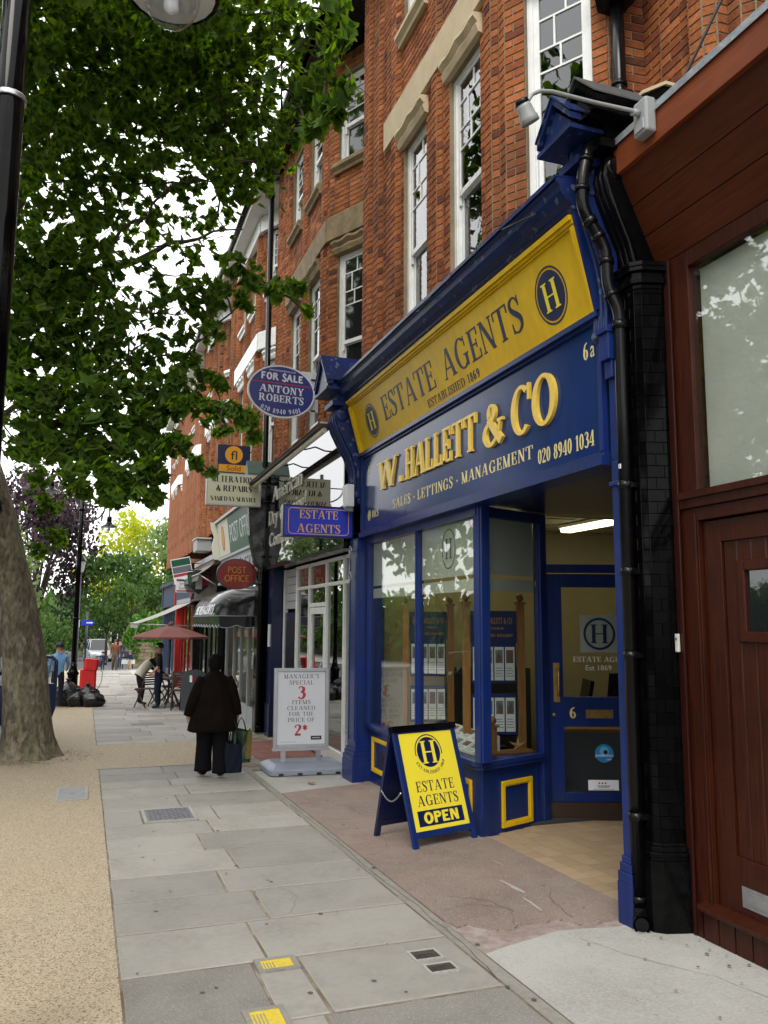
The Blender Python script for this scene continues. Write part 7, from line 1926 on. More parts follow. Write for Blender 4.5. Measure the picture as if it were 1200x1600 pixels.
def make_bark():
    m = mat('plane_bark', (0.2, 0.17, 0.12), 0.9); nt = m.node_tree; N = nt.nodes.new; L = nt.links.new; p = nt.nodes['Principled BSDF']
    tc = N('ShaderNodeTexCoord'); mp = N('ShaderNodeMapping'); mp.inputs['Scale'].default_value = (1, 1, .45); L(tc.outputs['Object'], mp.inputs[0])
    n1 = N('ShaderNodeTexNoise'); n1.inputs['Scale'].default_value = 4; n1.inputs['Detail'].default_value = 6; L(mp.outputs[0], n1.inputs['Vector'])
    ad = N('ShaderNodeVectorMath'); ad.operation = 'MULTIPLY_ADD'; ad.inputs[1].default_value = (.6, .6, .9); L(n1.outputs['Color'], ad.inputs[0]); L(mp.outputs[0], ad.inputs[2])
    vo = N('ShaderNodeTexVoronoi'); vo.inputs['Scale'].default_value = 7.5; L(ad.outputs[0], vo.inputs['Vector'])
    se = N('ShaderNodeSeparateColor'); L(vo.outputs['Color'], se.inputs[0])
    cr = N('ShaderNodeValToRGB'); e = cr.color_ramp.elements; e[0].color = (0.11, 0.09, 0.06, 1); e[1].position = 1; e[1].color = (0.27, 0.23, 0.15, 1)
    for q, c in ((.3, (0.15, 0.13, 0.09, 1)), (.55, (0.23, 0.20, 0.145, 1)), (.8, (0.15, 0.15, 0.09, 1))): x = e.new(q); x.color = c
    L(se.outputs[0], cr.inputs[0])
    n2 = N('ShaderNodeTexNoise'); n2.inputs['Scale'].default_value = 22; n2.inputs['Detail'].default_value = 8; L(mp.outputs[0], n2.inputs['Vector'])
    mr = N('ShaderNodeMapRange'); mr.inputs[1].default_value = .3; mr.inputs[2].default_value = .7; mr.inputs[3].default_value = .45; mr.inputs[4].default_value = 1.35; L(n2.outputs[0], mr.inputs[0])
    sc = N('ShaderNodeVectorMath'); sc.operation = 'SCALE'; L(cr.outputs[0], sc.inputs[0]); L(mr.outputs[0], sc.inputs['Scale']); L(sc.outputs[0], p.inputs['Base Color'])
    hh = N('ShaderNodeMath'); hh.operation = 'ADD'; L(se.outputs[0], hh.inputs[0]); L(n2.outputs[0], hh.inputs[1])
    b = N('ShaderNodeBump'); b.inputs['Strength'].default_value = .8; b.inputs['Distance'].default_value = .03; L(hh.outputs[0], b.inputs['Height']); L(b.outputs[0], p.inputs['Normal'])
    return m
M['bark'] = make_bark()
M['twig'] = mat('twig_bark', (0.05, 0.04, 0.028), 0.9)
TR = thing('plane_tree', 'tall London plane with flaking bark, its trunk leaning over the gravel strip', 'tree', (-.66, 13.3, gz(13.3)))
rt = random.Random(21)
def trunk_mesh():
    mb = MB(); n = 22
    axis = [(-.68, 13.3, -.40, .54), (-.70, 13.3, -.24, .43), (-.72, 13.3, .0, .36), (-.76, 13.3, .5, .325), (-.84, 13.3, 1.2, .305), (-1.04, 13.3, 2.1, .295), (-1.31, 13.3, 3.1, .29), (-1.64, 13.3, 4.1, .285), (-1.94, 13.2, 5.2, .29), (-2.1, 13.1, 6.1, .27)]
    fine = []
    for i in range(len(axis)-1):
        for j in range(4):
            t_ = j/4; fine.append(tuple(axis[i][k]*(1-t_)+axis[i+1][k]*t_ for k in range(4)))
    fine.append(axis[-1]); vs = []
    for q in fine:
        for k in range(n):
            a = 2*PI*k/n; h = q[2]
            fl = 1+.22*max(0, (.35-h))*math.sin(a*5+.6)+.05*noise.noise(Vector((math.cos(a)*1.3, math.sin(a)*1.3, h*1.2)))+.03*noise.noise(Vector((math.cos(a)*4, math.sin(a)*4, h*3)))
            vs.append((q[0]+math.cos(a)*q[3]*fl, q[1]+math.sin(a)*q[3]*fl, h))
    mb.add(vs, [(i*n+k, i*n+(k+1) % n, (i+1)*n+(k+1) % n, (i+1)*n+k) for i in range(len(fine)-1) for k in range(n)], 0, True)
    return mb.build('trunk', M['bark'], TR)
trunk_mesh()
LIMBS = [[(-2.0, 13.1, 5.9), (-1.8, 12.0, 7.0), (-1.0, 10.4, 7.6), (-.2, 9.2, 7.3), (.7, 8.4, 7.2), (1.5, 7.8, 7.3)],
         [(-1.7, 13.2, 4.6), (-1.35, 11.6, 4.9), (-.95, 10.0, 4.9), (-.4, 9.2, 5.3), (.13, 8.9, 5.9), (.7, 8.4, 6.3), (1.1, 8.2, 6.4)],
         [(-2.1, 13.1, 6.1), (-2.2, 11.5, 8.0), (-1.4, 9.5, 9.0), (-.6, 7.6, 8.8), (.2, 6.2, 8.2)],
         [(-1.9, 13.2, 5.2), (-1.2, 11.9, 5.7), (-.2, 11.0, 6.2), (.8, 10.6, 6.6), (1.7, 10.4, 6.9)],
         [(-1.6, 13.25, 4.2), (-1.2, 11.2, 4.1), (-.9, 9.6, 4.0), (-.3, 8.8, 3.95), (.3, 8.4, 3.9), (.9, 8.1, 3.95)],
         [(-2.1, 13.1, 6.1), (-2.6, 13.6, 8.5), (-2.9, 14.0, 11.0)], [(-2.1, 13.1, 6.1), (-3.4, 12.0, 7.6), (-4.9, 10.6, 8.8)], [(-2.1, 13.1, 6.1), (-1.9, 15.0, 8.0), (-1.6, 17.2, 9.0)], [(-2.1, 13.1, 6.1), (-3.6, 15.2, 7.8), (-4.8, 17, 8.6)], [(-2.1, 13.1, 6.1), (-1.2, 12.6, 8.2), (.2, 11.8, 9.8), (1.2, 11.2, 10.6)]]
nodes = []
for L in LIMBS:
    P = [Vector(p) for p in L]; sm = []
    for i in range(len(P)-1):
        for j in range(5): sm.append(P[i].lerp(P[i+1], j/5)+Vector((rt.uniform(-.05, .05), rt.uniform(-.05, .05), rt.uniform(-.05, .05))))
    sm.append(P[-1]); n = len(sm); r0 = .10 if len(L) > 4 else .16
    if L[0][2] < 4.9: r0 = .05
    mb = MB(); mb.tube(sm, [max(.012, r0*(1-.93*i/(n-1))) for i in range(n)], 9); mb.build('limb', M['twig'], TR)
    nodes += sm[4:]
leaf_items = []; tw = MB()
ALLB = [(b_, i >= len(CROWN)) for i, b_ in enumerate(CROWN+CROWN_OUT)]
ALLB.sort(key=lambda q: min((n_-Vector(q[0][:3])).length for n_ in nodes))
for (x, y, z, r_, dn), out_ in ALLB:
    c = Vector((x, y, z)); best = min(nodes, key=lambda q: (q-c).length)
    d_ = c-best; L = d_.length; sd_ = Vector((rt.uniform(-1, 1), rt.uniform(-1, 1), rt.uniform(-.2, 1)))*L*.12
    if L > .02:
        q_ = [best, best.lerp(c, .3)+sd_, best.lerp(c, .65)+sd_*.7+Vector((0, 0, -.02)), c]
        tw.tube(q_, [.012+.004*L, .010+.003*L, .008, .006], 5, cap=False); nodes += q_[1:]
    nt_ = 5 if out_ else 4
    for k in range(nt_):
        e = c+Vector((rt.gauss(0, 1), rt.gauss(0, 1), rt.gauss(0, .7)))*r_*.9
        if not out_: tw.tube([c, c.lerp(e, .5)+Vector((0, 0, .03)), e], [.006, .004, .002], 4, cap=False)
    nl = int((200*r_**1.5 if r_ > .2 else 120*r_)*dn*2.3)+3
    if out_: nl = 52
    for k in range(nl):
        p = c+Vector((rt.gauss(0, .52), rt.gauss(0, .7), rt.gauss(0, .48)))*r_
        s = rt.uniform(.11, .225) if not out_ else rt.uniform(.30, .42)
        leaf_items.append((p, rot_rand(rt), s))
tag(tw.build('twigs', M['twig'], TR), kind='stuff')
# the leaves that show largest are objects of their own
cam_v = CAMP
order = sorted(range(len(leaf_items)), key=lambda i: (leaf_items[i][0]-cam_v).length/leaf_items[i][2] if leaf_items[i][0].x > -1.0 and leaf_items[i][0].z < 8.6 else 1e9)
own = set(order[:300]); lm = []
for g_, fs in LEAVES:
    me = bpy.data.meshes.new('leaf'); me.from_pydata([tuple(v) for v in g_], [], fs); me.materials.append(M['leaf']); lm.append(me)
for n_, i in enumerate(sorted(own)):
    p, R_, s = leaf_items[i]; o = bpy.data.objects.new('leaf', lm[n_ % 6]); COL.objects.link(o); o.parent = TR; o.location = p-org(TR); o.rotation_euler = R_.to_euler(); o.scale = (s, s, s)
foliage_mesh('leaves', [it for i, it in enumerate(leaf_items) if i not in own], TR, M['leaf'])
print('leaves', len(leaf_items))
# litter and soil at the root
mb = MB()
for k in range(650):
    a = rt.uniform(0, 2*PI); q = rt.uniform(.40, .62)+abs(rt.gauss(0, .28)); x, y = -.62+q*math.cos(a)*1.0, 13.25+q*math.sin(a)*.9; s = rt.uniform(.006, .022)
    mb.add([(x+s*math.cos(b), y+s*math.sin(b), gz(y)+.006+rt.uniform(0, .01)) for b in (0, 2.1, 4.2)], [(0, 1, 2)])
tag(mb.build('leaf_litter', mat('leaf_litter', (0.14, 0.10, 0.06), 0.9)), 'dry litter scattered round the foot of the plane tree', None, None, 'stuff')

# ---------------------------------------------------------------- other trees and hedges
def leafy(label, name, x, y, h, w, trunk_h, m, n=900, ls=.35, seed=1, cat='tree', tr=.14, shape=1.0, group=None, stems=1, lean=0):
    r_ = random.Random(seed); t = thing(name, label, cat, (x, y, gz(y)), 0, group)
    z0 = gz(y); cl = []
    nc = 16 if n > 500 else 9
    for k in range(nc):
        a = r_.uniform(0, 2*PI); u_ = r_.random(); zz = trunk_h+(h-trunk_h)*(.12+.80*u_); q = w*(.5-.30*abs(u_-.38)*1.7*shape)*r_.uniform(.35, 1.0)
        cl.append((Vector((x+q*math.cos(a), y+q*math.sin(a), z0+zz)), w*r_.uniform(.15, .26)))
    cl.append((Vector((x, y, z0+h-w*.12)), w*.16))
    if trunk_h > .3 or cat == 'tree':
        mb = MB(); mb.tube([(x, y, z0-.05), (x+lean*.3, y, z0+trunk_h*.6), (x+lean, y, z0+trunk_h+(h-trunk_h)*.5)], [tr, tr*.8, tr*.3], 8); mb.build('trunk', M['twig'], t)
        for c, _ in cl[:7]:
            mb = MB(); mb.tube([(x+lean*.4, y, z0+trunk_h*.85), Vector((x, y, z0+trunk_h)).lerp(c, .5)+Vector((0, 0, .2)), c], [tr*.5, tr*.3, tr*.1], 5); mb.build('limb', M['twig'], t)
    items = []
    for k in range(n):
        c, q = cl[r_.randrange(len(cl))]
        d = Vector((r_.gauss(0, 1), r_.gauss(0, 1), r_.gauss(0, .8))); d = d.normalized()*q*r_.uniform(.45, 1.15)
        items.append((c+d, rot_rand(r_, 1.0), ls*r_.uniform(.6, 1.3)))
    g_ = [(np.array([(0, -.5, 0), (.3, -.15, .05), (.34, .2, 0), (0, .55, -.08), (-.34, .2, 0), (-.3, -.15, .05)]), [(0, 1, 2), (0, 2, 3), (0, 3, 4), (0, 4, 5)])]
    foliage_mesh('crown', items, t, m, g_).pop('kind', None)
    return t
gA = leaf_mat('mid_green_leaf', (0.025, 0.065, 0.014), (0.065, 0.125, 0.028), .3)
gB = leaf_mat('lime_green_leaf', (0.20, 0.26, 0.02), (0.38, 0.42, 0.05), .4)
gC = leaf_mat('copper_beech_leaf', (0.018, 0.010, 0.014), (0.060, 0.038, 0.046), .15)
gD = leaf_mat('ivy_green_leaf', (0.035, 0.11, 0.014), (0.10, 0.23, 0.035), .3)
gE = leaf_mat('dark_green_leaf', (0.010, 0.028, 0.008), (0.028, 0.055, 0.016), .25)
gF = leaf_mat('pale_green_leaf', (0.07, 0.13, 0.04), (0.17, 0.24, 0.09), .35)
leafy('young round headed street tree with a thin trunk beside the parked silver car', 'street_tree', 1.35, 60, 7.4, 4.6, 2.3, gA, 2600, .26, 3, tr=.11, shape=.7)
leafy('lime yellow tree top rising far behind the street tree', 'tree', 3.6, 92, 15.0, 9, 4, gB, 2600, .5, 4)
leafy('pale green airy tree beside the end of the terrace, behind the lime yellow one', 'tree', 7.6, 88, 13.4, 8, 4, gF, 2400, .42, 5)
leafy('copper purple beech with bare twigs left of the lamp post', 'tree', -3.4, 60, 13.2, 8.5, 3, gC, 8000, .30, 6, tr=.3)
leafy('dark green shrub mass below the copper beech', 'tree', -4.6, 52, 4.2, 5.0, .8, gA, 2400, .24, 7)
leafy('light green leafy tree close behind the plane trunk', 'tree', -3.4, 38, 6.6, 3.0, 2.2, gF, 1500, .22, 8)
leafy('dark bushy evergreen tree between the lamp post and the street tree', 'tree', -.9, 82, 6.5, 6.0, 1, gE, 1800, .38, 9)
leafy('mid green tree in the gap to the right of the street tree', 'tree', 3.6, 72, 8.6, 5.2, 1.5, gA, 2600, .32, 10)
leafy('small green tree over the ivy wall near the shops', 'tree', 6.0, 66, 8.4, 5.2, 1.5, gA, 2400, .30, 12)
leafy('low green hedge bush to the left of the parked cars', 'bush', -3.3, 74, 3.4, 7.0, .1, gA, 2000, .28, 13, cat='bush')
leafy('far row tree filling the gap left of the copper beech', 'tree', -11, 62, 12, 8, 3, gA, 2200, .4, 14)
IV = thing('ivy_hedge', 'bright green ivy tumbling over the stone wall behind the awning', 'hedge', (4.6, 55.5, gz(55)))
ri = random.Random(4); items = []
for k in range(4200):
    u_ = ri.random(); x = 2.2+u_*6.5; zt_ = 2.7+.5*math.sin(x*2.2)+.4*math.sin(x*5); z_ = ri.uniform(.1, zt_)*(1 if ri.random() > .2 else .8)
    if x < 3.0 and z_ < 1.3-.9*(x-2.2): continue
    items.append((Vector((x, 55.2+ri.uniform(-.35, .4)-.2*math.sin(x*3), gz(55)+z_+.15)), rot_rand(ri, 1.2), ri.uniform(.14, .26)))
foliage_mesh('foliage', items, IV, gD, [(np.array([(0, -.5, 0), (.4, -.1, .05), (.3, .3, 0), (0, .55, -.08), (-.3, .3, 0), (-.4, -.1, .05)]), [(0, 1, 2), (0, 2, 3), (0, 3, 4), (0, 4, 5)])])
M['rubble'] = mat('sandstone_rubble', (0.24, 0.19, 0.12), 0.9, n1=(3, (0.15, 0.12, 0.08), 0.8), vary=.2, bump=(12, .6, .03))
SW = thing('stone_wall', 'low tan rubble stone wall under the ivy at the street corner', 'wall', (4.8, 55, gz(55)))
mb = MB(); mb.box(2.85, 9.5, 55.12, 55.4, gz(55)-.1, .25); mb.build('core', M['mortar'], SW)
z_ = gz(55)-.05; rw = 0
while z_ < .15:
    x = 2.8+ri.uniform(0, .1)
    while x < 6.2:
        w_ = ri.uniform(.25, .5); mb = MB(); mb.box(x+.01, x+w_-.01, 55.0+ri.uniform(0, .03), 55.13, z_+.01, z_+.21); mb.build('stone', M['rubble'], SW); x += w_
    z_ += .22
# opposite side of the road: what the shop windows mirror
for k, (x, y) in enumerate(((-11.5, -6), (-12.2, 1.5), (-11.2, 8.5), (-12.0, 15.5), (-11.4, 23), (-12.2, 31), (-11.6, 40))):
    leafy('large green tree on the far side of the road, number %d mirrored in the shop windows' % (k+1) if False else ['tree across the road behind the camera, mirrored in the mahogany window', 'tree across the road level with the camera, mirrored in the glass', 'tree across the road opposite the estate agent', 'tree across the road opposite the dry cleaner', 'tree across the road opposite the cafe', 'tree across the road opposite the red fronted shop', 'tree across the road opposite the end of the terrace'][k], 'street_tree', x, y, 11.5+(k % 3), 7.5, 2.6, gA if k % 2 else gE, 1700, .5, 30+k, tr=.25, group='trees along the far side of the road')
ri = random.Random(14)
HG = tag(bpy.data.objects.new('far_side_hedge', None), 'long green hedge running along the far side of the road', 'hedge'); COL.objects.link(HG); HG.location = (-15.5, 20, 0); ORG[HG.name] = Vector((-15.5, 20, 0))
foliage_mesh('foliage', [(Vector((-15.5+ri.gauss(0, .5), ri.uniform(-22, 90), gz(20)+ri.uniform(0, 3.2)+.4*math.sin(k))), rot_rand(ri, 1.2), ri.uniform(.5, .9)) for k in range(7000)], HG, gA, [(np.array([(0, -.5, 0), (.4, -.1, .05), (.3, .3, 0), (0, .55, -.08), (-.3, .3, 0), (-.4, -.1, .05)]), [(0, 1, 2), (0, 2, 3), (0, 3, 4), (0, 4, 5)])])
hb = MB(); hb.box(-17.5, -16.0, -25, 92, -2.2, 2.0); hb.build('inner_mass', M['verge'], HG)
# far masses closing the view
ri = random.Random(15)
FW = thing('distant_trees', 'green belt of trees closing the far end of the street', 'trees', (0, 105, gz(100))); FW['kind'] = 'stuff'
foliage_mesh('foliage', [(Vector((ri.uniform(-60, 45), 108+ri.uniform(-5, 6), gz(100)+ri.uniform(0, 1)**.8*(6.0+2.0*math.sin(k*.01)))), rot_rand(ri, 1.2), ri.uniform(.8, 1.6)) for k in range(7000)], FW, gA, [(np.array([(0, -.5, 0), (.4, -.1, .05), (.3, .3, 0), (0, .55, -.08), (-.3, .3, 0), (-.4, -.1, .05)]), [(0, 1, 2), (0, 2, 3), (0, 3, 4), (0, 4, 5)])])
# house far behind the cars
t = thing('far_house', 'small grey house with white windows behind the parked silver car', 'house', (2.2, 86, gz(86)))
mb = MB(); mb.box(-.5, 5.5, 86, 92, gz(86)-.1, 1.6); mb.build('wall', M['rubble'], t)
mb = MB(); mb.prism([(-.8, 85.7, 1.6), (5.8, 85.7, 1.6), (2.5, 85.7, 3.6)], (0, 6.5, 0)); mb.build('roof', M['slate'], t)
for x in (.6, 2.3, 4.0):
    mb = MB(); mb.box(x, x+1.3, 85.93, 85.99, -.6, .9); w_ = mb.build('window', M['white'], t); mb = MB(); mb.box(x+.1, x+.6, 85.90, 85.92, -.5, .8); mb.build('pane', M['dark_pane'], w_); mb = MB(); mb.box(x+.7, x+1.2, 85.90, 85.92, -.5, .8); mb.build('pane', M['dark_pane'], w_)
# white low barrier near the corner
t = thing('corner_sign', 'small white street nameplate standing by the stone wall', 'sign', (2.25, 50, gz(50)))
mb = MB(); mb.box(1.95, 2.75, 50, 50.03, gz(50)+.28, gz(50)+.52); mb.build('plate', M['white_plastic'], t); mb = MB(); mb.box(2.05, 2.1, 50.03, 50.08, gz(50), gz(50)+.5); mb.build('post', M['black_paint'], t); mb = MB(); mb.box(2.6, 2.65, 50.03, 50.08, gz(50), gz(50)+.5); mb.build('post', M['black_paint'], t)

# ---------------------------------------------------------------- lamp posts
def lamp_head(t, p):
    """hanging bell lantern with a clear bowl; p = top of the hanger"""
    mb = MB(); mb.lathe([(.02, .0), (.022, -.16), (.06, -.18), (.07, -.30), (.055, -.31), (.075, -.33), (.09, -.37), (.15, -.41), (.215, -.445), (.225, -.46), (.20, -.455), (.12, -.43)], p, 22, 0); h = mb.build('lamp_hood', M['black_gloss'], t)
    mb = MB(); mb.lathe([(.205, -.462), (.20, -.468), (.02, -.470)], p, 22, 0); mb.build('reflector', M['white_plastic'], h)
    mb = MB(); mb.lathe([(.135, -.471), (.13, -.52), (.11, -.57), (.07, -.615), (.02, -.635)], p, 20, 0); mb.build('glass_bowl', M['glass_lamp'], h)
    mb = MB(); mb.lathe([(.02, -.472), (.035, -.50), (.035, -.55), (.01, -.57)], p, 10, 0); mb.build('bulb', M['paper'], h)
def lamp_post(x, y, label, L1=.72):
    t = thing('street_lamp', label, 'street lamp', (x, y, gz(y)), 0, 'two armed black lamp posts'); z0 = gz(y)
    mb = MB(); mb.lathe([(.17, 0), (.17, .06), (.13, .10), (.13, .75), (.16, .80), (.12, .86), (.085, .95), (.075, 1.1)], (x, y, z0), 14); mb.build('base', M['black_gloss'], t)
    mb = MB(); mb.tube([(x, y, z0+1.0), (x, y, z0+6.6)], [.066, .055], 14); mb.build('pole', M['black_gloss'], t)
    mb = MB()
    for z_ in (2.2, 5.15, 6.3): mb.lathe([(.07, z_), (.085, z_+.02), (.085, z_+.05), (.07, z_+.07)], (x, y, z0), 14)
    mb.build('collar', M['black_gloss'], t)
    for s, za, L in ((1, 5.30, L1), (-1, 6.20, .80)):
        mb = MB(); zt_ = z0+za; pts = [(x+s*.05, y, zt_-.45)]+[(x+s*(.05+(L-.18)*math.sin(a)), y, zt_-.45+.42*(1-math.cos(a))) for a in [i*PI/12 for i in range(1, 7)]]+[(x+s*L, y, zt_-.03)]
        mb.tube(pts, .022, 8); mb.tube([(x, y, zt_), (x+s*L, y, zt_)], .018, 8); mb.tube([(x+s*L, y, zt_+.06), (x+s*L, y, zt_-.12)], .025, 8); mb.build('arm', M['black_gloss'], t)
        lamp_head(t, Vector((x+s*L, y, zt_-.10)))
    return t
lamp_post(-.27, 23.6, 'black lamp post with two hanging lanterns standing behind the rubbish bags')
t2 = lamp_post(-.43, 3.67, 'nearest black lamp post, cut off at the left edge, with a glass lantern overhead', .66)
mb = MB(); mb.lathe([(.0675, 4.02), (.0685, 4.025), (.0685, 4.04), (.0675, 4.045)], (-.43, 3.67, gz(3.67)), 16); mb.build('steel_band', M['steel'], t2)
t = thing('street_lamp', 'slender dark blue post with a pale lantern, farther than the black lamp post', 'street lamp', (-.38, 40, gz(40)))
mb = MB(); mb.tube([(-.38, 40, gz(40)), (-.38, 40, gz(40)+1.2), (-.38, 40, gz(40)+4.7)], [.11, .075, .06], 10); mb.build('pole', M['blue_dark'], t)
mb = MB(); mb.lathe([(.07, 4.7), (.14, 4.75), (.22, 5.20), (.24, 5.24), (.12, 5.4), (.03, 5.55)], (-.38, 40, gz(40)), 8, smooth=False); mb.build('lantern', M['light_grey'], t)
mb = MB(); mb.lathe([(.23, 5.21), (.27, 5.25), (.14, 5.42), (.03, 5.6), (.01, 5.7)], (-.38, 40, gz(40)), 8, smooth=False); mb.build('lantern_roof', M['black_gloss'], t)
t = thing('fingerpost', 'thin post with a white square and a blue arrow sign near the corner', 'signpost', (.0, 45, gz(45)))
mb = MB(); mb.tube([(0.02, 45, gz(45)), (0.02, 45, gz(45)+3.1)], .05, 8); mb.build('post', M['blue_dark'], t)
mb = MB(); mb.prism([(-.25, 44.93, 1.45), (.30, 44.93, 1.45), (.42, 44.93, 1.58), (.30, 44.93, 1.71), (-.25, 44.93, 1.71)], (0, -.02, 0)); mb.build('arrow_board', M['bright_blue'], t); mb = MB(); mb.box(.0, .30, 44.90, 44.909, 1.55, 1.61); mb.build('arrow_text', M['white_print'], t)
mb = MB(); mb.box(-.62, -.33, 44.93, 44.95, 1.35, 1.72); mb.build('square_board', M['white_print'], t)

# ---------------------------------------------------------------- rubbish bags, red trolley
M['bin_bag'] = mat('black_bin_bag', (0.007, 0.007, 0.009), 0.22, bump=(9, .6, .03))
def bag(x, y, r_, h, seed, label):
    q = random.Random(seed); mb = MB(); n = 20; prof = []
    for i in range(9):
        u_ = i/8; prof.append((r_*(.80+.35*math.sin(PI*min(1, u_*1.25)))*(1 if u_ < .75 else 1-(u_-.75)*3.2), h*u_))
    vs = []
    for i, (rr_, z_) in enumerate(prof):
        for k in range(n):
            a = 2*PI*k/n; f = 1+.22*noise.noise(Vector((math.cos(a)*2+seed, math.sin(a)*2, z_*5)))+.10*math.sin(a*7+seed+z_*9)*(.4+z_/h)
            vs.append((rr_*f*math.cos(a), rr_*f*math.sin(a), z_+.02*math.sin(a*3)))
    fs = [(i*n+k, i*n+(k+1) % n, (i+1)*n+(k+1) % n, (i+1)*n+k) for i in range(8) for k in range(n)]+[tuple(8*n+k for k in range(n))]
    mb.add(vs, fs, 0, True)
    t = thing('rubbish_bag', label, 'rubbish bag', (x, y, gz(y)), 0, 'black rubbish bags at the lamp post'); mb.build('sack', M['bin_bag'], t, world=False)
    mb = MB(); mb.lathe([(r_*.14, h*.97), (r_*.10, h*1.02), (r_*.3, h*1.12), (r_*.1, h*1.13)], (0, 0, 0), 9); mb.build('knot', M['bin_bag'], t, world=False); return t
bag(-.36, 23.0, .30, .62, 1, 'black rubbish bag, the left one of the heap by the lamp post')
bag(.12, 23.1, .27, .50, 2, 'black rubbish bag at the back right of the heap, near the red trolley')
bag(.24, 22.6, .27, .36, 3, 'low slumped black rubbish bag at the front right of the heap')
bag(-.12, 22.75, .24, .40, 4, 'black rubbish bag wedged in the middle of the heap')
t = thing('mail_trolley', 'bright red postal trolley with a wire handle behind the rubbish bags', 'trolley', (.12, 25.0, gz(25)))
mr = mat('red_fabric', (0.52, 0.012, 0.012), 0.6, bump=(5, .5, .03))
mb = MB(); mb.bbox(Matrix.Translation((0, 0, 0)), -.22, .22, -.2, .2, .18, .85, .05); mb.build('pouch', mr, t, world=False)
mb = MB(); mb.bbox(Matrix.Translation((-.02, 0, 0)) @ Matrix.Rotation(.1, 4, 'Y'), -.20, .18, -.22, .22, .85, 1.15, .06); mb.build('flap', mr, t, world=False)
mb = MB(); mb.tube([(.22, -.1, .2), (.36, -.1, .5), (.38, -.1, .78), (.26, -.1, .88), (.2, -.1, .8)], .014, 6); mb.tube([(-.2, 0, .15), (.25, 0, .15)], .015, 6); mb.build('frame', M['alu'], t, world=False)
for x in (-.18, .18):
    mb = MB(); mb.lathe([(.10, -.02), (.12, -.015), (.12, .015), (.10, .02)], (x, 0, .12), 12, 0, Matrix.Rotation(PI/2, 4, 'Y')); mb.build('wheel', M['rubber'], t, world=False)

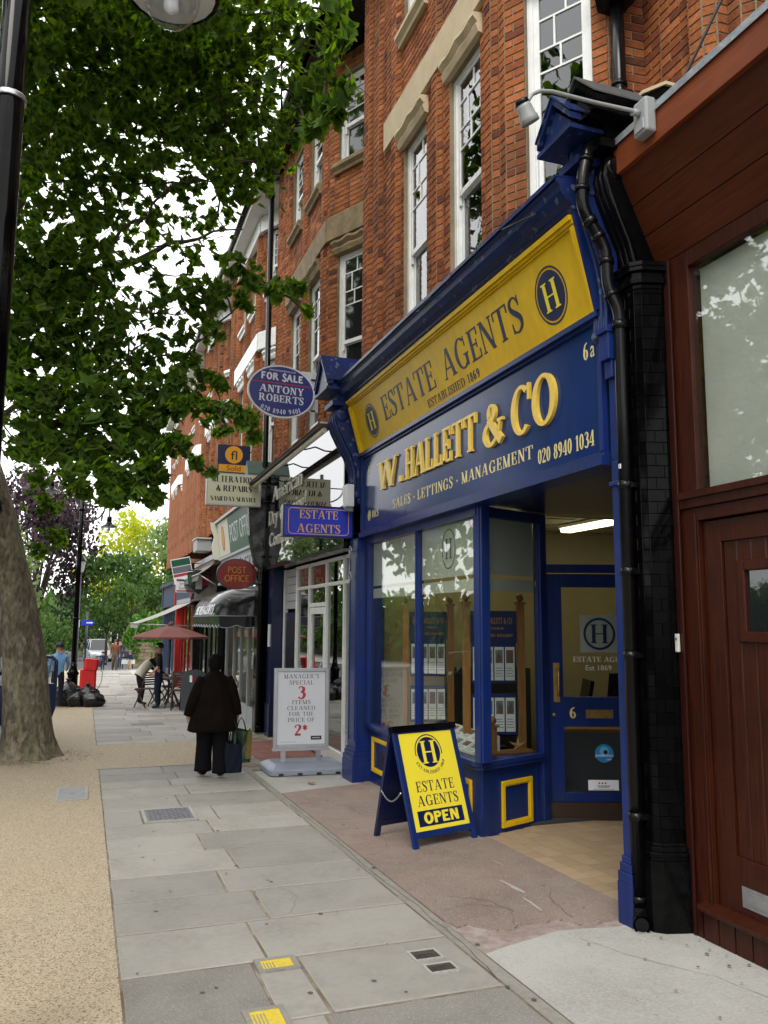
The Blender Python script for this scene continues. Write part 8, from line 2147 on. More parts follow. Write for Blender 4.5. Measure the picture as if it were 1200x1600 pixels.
# ---------------------------------------------------------------- cars
def car(label, x, y, rz, col, L=4.1, H=1.48, W=1.72, rough=.25, door_open=False, group='parked cars'):
    """local +Y is the front"""
    t = thing('parked_car', label, 'car', (x, y, gz(y)-(.11 if x < -1.4 and y < 49 else .05)), rz, group)
    pm = mat('car_paint', col, rough, coat=.6)
    h = L/2; w = W/2
    mb = MB()
    secs = []   # y, half width, bottom, shoulder height
    for yy, hw, zb2, zs in ((-h, .62, .38, .78), (-h+.12, .80, .26, .92), (-h+.5, .98, .22, .96), (-.6, 1, .20, .94), (.5, 1, .20, .92), (h-1.1, 1, .20, .90), (h-.5, .96, .22, .80), (h-.12, .80, .28, .66), (h, .60, .36, .58)):
        hw *= w; secs.append([(-hw*.92, yy, zb2), (-hw, yy, zb2+.15), (-hw, yy, zs-.12), (-hw*.93, yy, zs), (hw*.93, yy, zs), (hw, yy, zs-.12), (hw, yy, zb2+.15), (hw*.92, yy, zb2)])
    m_ = 8; vs = [p for s_ in secs for p in s_]; fs = [(i*m_+k, i*m_+(k+1) % m_, (i+1)*m_+(k+1) % m_, (i+1)*m_+k) for i in range(len(secs)-1) for k in range(m_)]+[tuple(range(m_)), tuple((len(secs)-1)*m_+k for k in range(m_))]
    mb.add(vs, fs, 0, False); b = mb.build('body', pm, t, world=False, bevel=.04)
    zr = H; cab = [(-h+.35, .93, .82), (-h+.75, zr-.06, .70), (-.2, zr, .72), (.35, zr-.05, .70), (h-1.15, .90, .82)]
    mb = MB(); vs = []
    for yy, zz, ww in cab: vs += [(-ww*w*1.02, yy, .90 if zz > .95 else zz), (-ww*w*.98, yy, zz), (ww*w*.98, yy, zz), (ww*w*1.02, yy, .90 if zz > .95 else zz)]
    # greenhouse glass then roof
    base = [(-.86*w, -h+.35), (.86*w, -h+.35), (.86*w, h-1.15), (-.86*w, h-1.15)]; top = [(-.68*w, -h+.85), (.68*w, -h+.85), (.68*w, .30), (-.68*w, .30)]
    mb = MB(); vs = [(p[0], p[1], .90) for p in base]+[(p[0], p[1], zr-.06) for p in top]; mb.add(vs, [(0,1,5,4),(1,2,6,5),(2,3,7,6),(3,0,4,7)]); mb.build('window_glass', M['dark_pane'], t, world=False)
    mb = MB(); mb.prism([(p[0]*1.02, p[1], zr-.065) for p in top], (0, 0, .03)); mb.prism([(p[0]*.85, p[1]*.9, zr-.035) for p in top], (0, 0, .03)); mb.build('roof', pm, t, world=False, bevel=.015)
    for p, q in list(zip(base, top))+[((s*.87*w, -.35), (s*.69*w, -.35)) for s in (-1, 1)]:
        mb = MB(); mb.tube([(p[0]*1.01, p[1], .90), (q[0]*1.01, q[1], zr-.05)], .03, 6); mb.build('pillar', pm, t, world=False)
    for sx in (-1, 1):
        for yy in (-h+.78, h-.80):
            mb = MB(); mb.lathe([(.30, -.10), (.315, -.08), (.315, .08), (.30, .10), (.20, .10)], (sx*(w-.11), yy, .31), 18, 0, Matrix.Rotation(PI/2, 4, 'Y')); tw_ = mb.build('tyre', M['rubber'], t, world=False)
            mb = MB(); mb.lathe([(.20, -.02), (.20, .0), (.05, .02)], (sx*(w-.01), yy, .31), 12, 0, Matrix.Rotation(sx*PI/2, 4, 'Y')); mb.build('rim', M['alu'], tw_, world=False)
        mb = MB(); mb.box(sx*w*.62-.14, sx*w*.62+.14, h-.10, h-.02, .54, .66); mb.build('headlight', M['white_plastic'], t, world=False, bevel=.01)
        mb = MB(); mb.box(sx*w*.66-.12, sx*w*.66+.12, -h+.0, -h+.08, .62, .84); mb.build('tail_light', M['po_red'], t, world=False, bevel=.01)
        mb = MB(); mb.box(sx*(w+.10)-.07, sx*(w+.10)+.07, .55, .66, .90, 1.03); mb.build('wing_mirror', pm, t, world=False, bevel=.01)
    mb = MB(); mb.box(-.45, .45, h-.005, h+.012, .40, .47); mb.build('grille', M['dk_print'], t, world=False)
    mb = MB(); mb.box(-.26, .26, h+.013, h+.02, .30, .38); mb.build('number_plate', M['white_plastic'], t, world=False)
    return t
car('silver car parked nose towards the camera at the end of the pavement', .95, 70, PI+.15, (0.50, 0.52, 0.56), H=1.75)
car('dark grey car parked to the right of the silver car', 3.1, 72, .1, (0.05, 0.055, 0.07), H=1.75)
bc = car('dark blue car at the kerb behind the tree trunk with its door open', -2.45, 14.6, 0, (0.008, 0.018, 0.07), L=4.3, H=1.6)
db = MB(); db.box(-.045, .045, 0, .9, .32, 1.0); mp = mat('car_paint_blue', (0.008, 0.020, 0.09), .2, coat=.6)
def open_door():
    t = bc; dd = MB(); O = Vector((.86, 1.30, 0)); Mx = Matrix.Translation(O) @ Matrix.Rotation(-.05, 4, 'Z')
    # door opened square to the car: x runs out from the hinge
    dd.prism([Mx @ Vector(p) for p in ((0, 0, .30), (1.08, 0, .34), (1.16, 0, .60), (1.16, 0, 1.02), (0, 0, 1.0))], (0, -.09, 0)); d = dd.build('door', mp, t, world=False, bevel=.02)
    fr_ = MB(); fr_.tube([Mx @ Vector(p) for p in ((.05, -.045, .98), (.42, -.045, 1.42), (.62, -.045, 1.50), (1.06, -.045, 1.47), (1.13, -.045, 1.40), (1.13, -.045, .98))], .034, 8); fr_.build('window_frame', mp, d, world=False)
    g_ = MB(); g_.prism([Mx @ Vector(p) for p in ((.12, -.04, 1.0), (.46, -.04, 1.42), (.64, -.04, 1.48), (1.05, -.04, 1.45), (1.10, -.04, 1.38), (1.10, -.04, 1.0))], (0, -.006, 0)); g_.build('door_glass', M['glass_clear'], d, world=False)
open_door()
car('red car parked on the road outside the dry cleaner, mirrored in its window', -5.6, 6.0, 0, (0.38, 0.01, 0.01))
car('white car parked across the road, mirrored in the estate agent window', -8.6, 3.2, PI, (0.55, 0.56, 0.57)); car('grey car parked across the road behind the red one', -8.6, 9.4, PI, (0.14, 0.15, 0.17)); car('second red car parked across the road opposite the dry cleaner', -8.6, 16, PI, (0.40, 0.02, 0.015))
# ---------------------------------------------------------------- people
BONES = [('pelvis', 'waist'), ('waist', 'chest'), ('chest', 'neck'), ('neck', 'skull'), ('skull', 'crown_')]
for s in 'LR':
    BONES += [('chest', 'sh'+s), ('sh'+s, 'el'+s), ('el'+s, 'wr'+s), ('wr'+s, 'pm'+s), ('pelvis', 'hip'+s), ('hip'+s, 'kn'+s), ('kn'+s, 'an'+s), ('an'+s, 'to'+s)]
BASEJ = {'pelvis': (0, 0, .525), 'waist': (0, 0, .60), 'chest': (0, 0, .745), 'neck': (0, -.005, .835), 'skull': (0, .008, .885), 'crown_': (0, .008, .945)}
RAD = {'pelvis': .078, 'waist': .070, 'chest': .080, 'neck': .034, 'skull': .046, 'crown_': .050}
for s, q in (('L', -1), ('R', 1)):
    BASEJ.update({'sh'+s: (q*.100, 0, .800), 'el'+s: (q*.135, -.01, .635), 'wr'+s: (q*.140, .03, .495), 'pm'+s: (q*.138, .045, .455), 'hip'+s: (q*.050, 0, .500), 'kn'+s: (q*.055, .015, .275), 'an'+s: (q*.055, -.01, .045), 'to'+s: (q*.062, .085, .022)})
    RAD.update({'sh'+s: .042, 'el'+s: .028, 'wr'+s: .018, 'pm'+s: .022, 'hip'+s: .062, 'kn'+s: .040, 'an'+s: .027, 'to'+s: .022})
def person(label, x, y, H, rz, mats, pose=None, rad=None, group=None, hair=None, hands=True, hairlen=0, kid=False):
    """mats: dict top, legs, shoes, arms(optional), skin, hair"""
    J = dict(BASEJ); R_ = dict(RAD)
    if kid:
        J['crown_'] = (0, .01, .94); R_['skull'] = .060; R_['crown_'] = .066
    J.update(pose or {}); R_.update(rad or {})
    t = thing('person', label, 'person', (x, y, gz(y)+.005), rz, group)
    names = list(J); bones = list(BONES)
    if hands:
        for s, q in (('L', -1), ('R', 1)):
            w = Vector(J['wr'+s]); p = Vector(J['pm'+s]); d = (p-w).normalized(); side = Vector((0, 1, 0))-d*d.y
            side = side.normalized() if side.length > .1 else Vector((1, 0, 0))
            for k, (o, l) in enumerate(((.016, .036), (.006, .042), (-.005, .039), (-.015, .030))):
                a, b = 'f%s%d' % (s, k), 'g%s%d' % (s, k)
                J[a] = tuple(p+side*o+d*.008); J[b] = tuple(p+side*o*1.2+d*l+Vector((-q*.010, 0, 0))); R_[a] = .0062; R_[b] = .0050; bones += [('pm'+s, a), (a, b)]
            J['t'+s] = tuple(w+d*.022+side*.026); R_['t'+s] = .0065; bones.append(('wr'+s, 't'+s))
            R_['pm'+s] = .015
    names = list(J)
    me = bpy.data.meshes.new('body'); me.from_pydata([Vector(J[n])*H for n in names], [(names.index(a), names.index(b)) for a, b in bones], [])
    o = bpy.data.objects.new('body_src', me); COL.objects.link(o)
    sk = o.modifiers.new('skin', 'SKIN'); sk.use_smooth_shade = True; sk.branch_smoothing = .6
    for i, n in enumerate(names):
        v = me.skin_vertices[0].data[i]; v.radius = (R_[n]*H, R_[n]*H*(.75 if n in ('pelvis', 'waist', 'chest') else 1)); v.use_root = (n == 'pelvis')
    sb = o.modifiers.new('sub', 'SUBSURF'); sb.levels = 1; sb.render_levels = 1
    dg = bpy.context.evaluated_depsgraph_get(); dg.update()
    bm_ = bpy.data.meshes.new_from_object(o.evaluated_get(dg)); bpy.data.objects.remove(o)
    bm_.name = 'body'
    ms = [mats['skin'], mats['top'], mats['legs'], mats['shoes']]
    for m_ in ms: bm_.materials.append(m_)
    def cls(b):
        a, c = b
        if a in ('neck', 'skull') or c in ('crown_', 'skull'): return 0
        if c[:2] in ('pm',) or a[:2] == 'pm' or (c[0] in 'fgt' and c[:2] != 'to'): return 0
        if c[:2] == 'wr': return 0 if mats.get('bare') else 1
        if a[:3] == 'hip' or c[:3] == 'hip' or c[:2] == 'an': return 2
        if a[:2] == 'an': return 3
        return 1
    BB = [(Vector(J[a])*H, Vector(J[c])*H, cls((a, c))) for a, c in bones]
    idx = []
    for pl in bm_.polygons:
        c = pl.center; best = None; bd_ = 1e9
        for A, B_, k in BB:
            d = B_-A; u_ = max(0, min(1, (c-A).dot(d)/max(d.length_squared, 1e-9))); q = (c-(A+d*u_)).length
            if q < bd_: bd_ = q; best = k
        if best == 1 and c.z < .50*H and abs(c.x) < .09*H: best = 2
        idx.append(best)
    bm_.polygons.foreach_set('material_index', idx); bm_.polygons.foreach_set('use_smooth', [True]*len(idx))
    b = bpy.data.objects.new('body', bm_); COL.objects.link(b); b.parent = t
    # face and hair
    hc = Vector(J['crown_'])*H; fc = (Vector(J['skull'])+Vector(J['crown_']))*.5*H
    r_ = R_['crown_']*H
    f = MB()
    f.add([fc+Vector((-.010*H, r_*.95, -.004*H)), fc+Vector((.010*H, r_*.95, -.004*H)), fc+Vector((0, r_*.95+.016*H, -.012*H)), fc+Vector((0, r_*.95, .018*H)), fc+Vector((0, r_*.9, -.02*H))], [(0,2,3),(2,1,3),(0,4,2),(4,1,2)])
    for q in (-1, 1): f.sphere(fc+Vector((q*r_*1.0, 0, -.004*H)), .012*H, 8, 0, (.5, .8, 1.2))
    f.build('nose_and_ears', mats['skin'], t, world=False)
    f = MB()
    for q in (-1, 1): f.sphere(fc+Vector((q*.016*H, r_*.93, .010*H)), .005*H, 8)
    f.build('eyes', M['dk_print'], t, world=False)
    f = MB(); f.sphere(fc+Vector((0, r_*.96, -.027*H)), .009*H, 8, 0, (1.2, .4, .35)); f.build('mouth', mats['mouth'] if 'mouth' in mats else M['red_print'], t, world=False)
    hm = MB(); n = 30; vs = []
    rows_ = 14
    for i in range(rows_+1):
        ph = PI/2-(PI*(.62+.14*(hairlen > 0)))*i/rows_
        for k in range(n):
            a = 2*PI*k/n; front = max(0, math.sin(a))
            lim = ph if front < .35 else max(ph, .42)
            q = r_*(1.18+.6*hairlen)*(1+.16*noise.noise(Vector((math.cos(a)*2.2, math.sin(a)*2.2, i*.35+x)))+.10*noise.noise(Vector((math.cos(a)*7, math.sin(a)*7, i*1.3+x))))
            vs.append(hc+Vector((q*math.cos(lim)*math.cos(a), q*1.06*math.cos(lim)*math.sin(a)-.006*H, q*math.sin(lim)*1.02-(.0 if front > .2 else hairlen*H*(i/rows_)**2))))
    hm.add(vs, [(i*n+k, i*n+(k+1) % n, (i+1)*n+(k+1) % n, (i+1)*n+k) for i in range(rows_) for k in range(n)], 0, True); hm.build('hair', mats['hair'], t, world=False)
    return t
def loft(secs, name, m, parent, n=28, fold=.0, seed=0, close=True):
    """secs: (cx, cy, z, rx, ry)"""
    vs = []
    for i, (cx, cy, z, rx, ry) in enumerate(secs):
        for k in range(n):
            a = 2*PI*k/n; f = 1+fold*(i/len(secs))*(.6*math.sin(a*6+seed+i*.25)+.4*math.sin(a*11+seed*2))+.02*noise.noise(Vector((a*2, i*.7, seed)))
            vs.append((cx+rx*f*math.cos(a), cy+ry*f*math.sin(a), z))
    fs = [(i*n+k, i*n+(k+1) % n, (i+1)*n+(k+1) % n, (i+1)*n+k) for i in range(len(secs)-1) for k in range(n)]
    if close: fs.append(tuple(range(n))); fs.append(tuple((len(secs)-1)*n+k for k in range(n)))
    mb = MB(); mb.add(vs, fs, 0, True); return mb.build(name, m, parent, world=False)
cl = lambda nm, c, b=(30, .4, .01), **k: mat(nm, c, .9, spec=.08, bump=b, **k)
M['coat'] = cl('dark_brown_coat', (0.006, 0.004, 0.0035), n1=(9, (0.012, 0.008, 0.006), .7)); M['trs'] = cl('black_trousers', (0.006, 0.006, 0.0075)); M['shoe'] = mat('black_shoes', (0.01, 0.01, 0.01), .4)
H = 1.50
W1 = person('woman seen from behind in a dark brown coat and black trousers, carrying shopping bags', 1.56, 10.6, H, -.05,
            dict(top=M['coat'], legs=M['trs'], shoes=M['shoe'], skin=M['skin'], hair=M['hair']),
            dict(elL=(-.175, -.02, .640), wrL=(-.205, .01, .510), pmL=(-.212, .015, .475), elR=(.165, -.01, .640), wrR=(.190, .02, .500), pmR=(.196, .03, .462), shL=(-.098, 0, .795), shR=(.098, 0, .795),
                 knL=(-.065, .06, .285), anL=(-.070, .07, .045), toL=(-.078, .165, .022), knR=(.060, .00, .27), anR=(.062, -.055, .060), toR=(.068, .03, .018), skull=(.0, .012, .885)),
            dict(pelvis=.095, waist=.092, chest=.095, hipL=.075, hipR=.075, knL=.062, knR=.062, anL=.058, anR=.058, elL=.042, elR=.042, shL=.052, shR=.052, wrL=.030, wrR=.030), hairlen=.035)
c = H
loft([(0, -.0, .872*c, .040*c, .042*c), (0, -.002, .855*c, .056*c, .054*c), (0, -.003, .838*c, .072*c, .062*c), (0, 0, .815*c, .104*c, .076*c), (0, 0, .78*c, .130*c, .090*c), (0, 0, .72*c, .142*c, .100*c), (0, -.003, .64*c, .154*c, .110*c), (0, -.004, .56*c, .170*c, .122*c), (-.006, -.005, .48*c, .186*c, .132*c), (-.01, -.005, .41*c, .198*c, .138*c), (-.012, -.005, .375*c, .200*c, .136*c)], 'coat', M['coat'], W1, 44, .085, 1.3)
for s, q in (('L', -1), ('R', 1)):
    mb = MB(); mb.tube([(q*.095*c, 0, .805*c), (q*.132*c, -.01*c, .73*c), (q*(.168 if s == 'L' else .155)*c, -.02*c, .645*c), (q*(.192 if s == 'L' else .18)*c, -.005*c, .57*c), (q*(.205 if s == 'L' else .19)*c, .008*c, .505*c)], [.050*c, .052*c, .048*c, .044*c, .042*c], 14); mb.build('sleeve', M['coat'], W1, world=False)
    kx = q*.062
    an = (-.070, .07) if s == 'L' else (.062, -.055); kn = (-.065, .06) if s == 'L' else (.06, 0)
    loft([(q*.052*c, 0, .47*c, .078*c, .085*c), (kn[0]*c, kn[1]*.6*c, .36*c, .072*c, .075*c), (kn[0]*c, kn[1]*c, .27*c, .066*c, .066*c), (an[0]*c, (kn[1]+an[1])*.5*c, .16*c, .066*c, .064*c), (an[0]*c, an[1]*c, .075*c, .070*c, .066*c), (an[0]*c, an[1]*c, .045*c, .071*c, .067*c)], 'trouser_leg', M['trs'], W1, 18, .05, q+2)
# low hanging corner of the coat on the left
def carrier(label, cx, y, z0, w, d, h, m, m2=None, seed=1, hz=.30, group=None):
    t = thing('shopping_bag', label, 'shopping bag', (cx, y, z0), 0, group); q = random.Random(seed)
    mb = MB(); n = 20; vs = []
    for i, (u_, s_) in enumerate(((0, .94), (.02, 1), (.35, 1.02), (.7, .97), (1, .92))):
        for k in range(n):
            a = 2*PI*k/n; sx = abs(math.cos(a))**.45*(1 if math.cos(a) > 0 else -1); sy = abs(math.sin(a))**.6*(1 if math.sin(a) > 0 else -1)
            vs.append((sx*w/2*s_*(1+q.uniform(-.03, .03)), sy*d/2*s_*(1+q.uniform(-.12, .12)), h*u_+(.02*math.sin(a*3+seed) if i == 4 else 0)))
    mb.add(vs, [(i*n+k, i*n+(k+1) % n, (i+1)*n+(k+1) % n, (i+1)*n+k) for i in range(4) for k in range(n)]+[tuple(range(n))], 0); mb.build('bag_body', m, t, world=False)
    if m2:
        mb = MB(); mb.prism([(w*.18, -d/2-.012, h*.12), (w*.50, -d/2+.01, h*.10), (w*.54, -d/2+.02, h*.95), (w*.30, -d/2-.012, h*.98)], (0, .008, 0)); mb.build('gold_panel', m2, t, world=False)
    mb = MB()
    for dy in (-.02, .02): mb.tube([(-w*.25, dy, h*.97), (-w*.12, dy*.5, h+hz*.7), (0, 0, h+hz), (w*.12, dy*.5, h+hz*.7), (w*.25, dy, h*.97)], .006, 5)
    mb.build('handle', M['dk_print'], t, world=False); return t
wx_, wy_ = 1.56+.196*H, 10.6+.02
gb = gz(10.6)
carrier('shiny green and gold carrier bag hanging from the right hand of the woman in brown', wx_+.05, wy_-.03, gb+.17, .25, .13, .40, mat('shiny_green_bag', (0.003, 0.022, 0.009), .25, n1=(9, (0.010, 0.055, 0.020), .6)), mat('gold_print_bag', (0.20, 0.15, 0.035), .35, n1=(14, (0.10, 0.07, 0.02), .8)), 2, .15)
carrier('dark navy paper bag left of the green bag in the same right hand', wx_-.06, wy_-.13, gb+.07, .22, .12, .36, mat('navy_paper_bag', (0.006, 0.009, 0.020), .7, spec=.15), None, 3, .28)

def walker(label, x, y, H, rz, top, legs, hair=(0.02, 0.012, 0.008), skin=M['skin'], pose=None, rad=None, **k):
    return person(label, x, y, H, rz, dict(top=top, legs=legs, shoes=M['shoe'], skin=skin, hair=mat('hair', hair, .6), bare=k.pop('bare', False)), pose, rad, **k)
stride = dict(knL=(-.05, .06, .28), anL=(-.05, .05, .05), toL=(-.055, .13, .03), knR=(.05, .02, .275), anR=(.052, -.09, .07), toR=(.055, -.01, .02))
mk = lambda nm, c: mat(nm, c, .85, spec=.15, bump=(25, .4, .01))
# man standing by the cafe tables, in profile, looking left
walker('man in black shirt and dark blue trousers standing in profile beside the cafe tables', 1.76, 21.4, 1.60, PI/2-.15, mk('black_shirt', (0.012, 0.012, 0.014)), mk('navy_trousers', (0.010, 0.014, 0.032)), (0.008, 0.007, 0.006),
       pose=dict(elR=(.13, -.02, .64), wrR=(.12, .06, .53), pmR=(.11, .09, .50), elL=(-.13, 0, .64), wrL=(-.11, .09, .54), pmL=(-.10, .12, .52)), rad=dict(pelvis=.092, waist=.085, chest=.092, hipL=.068, hipR=.068, knL=.05, knR=.05, anL=.038, anR=.038), bare=True)
# woman in a cream waistcoat stooping over a chair
walker('fair haired woman in a cream waistcoat stooping over a cafe chair', 1.42, 22.6, 1.55, -PI/2+.3, mk('black_sleeves', (0.014, 0.014, 0.016)), mk('black_trousers_b', (0.013, 0.013, 0.016)), (0.30, 0.19, 0.09),
       pose=dict(pelvis=(0, -.03, .51), waist=(0, .03, .58), chest=(0, .13, .69), neck=(0, .20, .765), skull=(0, .235, .80), crown_=(0, .265, .85), shL=(-.1, .14, .745), shR=(.1, .14, .745), elL=(-.13, .22, .60), wrL=(-.12, .34, .52), pmL=(-.12, .37, .50), elR=(.13, .22, .60), wrR=(.12, .34, .52), pmR=(.12, .37, .50), hipL=(-.05, -.03, .49), hipR=(.05, -.03, .49)), hairlen=.03)
wc = COL.objects[-1]
for o in [o_ for o_ in COL.objects if o_.get('label', '').startswith('fair haired')]:
    vs = MB(); Hh = 1.55
    secs = [(0, -.05, .47), (0, -.02, .52), (0, .03, .585), (0, .085, .645), (0, .135, .70), (0, .17, .745)]; rr_ = [(.115, .085), (.112, .086), (.105, .085), (.108, .085), (.105, .078), (.06, .05)]
    P = []
    for (cx, cy, cz), (a_, b_) in zip(secs, rr_):
        for k in range(20):
            an = 2*PI*k/20; P.append(((cx+a_*math.cos(an))*Hh, (cy+b_*math.sin(an)*.75)*Hh, (cz-b_*math.sin(an)*.62)*Hh))
    vs.add(P, [(i*20+k, i*20+(k+1) % 20, (i+1)*20+(k+1) % 20, (i+1)*20+k) for i in range(5) for k in range(20)], 0, True); vs.build('waistcoat', mk('cream_quilting', (0.50, 0.47, 0.38)), o, world=False)
walker('man in a pale blue shirt standing behind the open car door', -.60, 22.3, 1.62, .2, mk('pale_blue_shirt', (0.16, 0.32, 0.55)), mk('dark_trousers_c', (0.015, 0.018, 0.03)), (0.012, 0.01, 0.009), pose=dict(elR=(.15, .04, .66), wrR=(.15, .12, .58), pmR=(.15, .15, .57)), rad=dict(chest=.10, waist=.095, pelvis=.09))
walker('woman with auburn hair in a brown leather jacket walking towards the camera with two children', 1.56, 47.5, 1.66, PI, mk('brown_leather', (0.15, 0.055, 0.022)), mk('olive_trousers', (0.075, 0.065, 0.05)), (0.12, 0.035, 0.015), pose=stride, rad=dict(chest=.088, knL=.05, knR=.05, anL=.045, anR=.045), hairlen=.06)
kp = dict(stride)
walker('small child in navy holding a satchel at the left of the woman in leather', .93, 47.3, 1.02, PI, mk('navy_jumper', (0.02, 0.03, 0.075)), mk('navy_skirt', (0.02, 0.028, 0.06)), (0.06, 0.03, 0.015), pose=kp, kid=True, group=None)
walker('small boy in navy jumper and light shorts walking right of the woman in leather', 2.34, 47.6, 1.05, PI-.2, mk('navy_jumper_b', (0.02, 0.03, 0.07)), mk('beige_shorts', (0.36, 0.27, 0.18)), (0.25, 0.14, 0.06), pose=kp, kid=True)
t = thing('satchel', 'dark blue satchel held by the small child in navy', 'bag', (.70, 47.25, gz(47)+.22))
mb = MB(); mb.bbox(Matrix.Identity(4), -.17, .15, -.05, .05, 0, .26, .03); mb.build('bag_body', mk('navy_canvas', (0.02, 0.03, 0.06)), t, world=False); mb = MB(); mb.tube([(-.08, 0, .26), (0, 0, .38), (.08, 0, .26)], .012, 6); mb.build('handle', M['dk_print'], t, world=False)
walker('man in a dark coat walking just behind the woman in the brown jacket', 1.86, 49.2, 1.66, PI-.3, mk('blue_grey_coat', (0.03, 0.035, 0.06)), mk('jeans', (0.03, 0.045, 0.09)), pose=stride)

# ---------------------------------------------------------------- cafe furniture
M['teak'] = mat('dark_stained_teak', (0.050, 0.020, 0.013), .5, wave=(10, (0.03, 0.012, 0.008), .8, (5, 5, .5)))
def fold_chair(x, y, rz, label):
    t = thing('folding_chair', label, 'chair', (x, y, gz(y)), rz, 'slatted folding chairs of the cafe')
    for q in (-.20, .20):
        mb = MB(); mb.tube([(q, .24, 0), (q, -.08, .46), (q, -.22, .90)], .017, 6); mb.build('back_leg', M['teak'], t, world=False)
        mb = MB(); mb.tube([(q*.9, -.26, 0), (q*.9, .20, .45)], .017, 6); mb.build('front_leg', M['teak'], t, world=False)
        mb = MB(); mb.box(q-.015, q+.015, -.12, .24, .43, .455); mb.build('side_rail', M['teak'], t, world=False)
    for k in range(7):
        mb = MB(); mb.box(-.20, .20, -.14+k*.055, -.10+k*.055, .456, .472); mb.build('seat_slat', M['teak'], t, world=False)
    for k in range(6):
        z_ = .56+k*.058; yy = -.08-.14*(z_-.46)/.44; mb = MB(); mb.box(-.21, .21, yy-.008, yy+.008, z_, z_+.04); mb.build('back_slat', M['teak'], t, world=False)
    return t
c1 = fold_chair(1.52, 21.8, .5, 'slatted folding chair at the outer pavement edge by the stooping woman')
c2 = fold_chair(2.02, 22.9, -1.2, 'slatted folding chair behind the man in black')
c3 = fold_chair(2.62, 22.2, 1.7, 'slatted folding chair next to the cafe wall')
c4 = fold_chair(2.25, 20.9, 3.0, 'slatted folding chair between the round table and the cafe notice board')
def cafe_table(x, y, label):
    t = thing('cafe_table', label, 'table', (x, y, gz(y)), 0, 'round cafe tables')
    mb = MB(); mb.lathe([(.34, .70), (.35, .71), (.35, .73), (.34, .74)], (0, 0, 0), 24); mb.build('table_top', M['teak'], t, world=False)
    for k in range(4):
        a = PI/4+k*PI/2; mb = MB(); mb.tube([(.28*math.cos(a), .28*math.sin(a), 0), (-.18*math.cos(a), -.18*math.sin(a), .70)], .017, 6); mb.build('leg', M['teak'], t, world=False)
cafe_table(2.12, 21.6, 'round dark wood cafe table under the maroon parasol'); cafe_table(2.30, 23.9, 'second round cafe table farther under the awning')
for i, (x, y, lb) in enumerate(((2.05, 21.5, 'white cup nearest the edge of the round cafe table'), (2.25, 21.7, 'white cup on the wall side of the round cafe table'))):
    t = thing('cup', lb, 'cup', (x, y, gz(y)+.745)); mb = MB(); mb.lathe([(.02, 0), (.035, .01), (.045, .07), (.041, .07), (.03, .012)], (0, 0, 0), 14); mb.build('cup_body', M['white_plastic'], t, world=False); mb = MB(); mb.tube([(.04, 0, .06), (.065, 0, .05), (.06, 0, .025), (.038, 0, .02)], .005, 5); mb.build('handle', M['white_plastic'], t, world=False)
t = thing('parasol', 'maroon canvas parasol over the cafe tables', 'parasol', (2.05, 21.9, gz(21.9)))
M['maroon'] = mat('maroon_canvas', (0.155, 0.050, 0.042), .85, n1=(3, (0.12, 0.04, 0.035), .7)); px_, py_ = 2.05, 21.9; zc = 1.60; R0 = 1.0
mb = MB(); n = 8; vs = [(px_, py_, zc)]
for k in range(n):
    a = 2*PI*(k+.5)/n; vs.append((px_+.5*R0*math.cos(a), py_+.5*R0*math.sin(a), zc-.13))
for k in range(n):
    a = 2*PI*(k+.5)/n; vs.append((px_+R0*math.cos(a), py_+R0*math.sin(a), zc-.30))
mb.add(vs, [(0, 1+k, 1+(k+1) % n) for k in range(n)]+[(1+k, 1+n+k, 1+n+(k+1) % n, 1+(k+1) % n) for k in range(n)]); mb.build('canopy', M['maroon'], t)
mb = MB(); vs = []
for k in range(n+1):
    a = 2*PI*(k+.5)/n; vs += [(px_+R0*math.cos(a), py_+R0*math.sin(a), zc-.30), (px_+R0*math.cos(a), py_+R0*math.sin(a), zc-.35)]
mb.add(vs, [(2*k, 2*k+2, 2*k+3, 2*k+1) for k in range(n)]); mb.build('valance', M['maroon'], t)
mb = MB(); mb.lathe([(.07, zc-.005), (.10, zc-.0), (.04, zc+.05), (.02, zc+.09)], (px_, py_, 0), 10); mb.build('finial', M['maroon'], t)
mb = MB(); mb.tube([(px_, py_, gz(22)), (px_, py_, zc)], .022, 8); mb.build('pole', M['teak'], t)
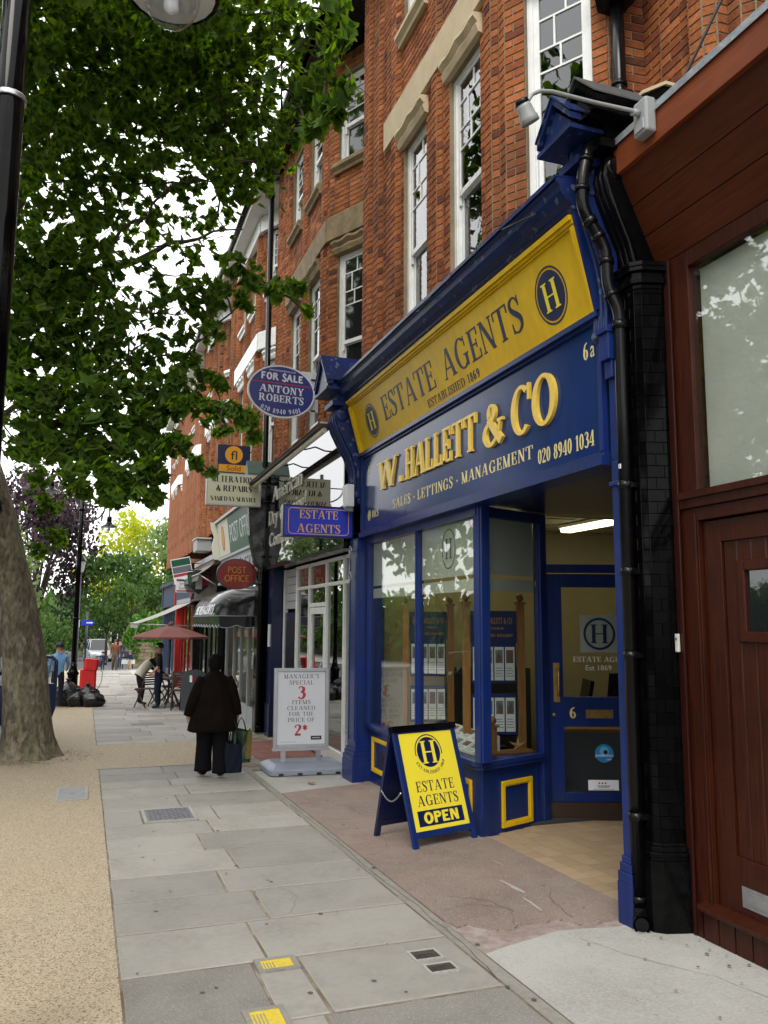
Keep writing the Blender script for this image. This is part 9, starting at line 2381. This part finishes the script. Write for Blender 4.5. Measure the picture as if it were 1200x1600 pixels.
for k in range(n):
    a = 2*PI*(k+.5)/n; mb = MB(); mb.tube([(px_, py_, zc-.02), (px_+.5*R0*math.cos(a), py_+.5*R0*math.sin(a), zc-.145), (px_+.98*R0*math.cos(a), py_+.98*R0*math.sin(a), zc-.31)], .009, 4); mb.build('rib', M['teak'], t)
mb = MB(); mb.lathe([(.24, 0), (.24, .06), (.05, .10)], (px_, py_, gz(22)), 14); mb.build('base', M['concrete'], t)
# cafe notice board
t = thing('a_board', 'dark grey cafe notice board with an Italian coloured crest and an arched top', 'A-board', (2.50, 20.3, gz(20.3)))
Mx = frame_mat((2.50, 20.3, gz(20.3)+.02), (1, 0, 0), (0, .16, 1)); Q = Mx @ Matrix.Rotation(0, 4, 'Z')
mb = MB(); pts = [(-.30, 0), (.30, 0), (.30, .80)]+[(.30*math.cos(a), .80+.16*math.sin(a)) for a in [i*PI/10 for i in range(1, 10)]]+[(-.30, .80)]
mb.prism([Q @ Vector((p[0], p[1], 0)) for p in pts], Q.to_3x3() @ Vector((0, 0, -.03))); mb.build('board', mat('charcoal_board', (0.035, 0.04, 0.048), .4), t)
mb = MB()
for k, xx in enumerate((-.16, -.10, -.04)): mb.prism([Q @ Vector(p) for p in ((xx, .66, .002), (xx+.058, .66, .002), (xx+.058, .82, .002), (xx, .82, .002))], Q.to_3x3() @ Vector((0, 0, .002)), k)
mb.build('crest', [M['po_green'], M['white_print'], M['po_red']], t)
mb = MB()
for k, w_ in enumerate((.20, .26, .22)): put_text(mb, ('MENU', 'COFFEE', 'LUNCH')[k], Q @ Matrix.Translation((.06, .46-k*.1, .001)), .05, 'sansl', width=w_, depth=.002) if False else mb.obox(Q, -.02, -.02+w_, .46-k*.09, .475-k*.09, .001, .002)
mb.build('chalk_line', M['light_grey'], t)
mb = MB(); mb.tube([Q @ Vector((-.28, .8, -.03)), (2.22, 20.72, gz(20.7))], .014, 5); mb.build('rear_leg', M['black_paint'], t); mb = MB(); mb.tube([Q @ Vector((.28, .8, -.03)), (2.78, 20.72, gz(20.7))], .014, 5); mb.build('rear_leg', M['black_paint'], t)
